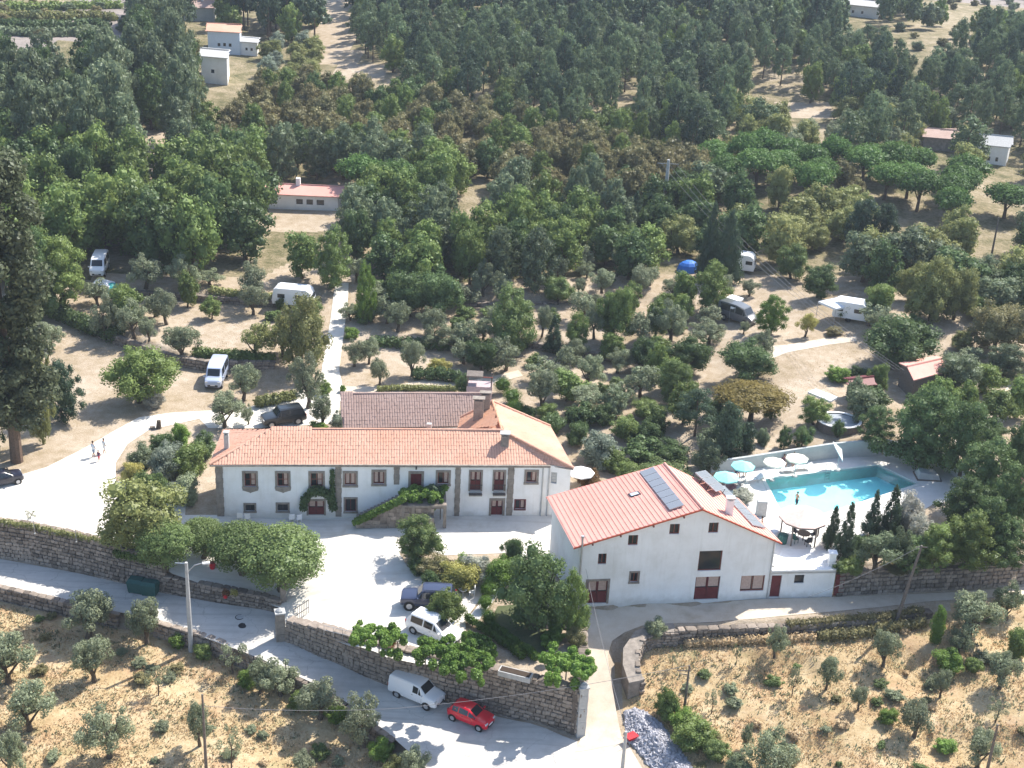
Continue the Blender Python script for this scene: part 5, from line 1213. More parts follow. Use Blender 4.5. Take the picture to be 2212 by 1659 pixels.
# ---------------------------------------------------------------- people
M_skin = simple('skin', (.45, .27, .19), .6, var=.05); M_hair = simple('dark_hair', (.05, .03, .02), .8)
def person(label, u, v, rz=0.0, shirt=(.7, .72, .75), legs=(.12, .13, .2), sc=1.0, z=None, pose='stand', bare=False, sitz=0.0):
    p = P(u, v) if z is None else P3(u, v, z); t = thing('person', label, 'person', p, rz)
    k = sc/1.74
    sit = pose == 'sit'; J = {}
    hip = .9 if not sit else .48
    J['p'] = (0, 0, hip); J['w'] = (0, 0, hip+.2); J['c'] = (0, 0, hip+.42); J['n'] = (0, 0, hip+.58); J['h0'] = (0, .01, hip+.68); J['h1'] = (0, .0, hip+.80)
    E = [('p', 'w'), ('w', 'c'), ('c', 'n'), ('n', 'h0'), ('h0', 'h1')]; Rr = {'p': (.14, .11), 'w': (.125, .095), 'c': (.165, .11), 'n': (.055, .055), 'h0': (.085, .095), 'h1': (.08, .09)}
    for s, a in ((-1, 'l'), (1, 'r')):
        st = .12 if not sit else 0
        J['H'+a] = (s*.09, 0, hip-.04)
        if sit: J['K'+a] = (s*.11, -.42, hip+.0); J['A'+a] = (s*.11, -.44, .08); J['T'+a] = (s*.11, -.58, .04)
        else: J['K'+a] = (s*.10, -s*.06, .48); J['A'+a] = (s*.10, s*st*.8, .08); J['T'+a] = (s*.11, s*st*.8-.14, .03)
        J['S'+a] = (s*.19, 0, hip+.50); J['E'+a] = (s*.25, .02, hip+.24); J['W'+a] = (s*.27, -.10, hip+.02); J['F'+a] = (s*.27, -.13, hip-.08)
        E += [('p', 'H'+a), ('H'+a, 'K'+a), ('K'+a, 'A'+a), ('A'+a, 'T'+a), ('c', 'S'+a), ('S'+a, 'E'+a), ('E'+a, 'W'+a), ('W'+a, 'F'+a)]
        Rr.update({'H'+a: (.09, .09), 'K'+a: (.06, .06), 'A'+a: (.04, .045), 'T'+a: (.035, .03), 'S'+a: (.06, .06), 'E'+a: (.042, .042), 'W'+a: (.03, .03), 'F'+a: (.035, .02)})
    ks = list(J); mb_ = bpy.data.meshes.new('body'); mb_.from_pydata([tuple(c*k for c in J[q]) for q in ks], [(ks.index(a), ks.index(b)) for a, b in E], [])
    o = bpy.data.objects.new('body', mb_); COL.objects.link(o); o.parent = t
    md = o.modifiers.new('skin', 'SKIN'); sv = mb_.skin_vertices[0].data
    for i, q in enumerate(ks): sv[i].radius = (Rr[q][0]*k, Rr[q][1]*k); sv[i].use_root = q == 'p'
    md2 = o.modifiers.new('sub', 'SUBSURF'); md2.levels = 1; md2.render_levels = 1; mb_.materials.append(M_skin)
    def part(nm, pts, rs, mt, n=8):
        mb = MB(); mb.tube([tuple(c*k for c in q) for q in pts], [r*k for r in rs], n); mb.build(nm, mt, t, world=False, smooth=True)
    part('hair', [(0, .02, hip+.70), (0, .02, hip+.80), (0, .02, hip+.875)], [.088, .1, .04], M_hair)
    ms = simple('cloth_%d_%d_%d' % tuple(int(c*99) for c in shirt), shirt, .9, var=.08)
    ml = simple('cloth_%d_%d_%d' % tuple(int(c*99) for c in legs), legs, .9, var=.08)
    if not bare:
        part('shirt', [(0, 0, hip+.0), (0, 0, hip+.22), (0, 0, hip+.44), (0, 0, hip+.555)], [.165, .145, .185, .075], ms)
        for s in (-1, 1): part('sleeve', [(s*.15, 0, hip+.51), (s*.235, .015, hip+.30)], [.085, .065], ms)
    part('shorts_waist', [(0, 0, hip-.08), (0, 0, hip+.06)], [.17, .155], ml)
    for s in (-1, 1):
        a = 'l' if s < 0 else 'r'; part('trouser_leg', [J['H'+a], tuple(Vector(J['H'+a]).lerp(Vector(J['K'+a]), .8))], [.105, .085], ml)
    return t
person('adult in a pale top walking on the white gravel, leftmost of three', 203, 988, 2.6, (.6, .66, .72), (.25, .3, .38), 1.8)
person('child in pink and red between two adults on the white gravel', 214, 997, 2.8, (.12, .06, .10), (.65, .12, .15), 1.25)
person('adult in light grey walking on the white gravel, rightmost of three', 226, 980, 2.4, (.62, .66, .68), (.6, .6, .62), 1.7)
person('person standing at the front edge of the swimming pool', 1719, 1098, 2.2, (.1, .1, .12), (.05, .06, .1), 1.75, z=2.65, bare=True)
person('person standing on the deck beside the gabled house roof', 1643, 1152, 1.2, (.4, .1, .1), (.35, .08, .08), 1.7, z=2.65, bare=True)
person('person in dark swimwear standing under the second cream parasol', 1712, 1010, .4, (.15, .05, .08), (.12, .04, .06), 1.7, z=2.65)
person('person seated under the rear turquoise parasol by the pool', 1590, 1028, .4, (.06, .06, .12), (.1, .1, .15), 1.7, z=2.65, pose='sit')
person('person in a light top seated beside the rear turquoise parasol', 1612, 1026, -.6, (.6, .5, .5), (.3, .3, .4), 1.7, z=2.65, pose='sit')
person('person seated at the wall between the two cream parasols', 1692, 1006, .2, (.2, .1, .12), (.1, .1, .12), 1.65, z=2.65, pose='sit')
# ---------------------------------------------------------------- pool furniture
def parasol(label, u, v, r, mt, tilt=0.0, h=2.2, z=2.65, group=None):
    p = P3(u, v, z); t = thing('parasol', label, 'parasol', p)
    mb = MB(); mb.tube([p, p+Vector((0, 0, h+.15))], .025, 6); mb.build('pole', M_metal, t)
    mb = MB(); mb.tube([p, p+Vector((0, 0, .12))], [.3, .24], 8); mb.build('base', M_conc, t)
    rt = Matrix.Rotation(tilt, 3, 'Y'); c = p+Vector((0, 0, h)); N = 8
    for i in range(N):
        a, b = 2*math.pi*i/N, 2*math.pi*(i+1)/N; e = [rt @ Vector((math.cos(q)*r, math.sin(q)*r, -.35*r*.6)) for q in (a, b)]; m_ = [rt @ Vector((math.cos(q)*r*.5, math.sin(q)*r*.5, -.02)) for q in (a, b)]; ap = rt @ Vector((0, 0, .18))
        mb = MB(); mb.poly([c+e[0], c+e[1], c+m_[1], c+m_[0]]); mb.poly([c+m_[0], c+m_[1], c+ap]); mb.poly([c+e[0], c+e[0]-Vector((0, 0, .12)), c+e[1]-Vector((0, 0, .12)), c+e[1]]); mb.build('canopy_panel', mt, t)
    return t
M_turq = simple('turquoise_canvas', (.26, .62, .60), .8, var=.12); M_cream = simple('cream_canvas', (.78, .75, .62), .8, var=.04)
parasol('rear turquoise parasol against the grey wall by the pool', 1600, 1046, 1.15, M_turq)
parasol('front turquoise parasol above the barn roof edge near the shrubs', 1564, 1070, 1.2, M_turq)
parasol('left cream parasol in front of the grey pool wall', 1668, 1038, 1.1, M_cream)
parasol('right cream parasol above the standing group by the pool', 1716, 1029, 1.1, M_cream)
parasol('white parasol tilted on edge near the far corner of the pool', 1808, 1016, 1.1, M_cloth, tilt=1.0)
def lounger(label, u, v, rz, z=2.65, col=None):
    p = P3(u, v, z); t = thing('sun_lounger', label, 'sun lounger', p, rz); m_ = col or M_cloth
    mb = MB(); mb.box((0, 0, .28), (1.2, .6, .06)); mb.build('seat', m_, t, world=False)
    mb = MB(); mb.hexa([(.6, -.3, .28), (1.15, -.3, .6), (1.15, .3, .6), (.6, .3, .28)], [(.6, -.3, .34), (1.12, -.3, .66), (1.12, .3, .66), (.6, .3, .34)]); mb.build('backrest', m_, t, world=False)
    for x in (-.5, .5):
        for y in (-.25, .25): mb = MB(); mb.box((x, y, 0), (.05, .05, .28)); mb.build('leg', M_white, t, world=False)
for i, (u, v, rz, lb) in enumerate(((1622,1040,.4,'pale sun lounger in front of the rear turquoise parasol'),(1640,1036,.9,'pale sun lounger nearest the left corner of the pool'),(1585,1046,-.3,'shaded sun lounger between the two turquoise parasols'),(1700,1019,.2,'sun lounger under the right cream parasol'),(1730,1014,.2,'sun lounger right of the standing group by the pool'))): lounger(lb, u, v, rz, col=M_metal if i == 2 else M_cloth)
# gazebo with pinkish roof
gp = P3(1728, 1163, 2.65); gz = thing('gazebo', 'pink-roofed round gazebo on dark posts at the front of the pool terrace', 'gazebo', gp); N = 10; RR = 2.15
for i in range(N):
    a, b = 2*math.pi*i/N, 2*math.pi*(i+1)/N; q = [gp+Vector((math.cos(x)*RR, math.sin(x)*RR, 2.15)) for x in (a, b)]; ap = gp+Vector((0, 0, 2.95))
    mb = MB(); mb.hexa([q[0], q[1], ap, ap], [p_+Vector((0, 0, .05)) for p_ in (q[0], q[1], ap, ap)]); mb.build('roof_panel', simple('faded_pink_roof', (.60, .46, .41), .8), gz)
    mb = MB(); mb.hexa([q[0]-Vector((0, 0, .1)), q[1]-Vector((0, 0, .1)), q[1]*.97+gp*.03-Vector((0, 0, .1)), q[0]*.97+gp*.03-Vector((0, 0, .1))], [q[0], q[1], q[1]*.97+gp*.03, q[0]*.97+gp*.03]); mb.build('fascia', M_oldwood, gz)
for k in range(5):
    a = 2*math.pi*k/5+.3; mb = MB(); mb.tube([gp+Vector((math.cos(a)*1.75, math.sin(a)*1.75, 0)), gp+Vector((math.cos(a)*1.75, math.sin(a)*1.75, 2.2))], .07, 6); mb.build('post', M_oldwood, gz)
tb = thing('garden_table', 'round garden table under the pink-roofed gazebo', 'table', gp+Vector((.2, -.3, 0)))
mb = MB(); mb.tube([(0, 0, .70), (0, 0, .74)], .6, 12); mb.build('tabletop', M_oldwood, tb, world=False); mb = MB(); mb.tube([(0, 0, 0), (0, 0, .7)], .05, 6); mb.build('pedestal', M_iron, tb, world=False)
def chair(label, p, rz, mt):
    t = thing('garden_chair', label, 'chair', p, rz); mb = MB(); mb.box((0, 0, .42), (.5, .5, .05)); mb.build('seat', mt, t, world=False)
    mb = MB(); mb.box((-.24, 0, .47), (.05, .5, .5)); mb.build('backrest', mt, t, world=False)
    for x in (-.2, .2):
        for y in (-.2, .2): mb = MB(); mb.box((x, y, 0), (.04, .04, .42)); mb.build('leg', mt, t, world=False)
M_green = simple('green_plastic', (.03, .10, .09), .6)
for i, (a, m_, lb) in enumerate(((.4, M_iron, 'dark chair at the right of the gazebo table'), (2.2, M_iron, 'dark chair behind the gazebo table'), (3.7, M_green, 'green chair at the left of the gazebo table'), (5.0, M_iron, 'dark chair in front of the gazebo table'))):
    chair(lb, gp+Vector((.2+math.cos(a)*.95, -.3+math.sin(a)*.95, 0)), a+math.pi, m_)
for u, v, lb in ((1690,1172,'green storage bin left of the gazebo'),(1672,1166,'grey water butt beside the barn eave and gazebo')):
    p = P3(u, v, 2.65); t = thing('storage_bin', lb, 'bin', p); mb = MB(); mb.tube([p, p+Vector((0, 0, .8))], [.38, .45], 10); mb.build('tub', M_green if 'green' in lb else M_metal, t); mb = MB(); mb.tube([p+Vector((0, 0, .8)), p+Vector((0, 0, .9))], [.48, .3], 10); mb.build('lid', M_green if 'green' in lb else M_metal, t)
p = P3(1643, 1112, 2.65); t = thing('electric_cabinet', 'pale grey cabinet standing beside the barn roof on the pool deck', 'cabinet', p)
mb = MB(); mb.box(p, (.9, .6, 1.5)); mb.build('cabinet_body', M_render, t); mb = MB(); mb.box(p+Vector((0, -.31, .1)), (.8, .03, 1.3)); mb.build('door', M_conc, t)
# covered hot tub frame at the right of the pool, round splash pool
p = P3(2003, 1030, 2.65); t = thing('pool_cover', 'grey covered box on the shaded deck right of the pool', 'cover', p)
mb = MB(); mb.hexa([p+Vector(q) for q in ((-1.1, -.8, 0), (1.1, -.8, 0), (1.1, .8, 0), (-1.1, .8, 0))], [p+Vector(q) for q in ((-.9, -.6, .7), (.9, -.6, .5), (.9, .6, .5), (-.9, .6, .7))]); mb.build('canvas', M_render, t)
mb = MB(); mb.box(p+Vector((0, 0, -.02)), (2.4, 1.8, .1)); mb.build('frame', M_oldwood, t)
p = P(1810, 925); t = thing('splash_pool', 'raised round splash pool with white rim in the orchard', 'splash pool', p); N = 20
rim = [(math.cos(2*math.pi*i/N)*2.2, math.sin(2*math.pi*i/N)*1.9) for i in range(N)]
mb = MB(); [mb.poly([(a[0], a[1], -.1), (b[0], b[1], -.1), (b[0], b[1], .95), (a[0], a[1], .95)]) for a, b in zip(rim, rim[1:]+rim[:1])]; mb.build('tub_wall', M_oldwood, t, world=False)
for i in range(N):
    a, b = rim[i], rim[(i+1) % N]; mb = MB(); mb.hexa([(a[0]*1.04, a[1]*1.04, .9), (b[0]*1.04, b[1]*1.04, .9), (b[0]*.9, b[1]*.9, .9), (a[0]*.9, a[1]*.9, .9)], [(a[0]*1.04, a[1]*1.04, .98), (b[0]*1.04, b[1]*1.04, .98), (b[0]*.9, b[1]*.9, .98), (a[0]*.9, a[1]*.9, .98)]); mb.build('rim_segment', M_white, t, world=False)
mb = MB(); mb.poly([(a*.9, b*.9, .85) for a, b in rim]); mb.build('cover_sheet', simple('grey_cover', (.25, .28, .31), .5), t, world=False)
# ---------------------------------------------------------------- small things
def bin_(label, u, v, z, rz=.1):
    p = P3(u, v, z); t = thing('waste_container', label, 'waste bin', p, rz)
    mb = MB(); mb.hexa([(-.6, -.45, .15), (.6, -.45, .15), (.6, .45, .15), (-.6, .45, .15)], [(-.7, -.52, 1.15), (.7, -.52, 1.15), (.7, .52, 1.15), (-.7, .52, 1.15)]); mb.build('tub', M_green, t, world=False)
    mb = MB(); mb.hexa([(-.72, -.54, 1.15), (.72, -.54, 1.15), (.72, .54, 1.15), (-.72, .54, 1.15)], [(-.6, -.3, 1.4), (.6, -.3, 1.4), (.6, .35, 1.42), (-.6, .35, 1.42)]); mb.build('lid', M_green, t, world=False)
    for x in (-.5, .5):
        for y in (-.35, .35): mb = MB(); mb.tube([(x-.04, y, .08), (x+.04, y, .08)], .08, 8); mb.build('wheel', M_tyre, t, world=False)
bin_('left of two dark green waste containers against the retaining wall', 296, 1279, -3.35, -.15); bin_('right of two dark green waste containers against the retaining wall', 325, 1285, -3.35, -.15)
def pot(label, u, v, z, r, h, col, plantcol=None):
    p = P3(u, v, z) if z is not None else P(u, v); t = thing('flower_pot', label, 'plant pot', p); mb = MB(); mb.tube([p, p+Vector((0, 0, h))], [r*.7, r], 10); mb.build('pot', col, t)
    if plantcol:
        me = foliage_mesh('foliage', [(0, 0, 0, r*1.3), (r*.6, 0, -.1, r)], 160, .09, int(u), plantcol); o = put('foliage', me, t, (0, 0, h+r*.5))
M_redp = simple('red_plastic', (.45, .02, .03), .5)
pot('red tub standing in the shade of the plane trees', 459, 1228, None, .3, .6, M_redp, None)
pot('red flower pot on the low wall beside the yellow blossoms', 487, 1291, -1.75, .25, .4, M_redp, L['redgreen'])
pot('pot of yellow-green flowers on the low wall under the planes', 505, 1290, -1.8, .25, .35, M_stone, L['yellow'])
pot('terracotta pot of red flowers on the wall between the two vines', 845, 1398, .15, .3, .4, M_tile2, L['redgreen'])
p = P(1363, 1603); t = thing('red_barrow', 'small red wheelbarrow at the foot of the grey rubble heap', 'wheelbarrow', p, .6)
mb = MB(); mb.hexa([(-.3, -.2, .3), (.3, -.2, .3), (.3, .2, .3), (-.3, .2, .3)], [(-.5, -.35, .65), (.45, -.35, .65), (.45, .35, .65), (-.5, .35, .65)]); mb.build('tray', M_redp, t, world=False)
mb = MB(); mb.tube([(.6, -.05, .2), (.6, .05, .2)], .2, 10); mb.build('wheel', M_tyre, t, world=False)
for s in (-1, 1): mb = MB(); mb.tube([(.6, s*.08, .2), (-.3, s*.25, .32), (-1.1, s*.28, .6)], .025, 5); mb.build('handle', M_metal, t, world=False); mb = MB(); mb.tube([(-.35, s*.22, .3), (-.35, s*.25, 0)], .025, 5); mb.build('leg', M_metal, t, world=False)
# white garden set by the round bush
p = P(1000, 1288); tb = thing('bistro_table', 'small white garden table at the edge of the yard by the shrubs', 'table', p); mb = MB(); mb.tube([(0, 0, .7), (0, 0, .74)], .4, 10); mb.build('tabletop', M_white, tb, world=False); mb = MB(); mb.tube([(0, 0, 0), (0, 0, .7)], .03, 6); mb.build('pedestal', M_white, tb, world=False)
chair('white garden chair left of the small white table', p+Vector((-.75, -.1, 0)), 0, M_white); chair('white garden chair right of the small white table', p+Vector((.75, .1, 0)), math.pi, M_white)
p = P(1000, 1272); t = thing('statue', 'small pale stone statue among the flowering shrubs', 'statue', p)
mb = MB(); mb.box(p, (.45, .45, .5)); mb.build('plinth', M_conc, t); mb = MB(); mb.tube([p+Vector((0, 0, z)) for z in (.5, .7, .95, 1.15, 1.22, 1.32, 1.42)], [.2, .15, .13, .18, .06, .11, .04], 8); mb.build('figure', M_conc, t)
for k, (u, v) in enumerate(((520,1125),(535,1127),(630,1128),(645,1129))):
    lb = ['leftmost', 'second', 'third', 'rightmost'][k]
    chair(lb+' white plastic chair along the manor front behind the plane trees', P(u, v), 1.5+.2*k, M_white)
p = P(900, 1127); 
# parasol on the patio between the two houses
parasol('round white parasol on the patio between the manor and the gabled house', 1253, 1056, 1.3, M_cloth, z=.1, h=2.1)
# old planter trough on the wall
p = P3(1113, 1462, .3); t = thing('stone_trough', 'long stone planter trough at the foot of the garden by the wall', 'planter', p, -.32)
mb = MB(); mb.box((0, 0, 0), (2.6, .8, .45)); mb.build('trough', M_conc, t, world=False); mb = MB(); mb.box((0, 0, .45), (2.4, .6, .03)); mb.build('soil', simple('dark_soil', (.05, .035, .025), .95), t, world=False)
# metal fence on top of the wall and between the posts
f0, f1 = P3(700, 1372, -.4), P3(842, 1405, .1); t = thing('railing', 'thin metal railing on top of the stone wall left of the vines', 'railing', f0)
for k in range(8): q = f0.lerp(f1, k/7); mb = MB(); mb.tube([q, q+Vector((0, 0, .95))], .02, 5); mb.build('post', M_metal, t)
for z in (.5, .93): mb = MB(); mb.tube([f0+Vector((0, 0, z)), f1+Vector((0, 0, z))], .015, 5); mb.build('rail', M_metal, t)
for k, (u, v) in enumerate(((75,1152),(165,1170),(262,1188))):
    q = P3(u, v, .1); t = thing('fence_post', ['left', 'middle', 'right'][k]+' thin metal post on top of the long retaining wall', 'post', q); mb = MB(); mb.tube([q, q+Vector((0, 0, 1.3))], .03, 5); mb.build('shaft', M_metal, t); mb = MB(); mb.box(q-Vector((0, 0, .05)), (.14, .14, .08)); mb.build('foot', M_conc, t)
p = P(345//1, 925) if False else P(343, 922); t = thing('tree_stump', 'short dark stump with a stone beside the gravel yard edge', 'stump', P(343, 925)); p = P(343, 925); mb = MB(); mb.tube([p, p+Vector((.05, 0, .9))], [.3, .2], 8); mb.build('wood', M_bark, t); mb = MB(); mb.box(p+Vector((-.6, -.2, -.05)), (.5, .4, .3), .4); mb.build('boulder', M_stones, t)
# manhole covers and road marks
for u, v, lb in ((518,1334,'round pale manhole cover in the shaded road by the gate'), (525,1352,'dark round drain cover on the shaded road')):
    p = P(u, v); t = thing('manhole_cover', lb, 'manhole cover', p); mb = MB(); mb.tube([p+Vector((0, 0, .04)), p+Vector((0, 0, .062))], .33, 14); mb.build('lid', M_conc if 'pale' in lb else M_iron, t); mb = MB(); mb.tube([p+Vector((0, 0, .03)), p+Vector((0, 0, .055))], .40, 14); mb.build('ring', M_iron, t)
# ---------------------------------------------------------------- trees and plants, one by one
def T(lst, name, cat, shape, col, group=None, lod=0):
    for r in lst:
        u, vb, vt, w, lb = r[:5]; kw = r[5] if len(r) > 5 else {}
        plant(name, cat, lb, u, vb, vt, w, kw.get('s', shape), kw.get('c', col), group, kw.get('l', lod), zoff=kw.get('z', 0.0))
T([(190,1378,1262,118,'large olive tree just below the road, upper left of the olive field'),
   (318,1392,1279,90,'olive tree left of the concrete lamp post at the road edge'),
   (203,1473,1362,96,'olive tree below the large one, in the dry grass at the left'),
   (18,1475,1357,125,'broad olive tree cut by the left frame edge, upper one'),
   (64,1577,1460,118,'wide olive tree with forked trunk near the lower left corner'),
   (22,1672,1573,80,'olive tree at the very bottom left corner'),
   (236,1637,1508,112,'leaning olive tree in the middle of the lower left field'),
   (342,1502,1424,56,'thin half-bare olive tree left of the dark field pole',dict(s='sparse')),
   (432,1611,1500,68,'olive tree right beside the thin dark field pole'),
   (503,1455,1378,78,'wispy olive right of the lamp post by the road wall',dict(s='sparse')),
   (562,1497,1415,70,'olive bush against the road wall, first right of the wispy one'),
   (606,1502,1413,98,'dense olive by the road wall above the dry slope'),
   (692,1552,1462,104,'olive by the road wall opposite the parked white van'),
   (788,1612,1487,96,'tall olive at the road edge nearest the parked white van'),
   (887,1678,1605,80,'olive at the bottom edge beside the pale road'),
   (652,1672,1620,62,'small olive cut by the bottom edge left of the road'),
   (500,1668,1555,60,'sparse olive with creeping vine near the bottom, right of the field pole',dict(s='sparse')),
   (1673,1420,1339,56,'olive below the lane wall in front of the white gabled house'),
   (1784,1489,1408,54,'slender olive in the middle of the right dry field'),
   (1853,1535,1475,44,'small olive right of the slender one in the right field'),
   (1907,1439,1352,70,'olive below the leaning wooden pole'),
   (1974,1592,1503,82,'round dense olive in the lower right field'),
   (2030,1508,1437,46,'dark narrow olive above the round dense one'),
   (2091,1378,1267,116,'large olive beside the lane at the right'),
   (2070,1420,1352,60,'grey olive just below the large lane-side olive'),
   (2158,1487,1400,78,'olive near the right edge above the corner pole'),
   (2174,1338,1255,70,'olive at the right edge beside the lane',dict(c='olivedark')),
   (2110,1660,1566,80,'olive cut by the bottom edge left of the corner pole'),
   (1669,1690,1563,124,'big olive cut by the bottom edge in the right field'),
   (1608,1622,1560,34,'narrow young olive left of the big one at the bottom'),
   (1536,1542,1477,42,'small leaning olive with bare twigs right of the green bushes',dict(s='sparse')),
   (2150,1560,1500,60,'pale half-bare olive above the corner pole',dict(s='sparse')),
   (1590,1436,1385,26,'sapling olive in the middle of the pale dry grass',dict(s='sparse')),
   (1452,1442,1400,26,'thin sapling in the dry field right of the curved wall',dict(s='sparse')),
   (1710,1505,1430,44,'nearly bare young tree in the right dry field',dict(s='sparse')),
   ], 'olive_tree', 'olive tree', 'olive', 'olive', 'olive trees in the dry lower fields')
T([(485,923,833,88,'olive behind the left end of the manor roof'),
   (537,917,868,34,'small scraggly olive left of the dark off-road car'),
   (665,882,753,88,'tall olive beside the junction of the campsite track'),
   (697,926,842,60,'olive right of the dark off-road car'),
   (525,866,775,78,'olive right of the blue and white camper van'),
   (393,773,690,94,'wide olive above the round green tree on the left'),
   (322,737,678,48,'faint thin olive left of the wide one'),(360,701,612,70,'olive with dark trunk in the left clearing'),
   (290,727,641,68,'olive in the left campsite row, middle one'),(228,737,623,64,'olive in the left campsite row beside the teal tent'),
   (112,753,689,60,'small pale olive near the tall left tree'),(315,622,538,78,'olive against the dark trees, left of a pair'),
   (401,627,540,78,'olive against the dark trees, right of a pair'),(455,618,577,62,'low olive right of the pair by the dark trees'),
   (552,642,552,66,'upper olive of two at the left end of the clearing'),(547,680,604,62,'lower olive of two standing alone in the clearing'),
   (1043,638,559,64,'round olive with a clear dark trunk in the upper campsite'),(858,717,643,62,'olive right of the track above the open pitch'),
   (926,722,653,66,'olive in the row above the open pitch'),(950,752,692,86,'broad olive above the bright yellow bush'),
   (890,813,721,62,'olive with upright trunk right of the track junction'),(765,792,724,56,'olive on the right edge of the white track, left one'),
   (797,787,724,52,'olive on the right edge of the white track, right one'),(820,832,764,46,'small olive over the lower track junction'),
   (757,692,650,44,'grey bush-like olive on the right of the white track'),(1250,637,592,34,'small olive left of the central gap'),
   (1300,632,567,60,'rounded olive in the upper centre campsite'),(1268,600,560,40,'small round olive in the upper centre campsite'),
   (1380,639,563,58,'olive with clear trunk right of centre'),(1455,642,592,52,'grey olive below the blue dome tent'),
   (1283,732,642,56,'olive behind the small dark cypress'),(1448,737,637,76,'olive with leaning trunk in the central campsite'),
   (1170,727,653,42,'slim olive left of the small dark cypress'),(1530,747,676,88,'broad grey olive below the dark van awning'),
   (1650,772,706,56,'grey olive behind the large dark round tree'),(1270,832,757,72,'olive in the dense grey group, upper left one'),
   (1333,806,742,62,'olive in the dense grey group, upper right one'),(1240,782,722,52,'olive beside the yellow-green patch in the grey group'),
   (1170,886,783,84,'olive with forked trunk right of the clipped shrubs'),(1205,842,777,66,'olive between the forked one and the grey group'),
   (1265,889,822,92,'low wide olive right of the forked-trunk olive'),(1350,872,812,62,'small olive at the right end of the lower row'),
   (1290,672,628,40,'grey olive in the central gap'),(1605,722,690,30,'tiny olive beside the dark van'),
   (1618,640,598,44,'pale olive under the power lines')], 'olive_tree', 'olive tree', 'olive', 'olive', 'olive trees on the campsite')
T([(300,870,731,152,'large round green tree alone in the left gravel area'),
   (552,772,688,84,'straggly green tree in the clearing above the camper van',dict(s='olive',c='willow')),
   (655,800,628,118,'tall yellow-green tree leaning over the white track',dict(c='willow')),
   (612,772,680,84,'yellow-green tree left of the tall one by the track',dict(s='olive',c='willow')),
   (718,622,478,98,'upright green tree at the top of the white track',dict(s='tall')),
   (790,701,558,54,'bright green slender tree right of the white track',dict(s='tall',c='bright')),
   (788,690,640,70,'low wider growth around the bright slender tree',dict(s='bush',c='green')),
   (885,684,577,104,'dark leafy tree, left half of the big dark clump',dict(c='dark')),(945,680,566,110,'dark leafy tree, right half of the big dark clump',dict(c='dark')),
   (1040,802,722,78,'compact dark green tree beside the yellow bush',dict(c='dark')),(1102,764,603,112,'large pale green tree in the central campsite',dict(s='tall',c='plane')),
   (1205,657,589,72,'light green round tree in the upper centre campsite',dict(c='plane')),(1325,737,604,88,'spreading green tree with clear trunk in the centre'),
   (1415,727,637,66,'green tree left of the leaning olive',dict(c='green')),(1245,752,671,54,'green tree behind the small dark cypress'),
   (1535,674,554,90,'rounded deep green tree left of the dark van',dict(s='tall',c='green')),(1390,802,719,84,'dark green tree above the grey olive group',dict(c='dark')),
   (1490,804,714,98,'dark blue-green tree left of the big dark round tree',dict(c='dark')),(1608,818,722,126,'big dark round tree at the edge of the pale meadow',dict(c='dark')),
   (1455,872,768,92,'tall light green tree above the conifer',dict(s='tall',c='plane')),(1400,902,858,78,'green shrub-like tree behind the manor hedges',dict(c='green')),
   (1620,912,808,164,'wide tree with rusty yellow-brown top',dict(s='umbrella',c='rust')),
   (1663,722,627,68,'bright green young tree on the meadow',dict(s='tall',c='bright')),(1738,728,669,44,'small yellow round tree alone on the meadow',dict(s='olive',c='yellow')),
   (1925,796,664,164,'huge dark oak above the pink tin roof',dict(c='dark')),(1960,770,690,110,'right half of the huge dark oak group',dict(c='dark')),
   (1900,682,598,82,'green tree behind the white caravan awning'),(1828,690,640,46,'light tree overhanging the white awning',dict(c='plane')),
   (1708,602,519,82,'light green tree left of the white awning',dict(c='plane')),(1765,642,560,76,'dark tree directly behind the white awning',dict(c='dark')),
   (2120,642,538,88,'grey-green tree at the right, second row',dict(c='olivedark')),(2185,664,560,96,'dark green tree at the right edge, second row',dict(c='dark')),
   (2150,764,632,132,'large olive-green tree at the right edge',dict(c='brown')),(2170,812,735,92,'grey tree at the right edge above the side lane',dict(c='olivedark')),
   (2062,852,752,116,'grey-green tree right of the pink tin roof',dict(c='olivedark')),(2075,757,712,58,'yellow-green tree by the stone wall at the right',dict(c='willow')),
   (1757,917,852,74,'small spreading orchard tree behind the round splash pool',dict(c='green')),
   (1808,945,902,32,'slim green orchard tree in front of the splash pool',dict(c='dark')),(1733,967,914,52,'round dark orchard tree left of the splash pool',dict(c='dark')),
   (1692,970,918,38,'small dark orchard tree behind the left cream parasol',dict(c='dark')),(1665,905,868,44,'small orchard tree above the cream parasol')
   ], 'broadleaf_tree', 'tree', 'round', 'green')
T([(2010,694,543,110,'tall yellow willow-like tree at the right, left one'),(2060,690,560,96,'tall yellow willow-like tree at the right, right one'),
   (1970,650,560,76,'smaller yellow-green tree left of the tall willows'),(1975,692,608,56,'low yellow willow beside the big dark oak'),
   (1465,548,456,102,'dome-shaped yellow-green tree above the blue tent',dict(s='round')),
   (1700,532,449,124,'pale yellow-green tree right of the dark conifers'),(1352,562,479,68,'light green tree left of the dome-shaped one',dict(c='plane')),
   (1760,540,470,70,'yellowish tree behind the pale one')], 'willow_tree', 'tree', 'round', 'willow')
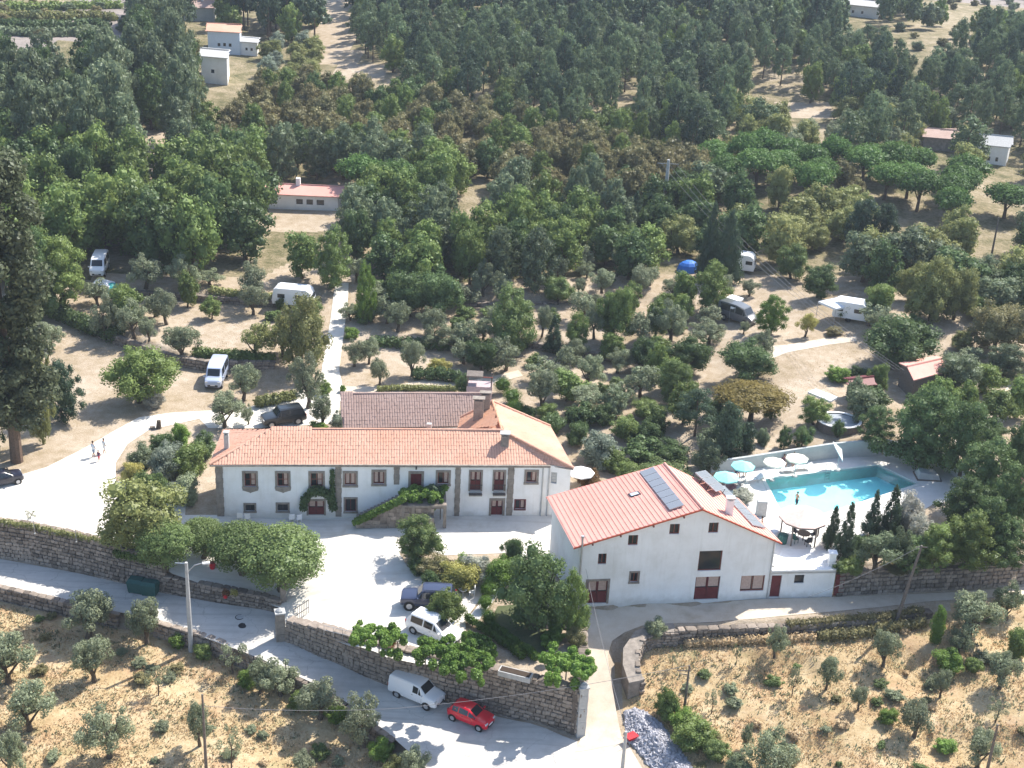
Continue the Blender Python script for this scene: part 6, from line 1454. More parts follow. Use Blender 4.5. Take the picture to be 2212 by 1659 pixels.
T([(1528,602,425,62,'tall dark conifer, left of the pair above the blue tent'),(1566,606,440,66,'tall dark conifer, right of the pair above the blue tent'),
   (1370,502,404,54,'dark conifer left of the dome-shaped tree'),(1400,506,410,56,'dark conifer next to the dome-shaped tree'),
   (1500,942,828,92,'broad blue-green conifer above the manor hedge',dict(s='pine')),(1195,762,674,52,'small very dark cypress in the central campsite'),
   (1570,988,858,64,'tall dark cypress left of the grey pool wall',dict(s='column')),(1610,975,905,46,'dark columnar cypress beside the pool wall',dict(s='column')),
   (1858,545,418,80,'tall dark tree, left of two by the footpath',dict(s='tall')),(1902,545,430,74,'tall dark tree, right of two by the footpath',dict(s='tall')),
   (1790,1205,1085,44,'dark spiky conifer nearest the gazebo',dict(s='spire')),(1822,1212,1075,54,'dark spiky conifer, second from the gazebo',dict(s='spire')),
   (1880,1160,1050,50,'dark conifer at the front edge of the pool, left'),(1918,1165,1040,62,'dark conifer at the front edge of the pool, right'),
   (140,908,766,98,'dense dark rounded conifer at the left edge of the yard',dict(s='tall')),(1645,960,915,34,'grey-green rounded conifer by the pool wall',dict(s='bush',c='olivedark'))
   ], 'conifer_tree', 'conifer', 'spire', 'deep')
T([(1885,985,870,84,'dense green tree behind the pool wall, left one of the big group'),(1992,1003,822,150,'dense green tree behind the pool, tallest of the big group'),
   (2072,1035,850,130,'dense green tree behind the pool, right one of the big group'),(2125,1090,935,136,'dense green tree right of the covered box'),
   (2180,1150,985,120,'dark tree at the right edge level with the pool'),(2075,1150,1020,116,'dark green tree below the covered box'),
   (1990,905,835,80,'green tree in front of the pink tin roof'),(2190,1060,900,90,'green tree at the right edge above the oleander'),
   (2010,1245,1120,110,'green tree in the bushy clump right of the spiky conifers',dict(c='green')),(2080,1262,1095,128,'fresh green tree in the middle of the right clump',dict(c='green')),
   (2160,1265,1110,124,'dark tree of the right clump near the lane'),(1960,1252,1150,92,'dark tree behind the olive by the annex'),
   (2120,1200,1060,110,'dark tree high in the right clump')], 'dense_tree', 'tree', 'tall', 'dark')
T([(1890,1232,1135,104,'grey-green olive-like bush tree left of the leaning pole'),(1935,1228,1125,70,'grey olive-like tree behind the leaning pole')], 'olive_tree', 'olive tree', 'olive', 'olivedark')
T([(1960,1150,1052,72,'white-flowering tree at the front right of the pool'),(1985,1180,1100,60,'white-flowering shrub below the white-flowering tree')], 'flowering_tree', 'tree', 'bush', 'flowerw')
T([(2197,1095,1025,34,'pink oleander at the right edge')], 'oleander', 'shrub', 'bush', 'flowerp')
def giant(label, u, vb, vt, w, seed, col='euca'):
    p = P(u, vb); s = proj(p)[2]; h = height_to(p, vt); W = w/s/2; g = random.Random(seed); t = thing('eucalyptus_tree', label, 'tree', p); bl = []; tips = []
    for i in range(95):
        f = i/94; R = W*math.sin(math.pi*(.13+.78*f))**.65; a = i*2.4+g.uniform(-.7, .7); k = g.uniform(.3, 1.1)
        bl.append((math.cos(a)*R*k, math.sin(a)*R*k, h*(.17+.80*f)+g.uniform(-.6, .6), g.uniform(.9, 2.0), .8)); tips.append(bl[-1])
    put('crown', foliage_mesh('crown', bl, 26000, .26, seed, L[col], core=.6, up=.2), t)
    mb = MB(); mb.tube([(0, 0, -.3), (.1, 0, h*.3), (-.1, .1, h*.6), (0, 0, h*.93)], [.62, .45, .3, .1], 9)
    for q in tips[::7]: mb.tube([(0, 0, q[2]-2.2), (q[0]*.5, q[1]*.5, q[2]-1.3), (q[0], q[1], q[2])], [.16, .11, .05], 5)
    mb.build('trunk', M_bark2, t, world=False); PLANTED.append((p.x, p.y, W))
giant('towering dark eucalyptus at the left frame edge', 37, 997, 325, 185, 3)
T([(95,960,700,62,'ivy-covered yellow-green tree against the towering eucalyptus',dict(s='tall',c='willow')),(-20,985,760,90,'dark tree at the left frame edge beside the black car',dict(c='dark')),
   (75,700,470,120,'dark tree behind the towering eucalyptus',dict(c='dark')),(132,665,490,130,'dark green tree above the left clearing',dict(c='green'))], 'broadleaf_tree', 'tree', 'tall', 'green')
T([(312,1197,1014,196,'big yellow-green tree at the left of the plane tree row',dict(s='round',c='willow')),
   (903,1210,1108,112,'round clipped tree in the middle of the yard',dict(s='round',c='plane')),
   (1150,1358,1172,165,'large dark magnolia-like tree in the garden',dict(s='round',c='dark')),
   (1232,1375,1225,76,'fresh green tree between the dark garden tree and the lane',dict(s='tall',c='green')),
   (1108,1228,1152,50,'small dark green tree at the back of the garden'),
   (962,1349,1262,84,'round bush-tree covering the dark car',dict(s='round',c='green'))], 'garden_tree', 'tree', 'round', 'dark')
T([(358,1235,1108,116,'plane tree with clipped canopy, leftmost beside the bins'),(524,1238,1112,136,'plane tree with clipped canopy, middle of the row'),
   (610,1272,1118,176,'largest plane tree with clipped canopy beside the gate'),(440,1205,1108,96,'plane tree with clipped canopy behind the lamp post')], 'plane_tree', 'plane tree', 'plane', 'plane', 'clipped plane trees along the yard')
# shrubs
T([(333,880,832,54,'rounded shrub with white blossom below the large round tree',dict(c='flowerw')),
   (360,1030,940,92,'silvery bush in the bed left of the manor',dict(c='pale')),(405,1025,938,88,'green bush close to the left end of the manor',dict(c='green')),
   (310,1010,950,70,'grey-green bush at the yard side of the bed',dict(c='olivedark')),(350,975,925,60,'dark bush at the top of the bed by the yard',dict(c='dark')),(390,960,905,52,'fresh green bush at the top of the bed',dict(c='bright')),
   (440,985,922,64,'very dark bush behind the left end of the manor roof',dict(c='dark')),(285,1045,985,50,'yellowish bush at the yard corner of the bed',dict(c='yellow')),(330,1080,1005,80,'olive-green bush in the middle of the bed',dict(c='plane')),(400,1085,1010,76,'pale green bush beside the manor corner',dict(c='olive')),
   (945,1252,1188,76,'reddish green shrub at the left of the garden bed',dict(c='brown')),(985,1272,1198,88,'yellow variegated shrub in the garden bed',dict(c='yellow')),(1005,1240,1192,60,'fresh green shrub between the yellow one and the cream-flowering one',dict(c='bright')),(1030,1256,1186,78,'cream-flowering shrub in the garden bed',dict(c='flowerw')),
   (1078,1266,1188,80,'bright green shrub right of the cream-flowering one',dict(c='bright')),(67,1122,1098,30,'tiny sapling at the edge of the white gravel above the long wall',dict(s='sparse',c='olive')),(878,1300,1270,20,'small yellow-green flowering plant at the left of the dark car',dict(c='yellow')),(900,1240,1200,44,'dark shrub under the round clipped tree',dict(c='dark')),(930,1280,1225,50,'low green shrub behind the dark car',dict(c='dark')),
   (1055,1290,1250,40,'clipped box bush at the corner of the pale path',dict(s='ball',c='box')),(1048,1318,1282,36,'clipped box bush beside the pale path, lower one',dict(s='ball',c='box')),(1056,1348,1312,38,'clipped box bush at the end of the box hedge',dict(s='ball',c='box')),
   (1085,850,808,40,'topmost clipped ball shrub behind the farm wing',dict(s='ball',c='box')),(1106,872,832,46,'middle clipped ball shrub behind the farm wing',dict(s='ball',c='box')),(1114,898,858,46,'lowest clipped ball shrub behind the farm wing',dict(s='ball',c='box')),
   (1140,905,870,40,'dark shrub right of the clipped balls',dict(c='dark')),(1195,935,880,60,'dark shrub above the manor roof corner',dict(c='dark')),(1180,905,865,50,'green shrub behind the manor roof slope'),
   (1290,1000,918,96,'large shrub with glossy pale leaves right of the manor',dict(c='pale')),(1245,960,900,56,'dark shrub between the manor and the pale-leaved one',dict(c='dark')),(1330,1015,960,70,'green shrub in front of the pale-leaved one'),
   (1268,1045,1003,70,'shrub with red blossom by the white patio parasol',dict(c='redgreen')),(1425,1045,980,130,'loose light green shrub behind the pink roof ridge',dict(c='plane')),(1355,1030,985,70,'green shrub behind the top of the pink roof',dict(c='green')),
   (1300,915,862,60,'dark shrub by the olive at the back of the manor',dict(c='dark')),(1350,945,885,76,'tall green shrub between the manor and the blue-green conifer'),(1400,960,900,70,'dark thicket left of the blue-green conifer',dict(c='dark')),(1420,930,870,60,'light green shrub left of the blue-green conifer',dict(c='plane')),
   (1450,990,945,80,'dark shrub below the blue-green conifer',dict(c='dark')),(1530,1010,940,70,'grey-green shrub at the left of the pool wall',dict(c='olivedark')),(1545,900,850,60,'dark shrub left of the rusty-topped tree',dict(c='dark')),
   (1535,1060,1020,52,'reddish brown shrub by the front turquoise parasol',dict(c='redgreen')),(1600,1082,1052,60,'pale pink-flowering shrub beside the barn roof',dict(c='flowerw')),(1570,1065,1040,36,'pink-flowering shrub behind the barn roof',dict(c='flowerp')),
   (1808,823,782,62,'bright yellow-green shrub on the meadow edge',dict(c='bright')),(1855,820,785,52,'dark shrub right of the yellow-green one',dict(c='dark')),(1815,1240,1205,36,'green shrub behind the garden gate',dict(c='plane')),
   (948,802,766,44,'bright yellow bush on the terrace above the farm wing',dict(c='yellow')),(1580,675,652,24,'yellow shrub beside the dark van',dict(c='yellow')),(1800,722,700,40,'low brownish shrub on the meadow',dict(c='brown')),
   (387,1395,1360,44,'green shrub at the foot of the lamp post wall',dict(c='bright')),(437,1420,1385,44,'dark green shrub right of the lamp post base',dict(c='green')),(535,1482,1440,50,'fresh green shrub below the road wall',dict(c='bright')),
   (729,1560,1512,58,'green shrub between the road-edge olives',dict(c='bright')),(822,1640,1590,54,'green shrub at the road edge below the tall olive',dict(c='bright')),(850,1680,1625,50,'yellowish shrub at the bottom beside the road',dict(c='willow')),
   (585,1475,1440,40,'low shrub under the wall-side olives',dict(c='green')),(645,1530,1490,50,'low green growth between the wall-side olives',dict(c='green')),
   (1437,1545,1478,58,'tall green bush left of the short crossarm pole',dict(c='green')),(1500,1612,1540,100,'wide green bush right of the rubble heap',dict(c='green')),(1470,1570,1525,60,'green bush at the foot of the crossarm pole',dict(c='bright')),(1545,1640,1590,60,'green bush at the lower right of the wide one',dict(c='plane')),
   (1590,1675,1625,60,'dull green bush at the bottom left of the big olive',dict(c='olivedark')),(1416,1378,1330,52,'feathery plant growing on the end of the field wall',dict(c='olive')),
   (2048,1445,1392,72,'leafy green bush in the upper right field',dict(c='bright')),(1915,1560,1525,44,'low leafy bush left of the round dense olive',dict(c='bright')),(2040,1622,1592,54,'low vine bush right of the round dense olive',dict(c='bright')),
   (2195,1420,1340,60,'green bush cut by the right edge',dict(c='green')),(2019,1390,1302,32,'ivy-wrapped narrow stump tree by the lane wall',dict(s='column',c='bright')),(2100,1450,1415,40,'small green bush right of the leafy one',dict(c='green')),
   (1250,1345,1310,40,'brown dry shrub on the garden side wall',dict(c='brown')),(1245,1400,1350,46,'dull brown-green shrub hanging over the side wall',dict(c='brown')),
   (2175,885,840,60,'green shrub on the bank of the side lane',dict(c='willow')),(2150,940,905,50,'dark shrub at the foot of the side lane bank',dict(c='dark')),(2200,985,930,70,'dark shrub below the side lane',dict(c='dark')),
   (760,730,700,36,'bright low shrub at the right side of the track',dict(c='bright')),(700,850,815,40,'green shrub beside the track junction',dict(c='green')),(740,848,828,16,'tiny round shrub at the track corner',dict(c='bright')),
   (610,900,868,30,'twiggy shrub left of the dark off-road car',dict(c='olive')),(690,935,905,50,'green shrub in front of the farm wing',dict(c='bright')),(730,925,880,34,'grey shrub at the corner of the farm wing',dict(c='pale')),
   (1000,850,800,34,'dark shrub left of the barbecue shelter',dict(c='dark')),(1390,1398,1370,34,'blue-green agave-like plant inside the curved wall',dict(c='pale')),
   (1860,1190,1150,60,'dark shrub under the spiky conifers',dict(c='dark')),(1840,1240,1190,60,'green shrub below the spiky conifers',dict(c='green')),(1930,1262,1220,60,'brownish shrub behind the leaning pole',dict(c='brown'))
   ], 'shrub', 'shrub', 'bush', 'green')
# vines on trellises, hedges, ivy: each its own leaf shape
def leafy(name, label, cat, base, blobs, n, leaf, col, seed, posts=(), core=.6, up=.3):
    t = thing(name, label, cat, base); me = foliage_mesh('foliage', blobs, n, leaf, seed, L[col], core=core, up=up); put('foliage', me, t)
    for a in posts: mb = MB(); mb.tube([a[:3], (a[0], a[1], a[2]+a[3]-.2)], .05, 6); mb.build("post", M_oldwood, t, world=False)
    return t
def vine(label, u0, v0, u1, v1, z, wid, seed, dens=1.0, col='lime', droop=1):
    a, b = P3(u0, v0, z), P3(u1, v1, z); base = Vector((a.x, a.y, 0.1)); g = random.Random(seed); d = b-a; L_ = d.length; n = max(3, int(L_/.55)); pp = Vector((-d.y, d.x, 0)).normalized(); bl = []
    for i in range(n):
        for j in range(8):
            q = a+d*(i+g.uniform(-.3, 1.3))/n+pp*g.gauss(0, wid/3.2)+Vector((0, 0, g.uniform(-.45, .2))); bl.append((*(q-base), g.uniform(.18, .42), .9))
    for i in range(int(n*.8*droop)):
        q = a+d*g.uniform(0, 1)-pp*wid/2*g.uniform(.8, 1.1); q.z -= g.uniform(.4, 1.3); bl.append((*(q-base), g.uniform(.2, .38), 1.4))
    return leafy('grapevine', label, 'grapevine', base, bl, int(1500*n*dens)+900, .115, col, seed, posts=[(*(a+d*f-base)[:2], 0, z) for f in (.1, .5, .9)])
vine('grapevine on posts above the wall, leftmost of three', 768, 1372, 870, 1372, 2.0, 1.7, 3)
vine('grapevine on posts above the wall hiding the white people carrier', 905, 1392, 1055, 1432, 2.0, 2.3, 4, 1.2)
vine('grapevine on posts in the lower garden corner beside the sandy lane', 1178, 1428, 1272, 1425, 1.9, 3.2, 5, 1.6, droop=.7)
vine('vine over the raised entrance landing of the manor', 868, 1064, 962, 1062, 3.0, 1.5, 6, .9)
vine('vine trailing in the garden between the people carrier and the box hedge', 1010, 1372, 1068, 1412, .9, 1.3, 7, .8, droop=0)
vine('green vine row growing up along the garden side wall', 1200, 1345, 1200, 1385, .8, 1.0, 8, .8, droop=0)
def hedge(label, pts, z, w, h, col, seed, name='hedge', leaf=.09, dens=420):
    W = [P(u, v) if z is None else P3(u, v, z) for u, v in pts]; base = W[0].copy(); g = random.Random(seed); bl = []; tot = 0
    for a, b in zip(W, W[1:]):
        d = b-a; n = max(1, int(d.length/(w*.55))); tot += d.length; pp = Vector((-d.y, d.x, 0)).normalized()
        for i in range(n):
            for zz in ((h*.45,) if h < w*1.2 else (h*.3, h*.72)): q = a+d*(i+.5)/n+pp*g.uniform(-.08, .08)*w-base; bl.append((q.x, q.y, q.z+zz+g.uniform(-.05, .05), w*.5*g.uniform(.9, 1.15), .9))
    return leafy(name, label, 'hedge', base, bl, int(tot*dens*w), leaf, col, seed, core=.82)
hedge('clipped box hedge running diagonally down the garden, front row', [(1008,1340),(1050,1368),(1095,1398),(1130,1425)], .0, .75, .8, 'box', 1)
hedge('clipped box hedge along the dark lawn, rear row', [(1046,1345),(1085,1372),(1125,1400),(1158,1428)], .0, .7, .75, 'box', 2)
hedge('low yellow-green vine hedge on the terrace behind the farm wing', [(815,846),(860,843),(920,843),(985,846)], .1, .8, .7, 'willow', 3)
hedge('dark clipped hedge on the terrace left of the barbecue shelter', [(892,818),(940,820),(995,826)], .1, 1.6, 1.7, 'dark', 4, leaf=.16, dens=170)
hedge('yellow-green bank hedge between the olives and the off-road car', [(555,878),(600,868),(640,858)], .1, 1.3, 1.0, 'willow', 5, leaf=.14, dens=200)
hedge('yellow-green hedge on the upper terrace left of the caravan', [(455,632),(500,640),(590,648),(690,655)], None, 1.2, .9, 'willow', 6, leaf=.16, dens=140)
hedge('dark hedge on the terrace wall behind the camper van', [(420,768),(500,775),(590,782)], None, 1.5, 1.1, 'green', 7, leaf=.16, dens=150)
hedge('dark overgrown hedge below the left olives', [(70,668),(128,686),(200,715),(254,735)], None, 2.2, 1.6, 'dark', 8, leaf=.18, dens=120)
hedge('dark overgrown bank right of the track among the olives', [(800,745),(870,748),(950,752),(1060,752),(1140,750)], None, 1.6, 1.1, 'dark', 9, leaf=.17, dens=130)
hedge('grass fringe hanging over the top of the long retaining wall', [(0,1130),(66,1140),(173,1163),(259,1180),(330,1193)], .15, .7, .35, 'willow', 10, leaf=.1, dens=200)
hedge('ivy hanging on the retaining wall below the yellow-green tree', [(250,1200),(300,1212),(345,1220)], -.6, .9, .9, 'green', 11, leaf=.12, dens=260)
hedge('evergreen hedge behind the pool wall at its right end', [(1880,975),(1950,988),(2030,1000)], 4.0, 1.6, 1.8, 'dark', 12, leaf=.16, dens=170)
hedge('dry brown weeds along the top of the field wall', [(1700,1352),(1800,1345),(1900,1336),(1990,1322)], None, .9, .5, 'brown', 13, leaf=.1, dens=200)
# ivy round the door and on the stair parapet
bl = []; g = random.Random(4)
for i in range(15): a = math.pi*i/14; x, z = fm.sz(690, 1100)[0]-math.cos(a)*1.35-.1, 1.0+math.sin(a)*1.75; q = fm.p(x, max(z, .3), .3)-A0; bl.append((*q, g.uniform(.35, .5), 1.0))
for i in range(9): x = fm.sz(718, 1050)[0]; q = fm.p(x, 1.8+i*.36, .25)-A0; bl.append((*q, .3-.012*i, 1.2))
leafy('ivy', 'dark ivy framing the left ground-floor door of the manor', 'ivy', A0, bl, 3000, .12, 'dark', 5)
bl = [(*(fm.p(s0+(s1-s0)*f, LZ*f+.55, DP-.15)-A0), .36, .9) for f in [i/22 for i in range(23)]]
leafy('stair_hedge', 'green creeper covering the parapet of the outside staircase', 'creeper', A0, bl, 3200, .12, 'lime', 6)
leafy('palm_plant', 'dark spiky potted plant on the raised landing', 'plant', A0, [(*(fm.p(s2-1.3, LZ+.9, 1.0)-A0), .5, .9), (*(fm.p(s2-.9, LZ+.7, .9)-A0), .4, .9)], 500, .22, 'deep', 7)

# ---------------------------------------------------------------- the woods
CLEAR = [[(712,600),(765,600),(760,700),(748,860),(685,860),(700,700)], [(690,0),(760,0),(765,110),(800,140),(860,165),(820,178),(700,150),(680,90)], [(300,285),(390,285),(360,400),(295,395)],
 [(1600,185),(1720,200),(1700,235),(1600,215)],[(1660,205),(1800,235),(1810,265),(1690,255)], [(985,390),(1080,390),(1075,450),(985,440)], [(1560,425),(1670,430),(1660,455),(1560,448)],
 [(425,70),(570,70),(575,150),(515,225),(420,225)], [(545,400),(760,400),(770,500),(545,500)], [(1330,195),(1380,205),(1370,240),(1325,235)], [(700,110),(880,175),(840,185),(690,150)],
 [(1870,470),(2010,455),(2020,480),(1880,500)], [(985,295),(1035,300),(1030,330),(990,325)], [(1815,20),(1905,20),(1905,45),(1815,45)], [(2060,480),(2212,470),(2212,520),(2140,565),(2080,520)],
 [(2095,310),(2195,310),(2195,400),(2095,400)], [(715,560),(755,560),(765,640),(705,640)],
 [(390,20),(480,20),(480,75),(390,75)], [(150,540),(290,560),(290,640),(150,640)], [(1440,565),(1640,560),(1640,640),(1440,640)], [(1980,310),(2080,310),(2080,365),(1980,365)], [(1815,25),(1905,30),(1905,70),(1815,60)], [(1700,540),(1860,540),(1860,760),(1560,800),(1560,700),(1650,640)], [(1915,770),(2050,770),(2050,872),(1915,882)], [(1762,885),(1855,885),(1855,985),(1762,985)], [(2090,880),(2220,790),(2220,850),(2120,930)]]
HILL = [([(1905,62),(2105,58),(2112,104),(1910,102)], 0), ([(-80,-140),(285,-140),(290,45),(240,85),(-80,90)], (-80,-140,290,90)), ([(1930,-140),(2320,-140),(2320,62),(2212,40),(2120,28),(2040,12),(1980,2)], 0)]
HREG = ([], 9.5, [(.6,'hillside_bush','shrub','bush','olivedark',(2.5,4.5),(1.5,2.8),'low bush dotted over the bare slopes at the top of the valley','bushes on the bare top slopes'),(.4,'hillside_bush','shrub','bush','brown',(2,4.5),(1.2,2.6),'brownish bush dotted over the bare slopes at the top of the valley','brown bushes on the bare top slopes')])
CLW = [px2w(c) for c in CLEAR]
PITCH_ = [[(60,690),(130,720),(250,770),(420,830),(700,800),(740,640),(790,700),(1010,700),(1010,800),(830,880),(440,905),(60,1010)]]
# picture regions, first match wins: (polygon, spacing, [(share, name, category, shape, colour, width, height, label, group)])
U4 = 'umbrella pine in the fresh green belt right of the pylon'
REG = [
 ([(1530,345),(1700,330),(1900,345),(2200,395),(2190,460),(2000,480),(1900,465),(1700,430),(1560,410)], 5.0, [(.9,'umbrella_pine','umbrella pine','umbrella','umbrella',(5.5,8),(5.5,7.5),U4,'umbrella pines right of the pylon'),(.1,'small_tree','tree','round','brown',(4,5),(4,5),'small dusty tree between the umbrella pines','small trees between the umbrella pines')]),
 ([(760,378),(905,380),(910,455),(765,450)], 6.0, [(1,'umbrella_pine','umbrella pine','umbrella','umbrella',(7,9),(7,8),'bright umbrella pine right of the pink-roofed cottage','umbrella pines by the cottage')]),
 ([(-100,95),(240,95),(290,60),(400,90),(410,280),(330,420),(0,330),(-100,300)], 6.6, [(.75,'eucalyptus_tree','tree','tall','olivedark',(7,10),(12,17),'tall grey-green eucalyptus of the dark wood at the upper left','eucalyptus trees of the upper left wood'),(.25,'broadleaf_tree','tree','tall','dark',(6,8),(10,13),'dark tree in the wood at the upper left','dark trees of the upper left wood')]),
 ([(-100,300),(330,400),(560,380),(560,560),(240,600),(-100,640)], 5.6, [(.6,'broadleaf_tree','tree','round','green',(7,10),(8,11),'leafy green tree in the belt behind the left campsite','green trees behind the left campsite'),(.4,'broadleaf_tree','tree','round','dark',(7,9),(8,11),'dark leafy tree in the belt behind the left campsite','dark trees behind the left campsite')]),
 ([(560,60),(700,70),(690,160),(560,170)], 5.5, [(.6,'small_tree','tree','round','willow',(4,6),(3,5),'yellow-green tree on the terrace right of the blue house','yellow-green trees by the blue house'),(.4,'small_tree','tree','round','pale',(4,5),(3,4),'grey shrub tree by the blue house','grey trees by the blue house')]),
 ([(280,0),(690,0),(690,60),(560,75),(480,70),(300,60)], 5.5, [(.7,'pine_tree','pine','pine','deep',(6,8),(11,15),'dark pine in the group behind the blue house','dark pines behind the blue house'),(.3,'broadleaf_tree','tree','round','green',(5,7),(5,8),'green tree behind the blue house','green trees behind the blue house')]),
 ([(400,90),(560,170),(700,175),(900,190),(1150,270),(1400,300),(1500,330),(1500,430),(1100,440),(1000,380),(900,330),(560,330),(400,300)], 4.4, [(.62,'chestnut_tree','tree','round','brown',(4.4,6.4),(4.8,7),'dusty brownish-green tree of the broad orchard wood in the centre','brownish trees of the central wood'),(.23,'broadleaf_tree','tree','tall','green',(4,6),(5.5,8),'green tree among the brownish central wood','green trees of the central wood'),(.15,'broadleaf_tree','tree','round','dark',(4.2,6),(5,7.5),'dark tree among the brownish central wood','dark trees of the central wood')]),
 ([(760,-60),(1500,-60),(2300,-60),(2300,330),(2100,300),(1900,240),(1800,230),(1650,190),(1500,330),(1150,270),(900,190),(760,150)], 4.7, [(.52,'pine_tree','pine','pine','pine',(4.2,6.2),(7.5,11),'green pine of the dense pine wood across the top','pines of the dense pine wood'),(.2,'pine_tree','pine','pine','deep',(4.2,6),(8,11.5),'dark pine of the dense pine wood across the top','dark pines of the dense pine wood'),(.16,'oak_tree','tree','round','green',(4.5,6.5),(5.5,8),'mid-green round tree within the pine wood at the top','green trees in the pine wood'),(.12,'oak_tree','tree','round','olivedark',(4.5,6.5),(5.5,8),'grey-green round tree within the pine wood at the top','grey-green trees in the pine wood')]),
 ([(1500,180),(1650,185),(1900,230),(2300,320),(2300,420),(1900,350),(1530,345)], 5.6, [(.4,'broadleaf_tree','tree','round','willow',(5,7),(5,7),'yellow-green tree on the scrubby slope at the upper right','yellow-green trees of the upper right slope'),(.3,'small_tree','tree','olive','olive',(4,6),(4,5.5),'grey olive on the scrubby slope at the upper right','grey olives of the upper right slope'),(.3,'pine_tree','pine','pine','pine',(5,8),(8,11),'lone pine on the scrubby slope at the upper right','lone pines of the upper right slope')]),
 ([(380,300),(900,330),(1000,380),(1500,420),(1560,560),(1500,560),(1000,640),(560,640),(560,400),(380,380)], 4.6, [(.45,'broadleaf_tree','tree','round','green',(5,7.5),(6,8.5),'leafy green tree in the middle belt of the valley','green trees of the middle belt'),(.3,'broadleaf_tree','tree','round','dark',(4.8,7),(5.5,8),'dark tree in the middle belt of the valley','dark trees of the middle belt'),(.25,'broadleaf_tree','tree','tall','olivedark',(5,7),(7,9.5),'grey-green tree in the middle belt of the valley','grey-green trees of the middle belt')]),
 ([(900,380),(1500,400),(1560,620),(900,660)], 4.5, [(.5,'broadleaf_tree','tree','round','green',(5,7.5),(5,8),'leafy green tree behind the central campsite','green trees behind the central campsite'),(.3,'broadleaf_tree','tree','tall','plane',(4.8,7),(6,8),'pale green tree behind the central campsite','pale trees behind the central campsite'),(.2,'broadleaf_tree','tree','round','dark',(5,7),(5,7.5),'dark tree behind the central campsite','dark trees behind the central campsite')]),
 ([(1500,400),(2300,460),(2300,900),(2150,850),(2000,700),(1560,600)], 5.3, [(.35,'broadleaf_tree','tree','round','dark',(6,9),(6,8),'dark tree on the right-hand slope below the umbrella pines','dark trees of the right slope'),(.35,'broadleaf_tree','tree','round','olivedark',(6,9),(5,7),'grey-green tree on the right-hand slope below the umbrella pines','grey-green trees of the right slope'),(.3,'broadleaf_tree','tree','round','willow',(5,8),(5,7),'pale green tree on the right-hand slope below the umbrella pines','pale green trees of the right slope')]),
]
cand = []
frr = random.Random(21)
st_ = 2.4; xs = np.arange(-190, 260, st_); ys = np.arange(108, 640, st_)
for yy in ys:
    for xx in xs: cand.append((xx+frr.uniform(-1, 1), yy+frr.uniform(-1, 1)))
frr.shuffle(cand); ca = np.array(cand); cz = hz(ca[:, 0], ca[:, 1])
blocked = np.zeros(len(ca), bool)
for c in CLW: blocked |= inpoly(ca[:, 0], ca[:, 1], c)
pl = np.array([(a, b, c) for a, b, c in PLANTED])
HANDY = px2w([(-60,640),(240,600),(560,600),(640,620),(760,600),(1000,640),(1180,625),(1400,610),(1560,620),(1700,600),(1790,700),(1860,700),(1990,700),(2100,700),(2260,700),(2260,1350),(1300,1400),(-60,1400)])
blocked |= inpoly(ca[:, 0], ca[:, 1], HANDY)
CLA = [np.array(c, float) for c in CLEAR]
def in1(x, y, poly):
    r = False; j = len(poly)-1
    for i in range(len(poly)):
        yi, yj = poly[i][1], poly[j][1]
        if (yi > y) != (yj > y) and x < (poly[j][0]-poly[i][0])*(y-yi)/(yj-yi)+poly[i][0]: r = not r
        j = i
    return r
def inpc(u, v): return any(in1(u, v, c) for c in CLEAR)
cell = {}; fill = []
for (x, y), z, bk in zip(cand, cz, blocked):
    if bk: continue
    u, v, s = proj((x, y, z))
    if not (-60 < u < 2275 and -120 < v < 960): continue
    reg = None
    vm = v-(34 if v < 420 else 22)
    hill = any(in1(u, v-6, c[0]) for c in HILL)
    if not hill and (inpc(u, vm) or inpc(u, v-12)): continue
    if hill: reg = HREG
    for r in ([] if hill else REG):
        if in1(u, vm, r[0]): reg = r; break
    if reg is None: continue
    if len(pl) and ((pl[:, 0]-x)**2+(pl[:, 1]-y)**2 < (pl[:, 2]*.8+1.8)**2).any(): continue
    sp = reg[1]*(1.0 if v > 60 else .95); ci, cj = int(x//8), int(y//8); ok = True
    for a in (-1, 0, 1):
        for b in (-1, 0, 1):
            for (px, py, ps) in cell.get((ci+a, cj+b), ()):
                if (px-x)**2+(py-y)**2 < (min(sp, ps))**2*.62: ok = False; break
            if not ok: break
        if not ok: break
    if not ok: continue
    cell.setdefault((ci, cj), []).append((x, y, sp))
    k = frr.random(); acc = 0
    for q in reg[2]:
        acc += q[0]
        if k <= acc: break
    h_ = frr.uniform(*q[6])
    if not hill and any(in1(u, v-h_*s*k_+7, c[0]) for c in HILL for k_ in (.9, .5, .2)): cell[(ci, cj)].pop(); continue
    if inpc(u, v-h_*s*.9+7) or inpc(u, v-h_*s*.6): cell[(ci, cj)].pop(); continue
    fill.append((s, x, y, z, q, h_))
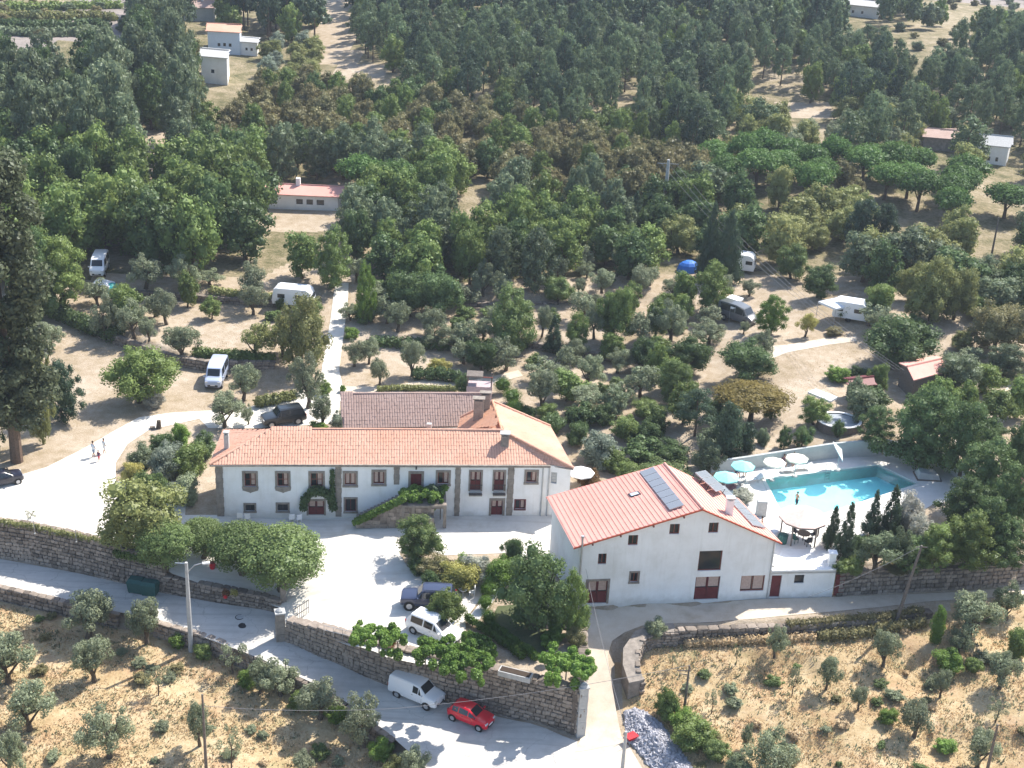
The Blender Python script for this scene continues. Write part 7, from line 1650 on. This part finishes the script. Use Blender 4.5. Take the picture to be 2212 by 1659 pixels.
# low growth between the campsite trees
HANDW = [[(300,560),(1900,560),(1900,620),(300,640)]]
SUBP = [[(1640,885),(1790,890),(1890,840),(1900,950),(1640,965)], [(1860,690),(2212,690),(2212,900),(2100,960),(1900,830)], [(60,650),(380,655),(560,690),(360,690),(230,735),(60,690)], [(560,640),(720,640),(690,700),(560,690)], [(770,560),(1560,590),(1620,690),(1560,810),(1400,870),(1180,880),(1130,800),(1010,810),(830,730),(770,690)], [(1130,870),(1560,880),(1560,1000),(1380,1010),(1240,930)], [(1850,600),(2212,640),(2212,800),(2060,860),(1980,700)]]
for (x, y), z in zip(cand, cz):
    u, v, s = proj((x, y, z))
    if not (0 < u < 2212 and 560 < v < 1010): continue
    if not any(in1(u, v, c) for c in SUBP) or any(in1(u, v, c) for c in CLEAR): continue
    if ((pl[:, 0]-x)**2+(pl[:, 1]-y)**2 < (pl[:, 2]*.75+1.0)**2).any(): continue
    ci, cj = int(x//8), int(y//8)
    if any((px-x)**2+(py-y)**2 < (6.5 if v < 860 else 4.6) for a in (-1, 0, 1) for b in (-1, 0, 1) for (px, py, ps) in cell.get((ci+a, cj+b), ())): continue
    cell.setdefault((ci, cj), []).append((x, y, 3)); k = frr.random()
    if v > 860 and u > 1130:
        q = (1,'garden_thicket_tree','small tree','round','green',(3.2,5),(3,4.6),'green tree of the thicket between the manor and the pool wall','green trees of the thicket by the pool wall') if k < .5 else (1,'garden_thicket_tree','small tree','bush','dark',(3,4.6),(2.4,3.8),'dark bush of the thicket between the manor and the pool wall','dark bushes of the thicket by the pool wall') if k < .8 else (1,'garden_thicket_tree','small tree','round','olivedark',(3,4.6),(2.8,4),'grey-green bush of the thicket between the manor and the pool wall','grey bushes of the thicket by the pool wall')
        fill.append((s, x, y, z, q, frr.uniform(*q[6]))); continue
    q = (1,'low_tree','small tree','olive','olive',(2.8,4.6),(2.5,4.2),'small silvery young olive among the campsite trees','small silvery trees among the campsite trees') if k < .45 else (1,'low_tree','small tree','round','green',(2.8,4.8),(2.8,5.0),'small green tree among the campsite trees','small green trees among the campsite trees') if k < .75 else (1,'undergrowth_bush','shrub','bush','plane',(1.6,3.2),(1.2,2.2),'low green bush among the campsite trees','low bushes among the campsite trees')
    fill.append((s, x, y, z, q, frr.uniform(*q[6])))
fill.sort(key=lambda f: -f[0])
bins = {}
for s, x, y, z, q, h in fill: bins.setdefault(q[8], []).append(s)
bins = {k: sorted(v_)[len(v_)//2] for k, v_ in bins.items()}
f2_ = []
for s, x, y, z, q, h in fill:
    if not q[1].startswith('hillside') and len(q[7].split()) <= 12:
        u = proj((x, y, z))[0]; w_ = ('nearer rows' if s > bins[q[8]] else 'farther rows')+', '+('far left' if u < 450 else 'left half' if u < 1106 else 'right half' if u < 1700 else 'far right')
        q = q[:7]+(q[7]+', '+w_, q[8]+', '+w_)
    f2_.append((s, x, y, z, q, h))
fill = f2_
cnt = {}; rest = {}
for s, x, y, z, q, h in fill:
    _, name, cat, shape, col, wr, hr, lb, grp = q; w = frr.uniform(*wr); nk = cnt.get(name, 0)
    if nk >= 290: rest.setdefault((col, shape, lb, grp, name), []).append((x, y, z, w, h)); continue
    cnt[name] = nk+1; lod = 1 if s > 10 else 2
    cm, tm = template(shape, frr.randrange(4), lod); t = thing(name, lb, cat, (x, y, z), frr.uniform(0, 6.28), grp)
    c = put('crown', cm, t, (0, 0, 0), None, (w, w*frr.uniform(.88, 1.1), h)); c.material_slots[0].link = 'OBJECT'; c.material_slots[0].material = L[col]
    if tm and s > 9.5: k = put('trunk', tm, t, (0, 0, 0), None, (w, w, h)); k.material_slots[0].link = 'OBJECT'; k.material_slots[0].material = M_bark2
# the farthest woods read as one mass
byc = {}
for (col, shape, lb, grp, name), L2 in rest.items(): byc.setdefault((col), []).extend([(shape,)+q for q in L2])
for col, items in byc.items():
    vs_, fs_, vals = [], [], []; off = 0
    for i, (shape, x, y, z, w, h) in enumerate(items):
        cm, _ = template(shape, i % 4, 2); n = len(cm.vertices); co = np.empty(n*3); cm.vertices.foreach_get('co', co); co = co.reshape(-1, 3)
        a = frr.uniform(0, 6.28); ca_, sa = math.cos(a), math.sin(a)
        P_ = np.stack([(co[:, 0]*ca_-co[:, 1]*sa)*w+x, (co[:, 0]*sa+co[:, 1]*ca_)*w+y, co[:, 2]*h+z], 1); vs_.append(P_)
        sh = frr.uniform(-.22, .22); vl = np.empty(len(cm.polygons)); cm.attributes['leafrnd'].data.foreach_get('value', vl); vals += list(np.clip(vl+sh, 0, 1))
        fs_ += [tuple(k+off for k in p.vertices) for p in cm.polygons]; off += n
    me = mkmesh('far_wood', np.concatenate(vs_).tolist(), fs_, L[col]); a = me.attributes.new('leafrnd', 'FLOAT', 'FACE'); a.data.foreach_set('value', vals)
    tag(put('far_wood', me), 'far trees of the wood merging into one mass near the top of the valley', 'wood', kind='stuff')
print('FILL', cnt, {k: len(v) for k, v in byc.items()})

# ---------------------------------------------------------------- grass, weeds, rubble
def tufts(name, label, poly, n, hgt, mat, seed, wid=.035, blades=3, spread=.12):
    g = np.random.default_rng(seed); x0, y0 = poly.min(0)[:2]; x1, y1 = poly.max(0)[:2]; x = g.uniform(x0, x1, n*4); y = g.uniform(y0, y1, n*4)
    k = inpoly(x, y, poly); 
    x, y = x[k][:n], y[k][:n]
    cl = np.sin(x*.9+np.sin(y*.7)*2)+np.sin(y*1.1+x*.3)+g.normal(0, .8, len(x)); kk = cl > -.6; x, y = x[kk], y[kk]; z = hz(x, y)-.02
    V_, vals = [], []
    for b in range(blades):
        a = g.uniform(0, 6.28, len(x)); h = hgt*g.uniform(.5, 1.4, len(x)); bx, by = x+g.normal(0, spread, len(x)), y+g.normal(0, spread, len(x)); dx, dy = np.cos(a)*wid, np.sin(a)*wid; lx, ly = g.normal(0, .4, len(x))*h, g.normal(0, .4, len(x))*h
        V_.append(np.stack([np.stack([bx-dx, by-dy, z], 1), np.stack([bx+dx, by+dy, z], 1), np.stack([bx+lx, by+ly, z+h], 1)], 1))
    V = np.concatenate(V_).reshape(-1, 3); Fq = np.arange(len(V)).reshape(-1, 3)
    me = mkmesh(name, V.tolist(), [tuple(f) for f in Fq.tolist()], mat); at = me.attributes.new('leafrnd', 'FLOAT', 'FACE'); at.data.foreach_set('value', g.uniform(0, 1, len(Fq)))
    tag(put(name, me), label, 'grass', kind='stuff')
F1P = px2w([(-40,1300),(124,1325),(330,1375),(466,1412),(548,1450),(638,1495),(729,1545),(839,1625),(905,1690),(700,1720),(-40,1720)])
F2P = px2w([(1400,1385),(1467,1385),(1621,1378),(1888,1362),(2000,1348),(2240,1310),(2240,1720),(1520,1720),(1400,1600),(1360,1545),(1355,1480),(1390,1440)])
tufts('dry_grass', 'dry golden grass covering the lower left olive field', F1P, 13000, .14, L['straw'], 1, .05)
tufts('dry_grass', 'dry golden grass covering the lower right field', F2P, 14000, .13, L['straw'], 2, .05)
tufts('green_weeds', 'scattered green weeds in the lower fields', F2P, 1500, .22, L['olive'], 3, .08, 4)
tufts('green_weeds', 'green weeds between the olives of the lower left field', F1P, 1300, .2, L['olive'], 4, .08, 4)
MEAD = px2w([(100,770),(300,770),(700,860),(900,850),(1500,900),(1900,860),(1900,650),(1300,600),(800,620),(200,640)])
tufts('campsite_grass', 'thin parched grass on the campsite pitches', MEAD, 9000, .10, L['straw'], 5, .04, 2)
# scrub in the dry fields and green lines on the far terraces
sg = random.Random(12)
for poly, lb, grp, n in ((F1P, 'grey-green scrub bush in the dry grass of the left field', 'scrub bushes of the left field', 34), (F2P, 'grey-green scrub bush in the dry grass of the right field', 'scrub bushes of the right field', 44)):
    k = 0
    while k < n:
        x, y = sg.uniform(poly[:, 0].min(), poly[:, 0].max()), sg.uniform(poly[:, 1].min(), poly[:, 1].max())
        if not inpoly(np.array([x]), np.array([y]), poly)[0] or any((a-x)**2+(b-y)**2 < (c*.8+.5)**2 for a, b, c in PLANTED): continue
        k += 1; u, v, s = proj((x, y, -3)); w = sg.uniform(.6, 1.7); p = Vector((x, y, hz1(x, y))); s = proj(p)[2]
        if not (-10 < u < 2222 and v < 1690): continue
        plant('scrub_bush', 'shrub', lb, u, v, proj(p)[1]-w*.55*s, w*s, 'bush', sg.choice(('olive', 'brown', 'straw', 'olive', 'plane')), grp, 1, base=p)
for i, (v0, v1, c_) in enumerate(((22, 18, 'green'), (40, 44, 'willow'), (58, 62, 'dark'), (74, 80, 'olivedark'))):
    hedge(('highest', 'second highest', 'third highest', 'lowest')[i]+' green strip along the bare terraces at the top left', [(0, v0), (90, (v0+v1)/2+2), (190, (v0+v1)/2-1), (262-i*12, v1)], None, 2.6, 1.5, c_, 40+i, 'terrace_hedge', .4, 26)
hedge('dry grassy fringe at the foot of the field wall', [(1480, 1392), (1560, 1390), (1650, 1386), (1760, 1380)], None, 1.0, .5, 'straw', 51, leaf=.12, dens=150)
hedge('brownish weeds hanging before the right part of the field wall', [(1770, 1382), (1850, 1374), (1930, 1362), (1995, 1350)], None, 1.2, .8, 'brown', 52, leaf=.12, dens=170)
# rubble heap
hp = px2w([(1349,1537),(1372,1531),(1395,1540),(1425,1562),(1455,1600),(1500,1665),(1540,1720),(1470,1720),(1415,1665),(1385,1632),(1352,1600)])
hc = hp.mean(0); g = np.random.default_rng(9); x = g.uniform(hp[:, 0].min(), hp[:, 0].max(), 5200); y = g.uniform(hp[:, 1].min(), hp[:, 1].max(), 5200); k = inpoly(x, y, hp); x, y = x[k], y[k]
def edge_d(x, y, poly):
    d = np.full(x.shape, 1e9); n = len(poly)
    for i in range(n):
        a, b = poly[i][:2], poly[(i+1) % n][:2]; ab = b-a; t = np.clip(((x-a[0])*ab[0]+(y-a[1])*ab[1])/(ab@ab), 0, 1); d = np.minimum(d, np.hypot(x-a[0]-t*ab[0], y-a[1]-t*ab[1]))
    return d
M_rub = simple('crushed_rock', (.34, .34, .37), .9, var=.45, scale=5)
rz0 = hz(x, y)+np.minimum(edge_d(x, y, hp)*.55, .9); vv, ff = [], []; cube = np.array([v.co[:] for v in STONES[0].vertices]); cf = [tuple(p.vertices) for p in STONES[0].polygons]
cb = np.array([(-.5,-.5,-.5),(.5,-.5,-.5),(.5,.5,-.5),(-.5,.5,-.5),(-.4,-.4,.5),(.35,-.45,.4),(.4,.4,.5),(-.45,.35,.4)]); cbf = [(3,2,1,0),(4,5,6,7),(0,1,5,4),(1,2,6,5),(2,3,7,6),(3,0,4,7)]
for i in range(len(x)):
    s = g.uniform(.10, .30); m_ = np.array(Matrix.Rotation(g.uniform(0, 6), 3, Vector(g.normal(size=3)).normalized()))
    b0 = len(vv); vv += ((cb*g.uniform(.7, 1.3, 3)*s) @ m_.T+np.array([x[i], y[i], rz0[i]])).tolist(); ff += [tuple(b0+q for q in f) for f in cbf]
tag(put('rubble_heap', mkmesh('rubble_heap', vv, ff, M_rub)), 'heap of pale grey-blue crushed rock beside the sandy lane', 'rubble', kind='stuff')
me = sheet('rubble_bed', hp[:, :2], M_rub, .12)
HAZE = True
# ---------------------------------------------------------------- air
bm = bmesh.new(); bmesh.ops.create_cube(bm, size=1.0); me = bpy.data.meshes.new('haze'); 
for v in bm.verts: v.co = Vector((v.co.x*5600, 2050+v.co.y*4400, -12 if v.co.z < 0 else 68))
bm.to_mesh(me); bm.free()
mt, nt, out = newmat('air'); pv = nt.nodes.new('ShaderNodeVolumePrincipled'); pv.inputs['Color'].default_value = (.70, .80, .95, 1); pv.inputs['Density'].default_value = .00018; pv.inputs['Anisotropy'].default_value = .2
nt.links.new(pv.outputs[0], out.inputs['Volume']); me.materials.append(mt)
if HAZE: tag(put('haze', me), kind='stuff')
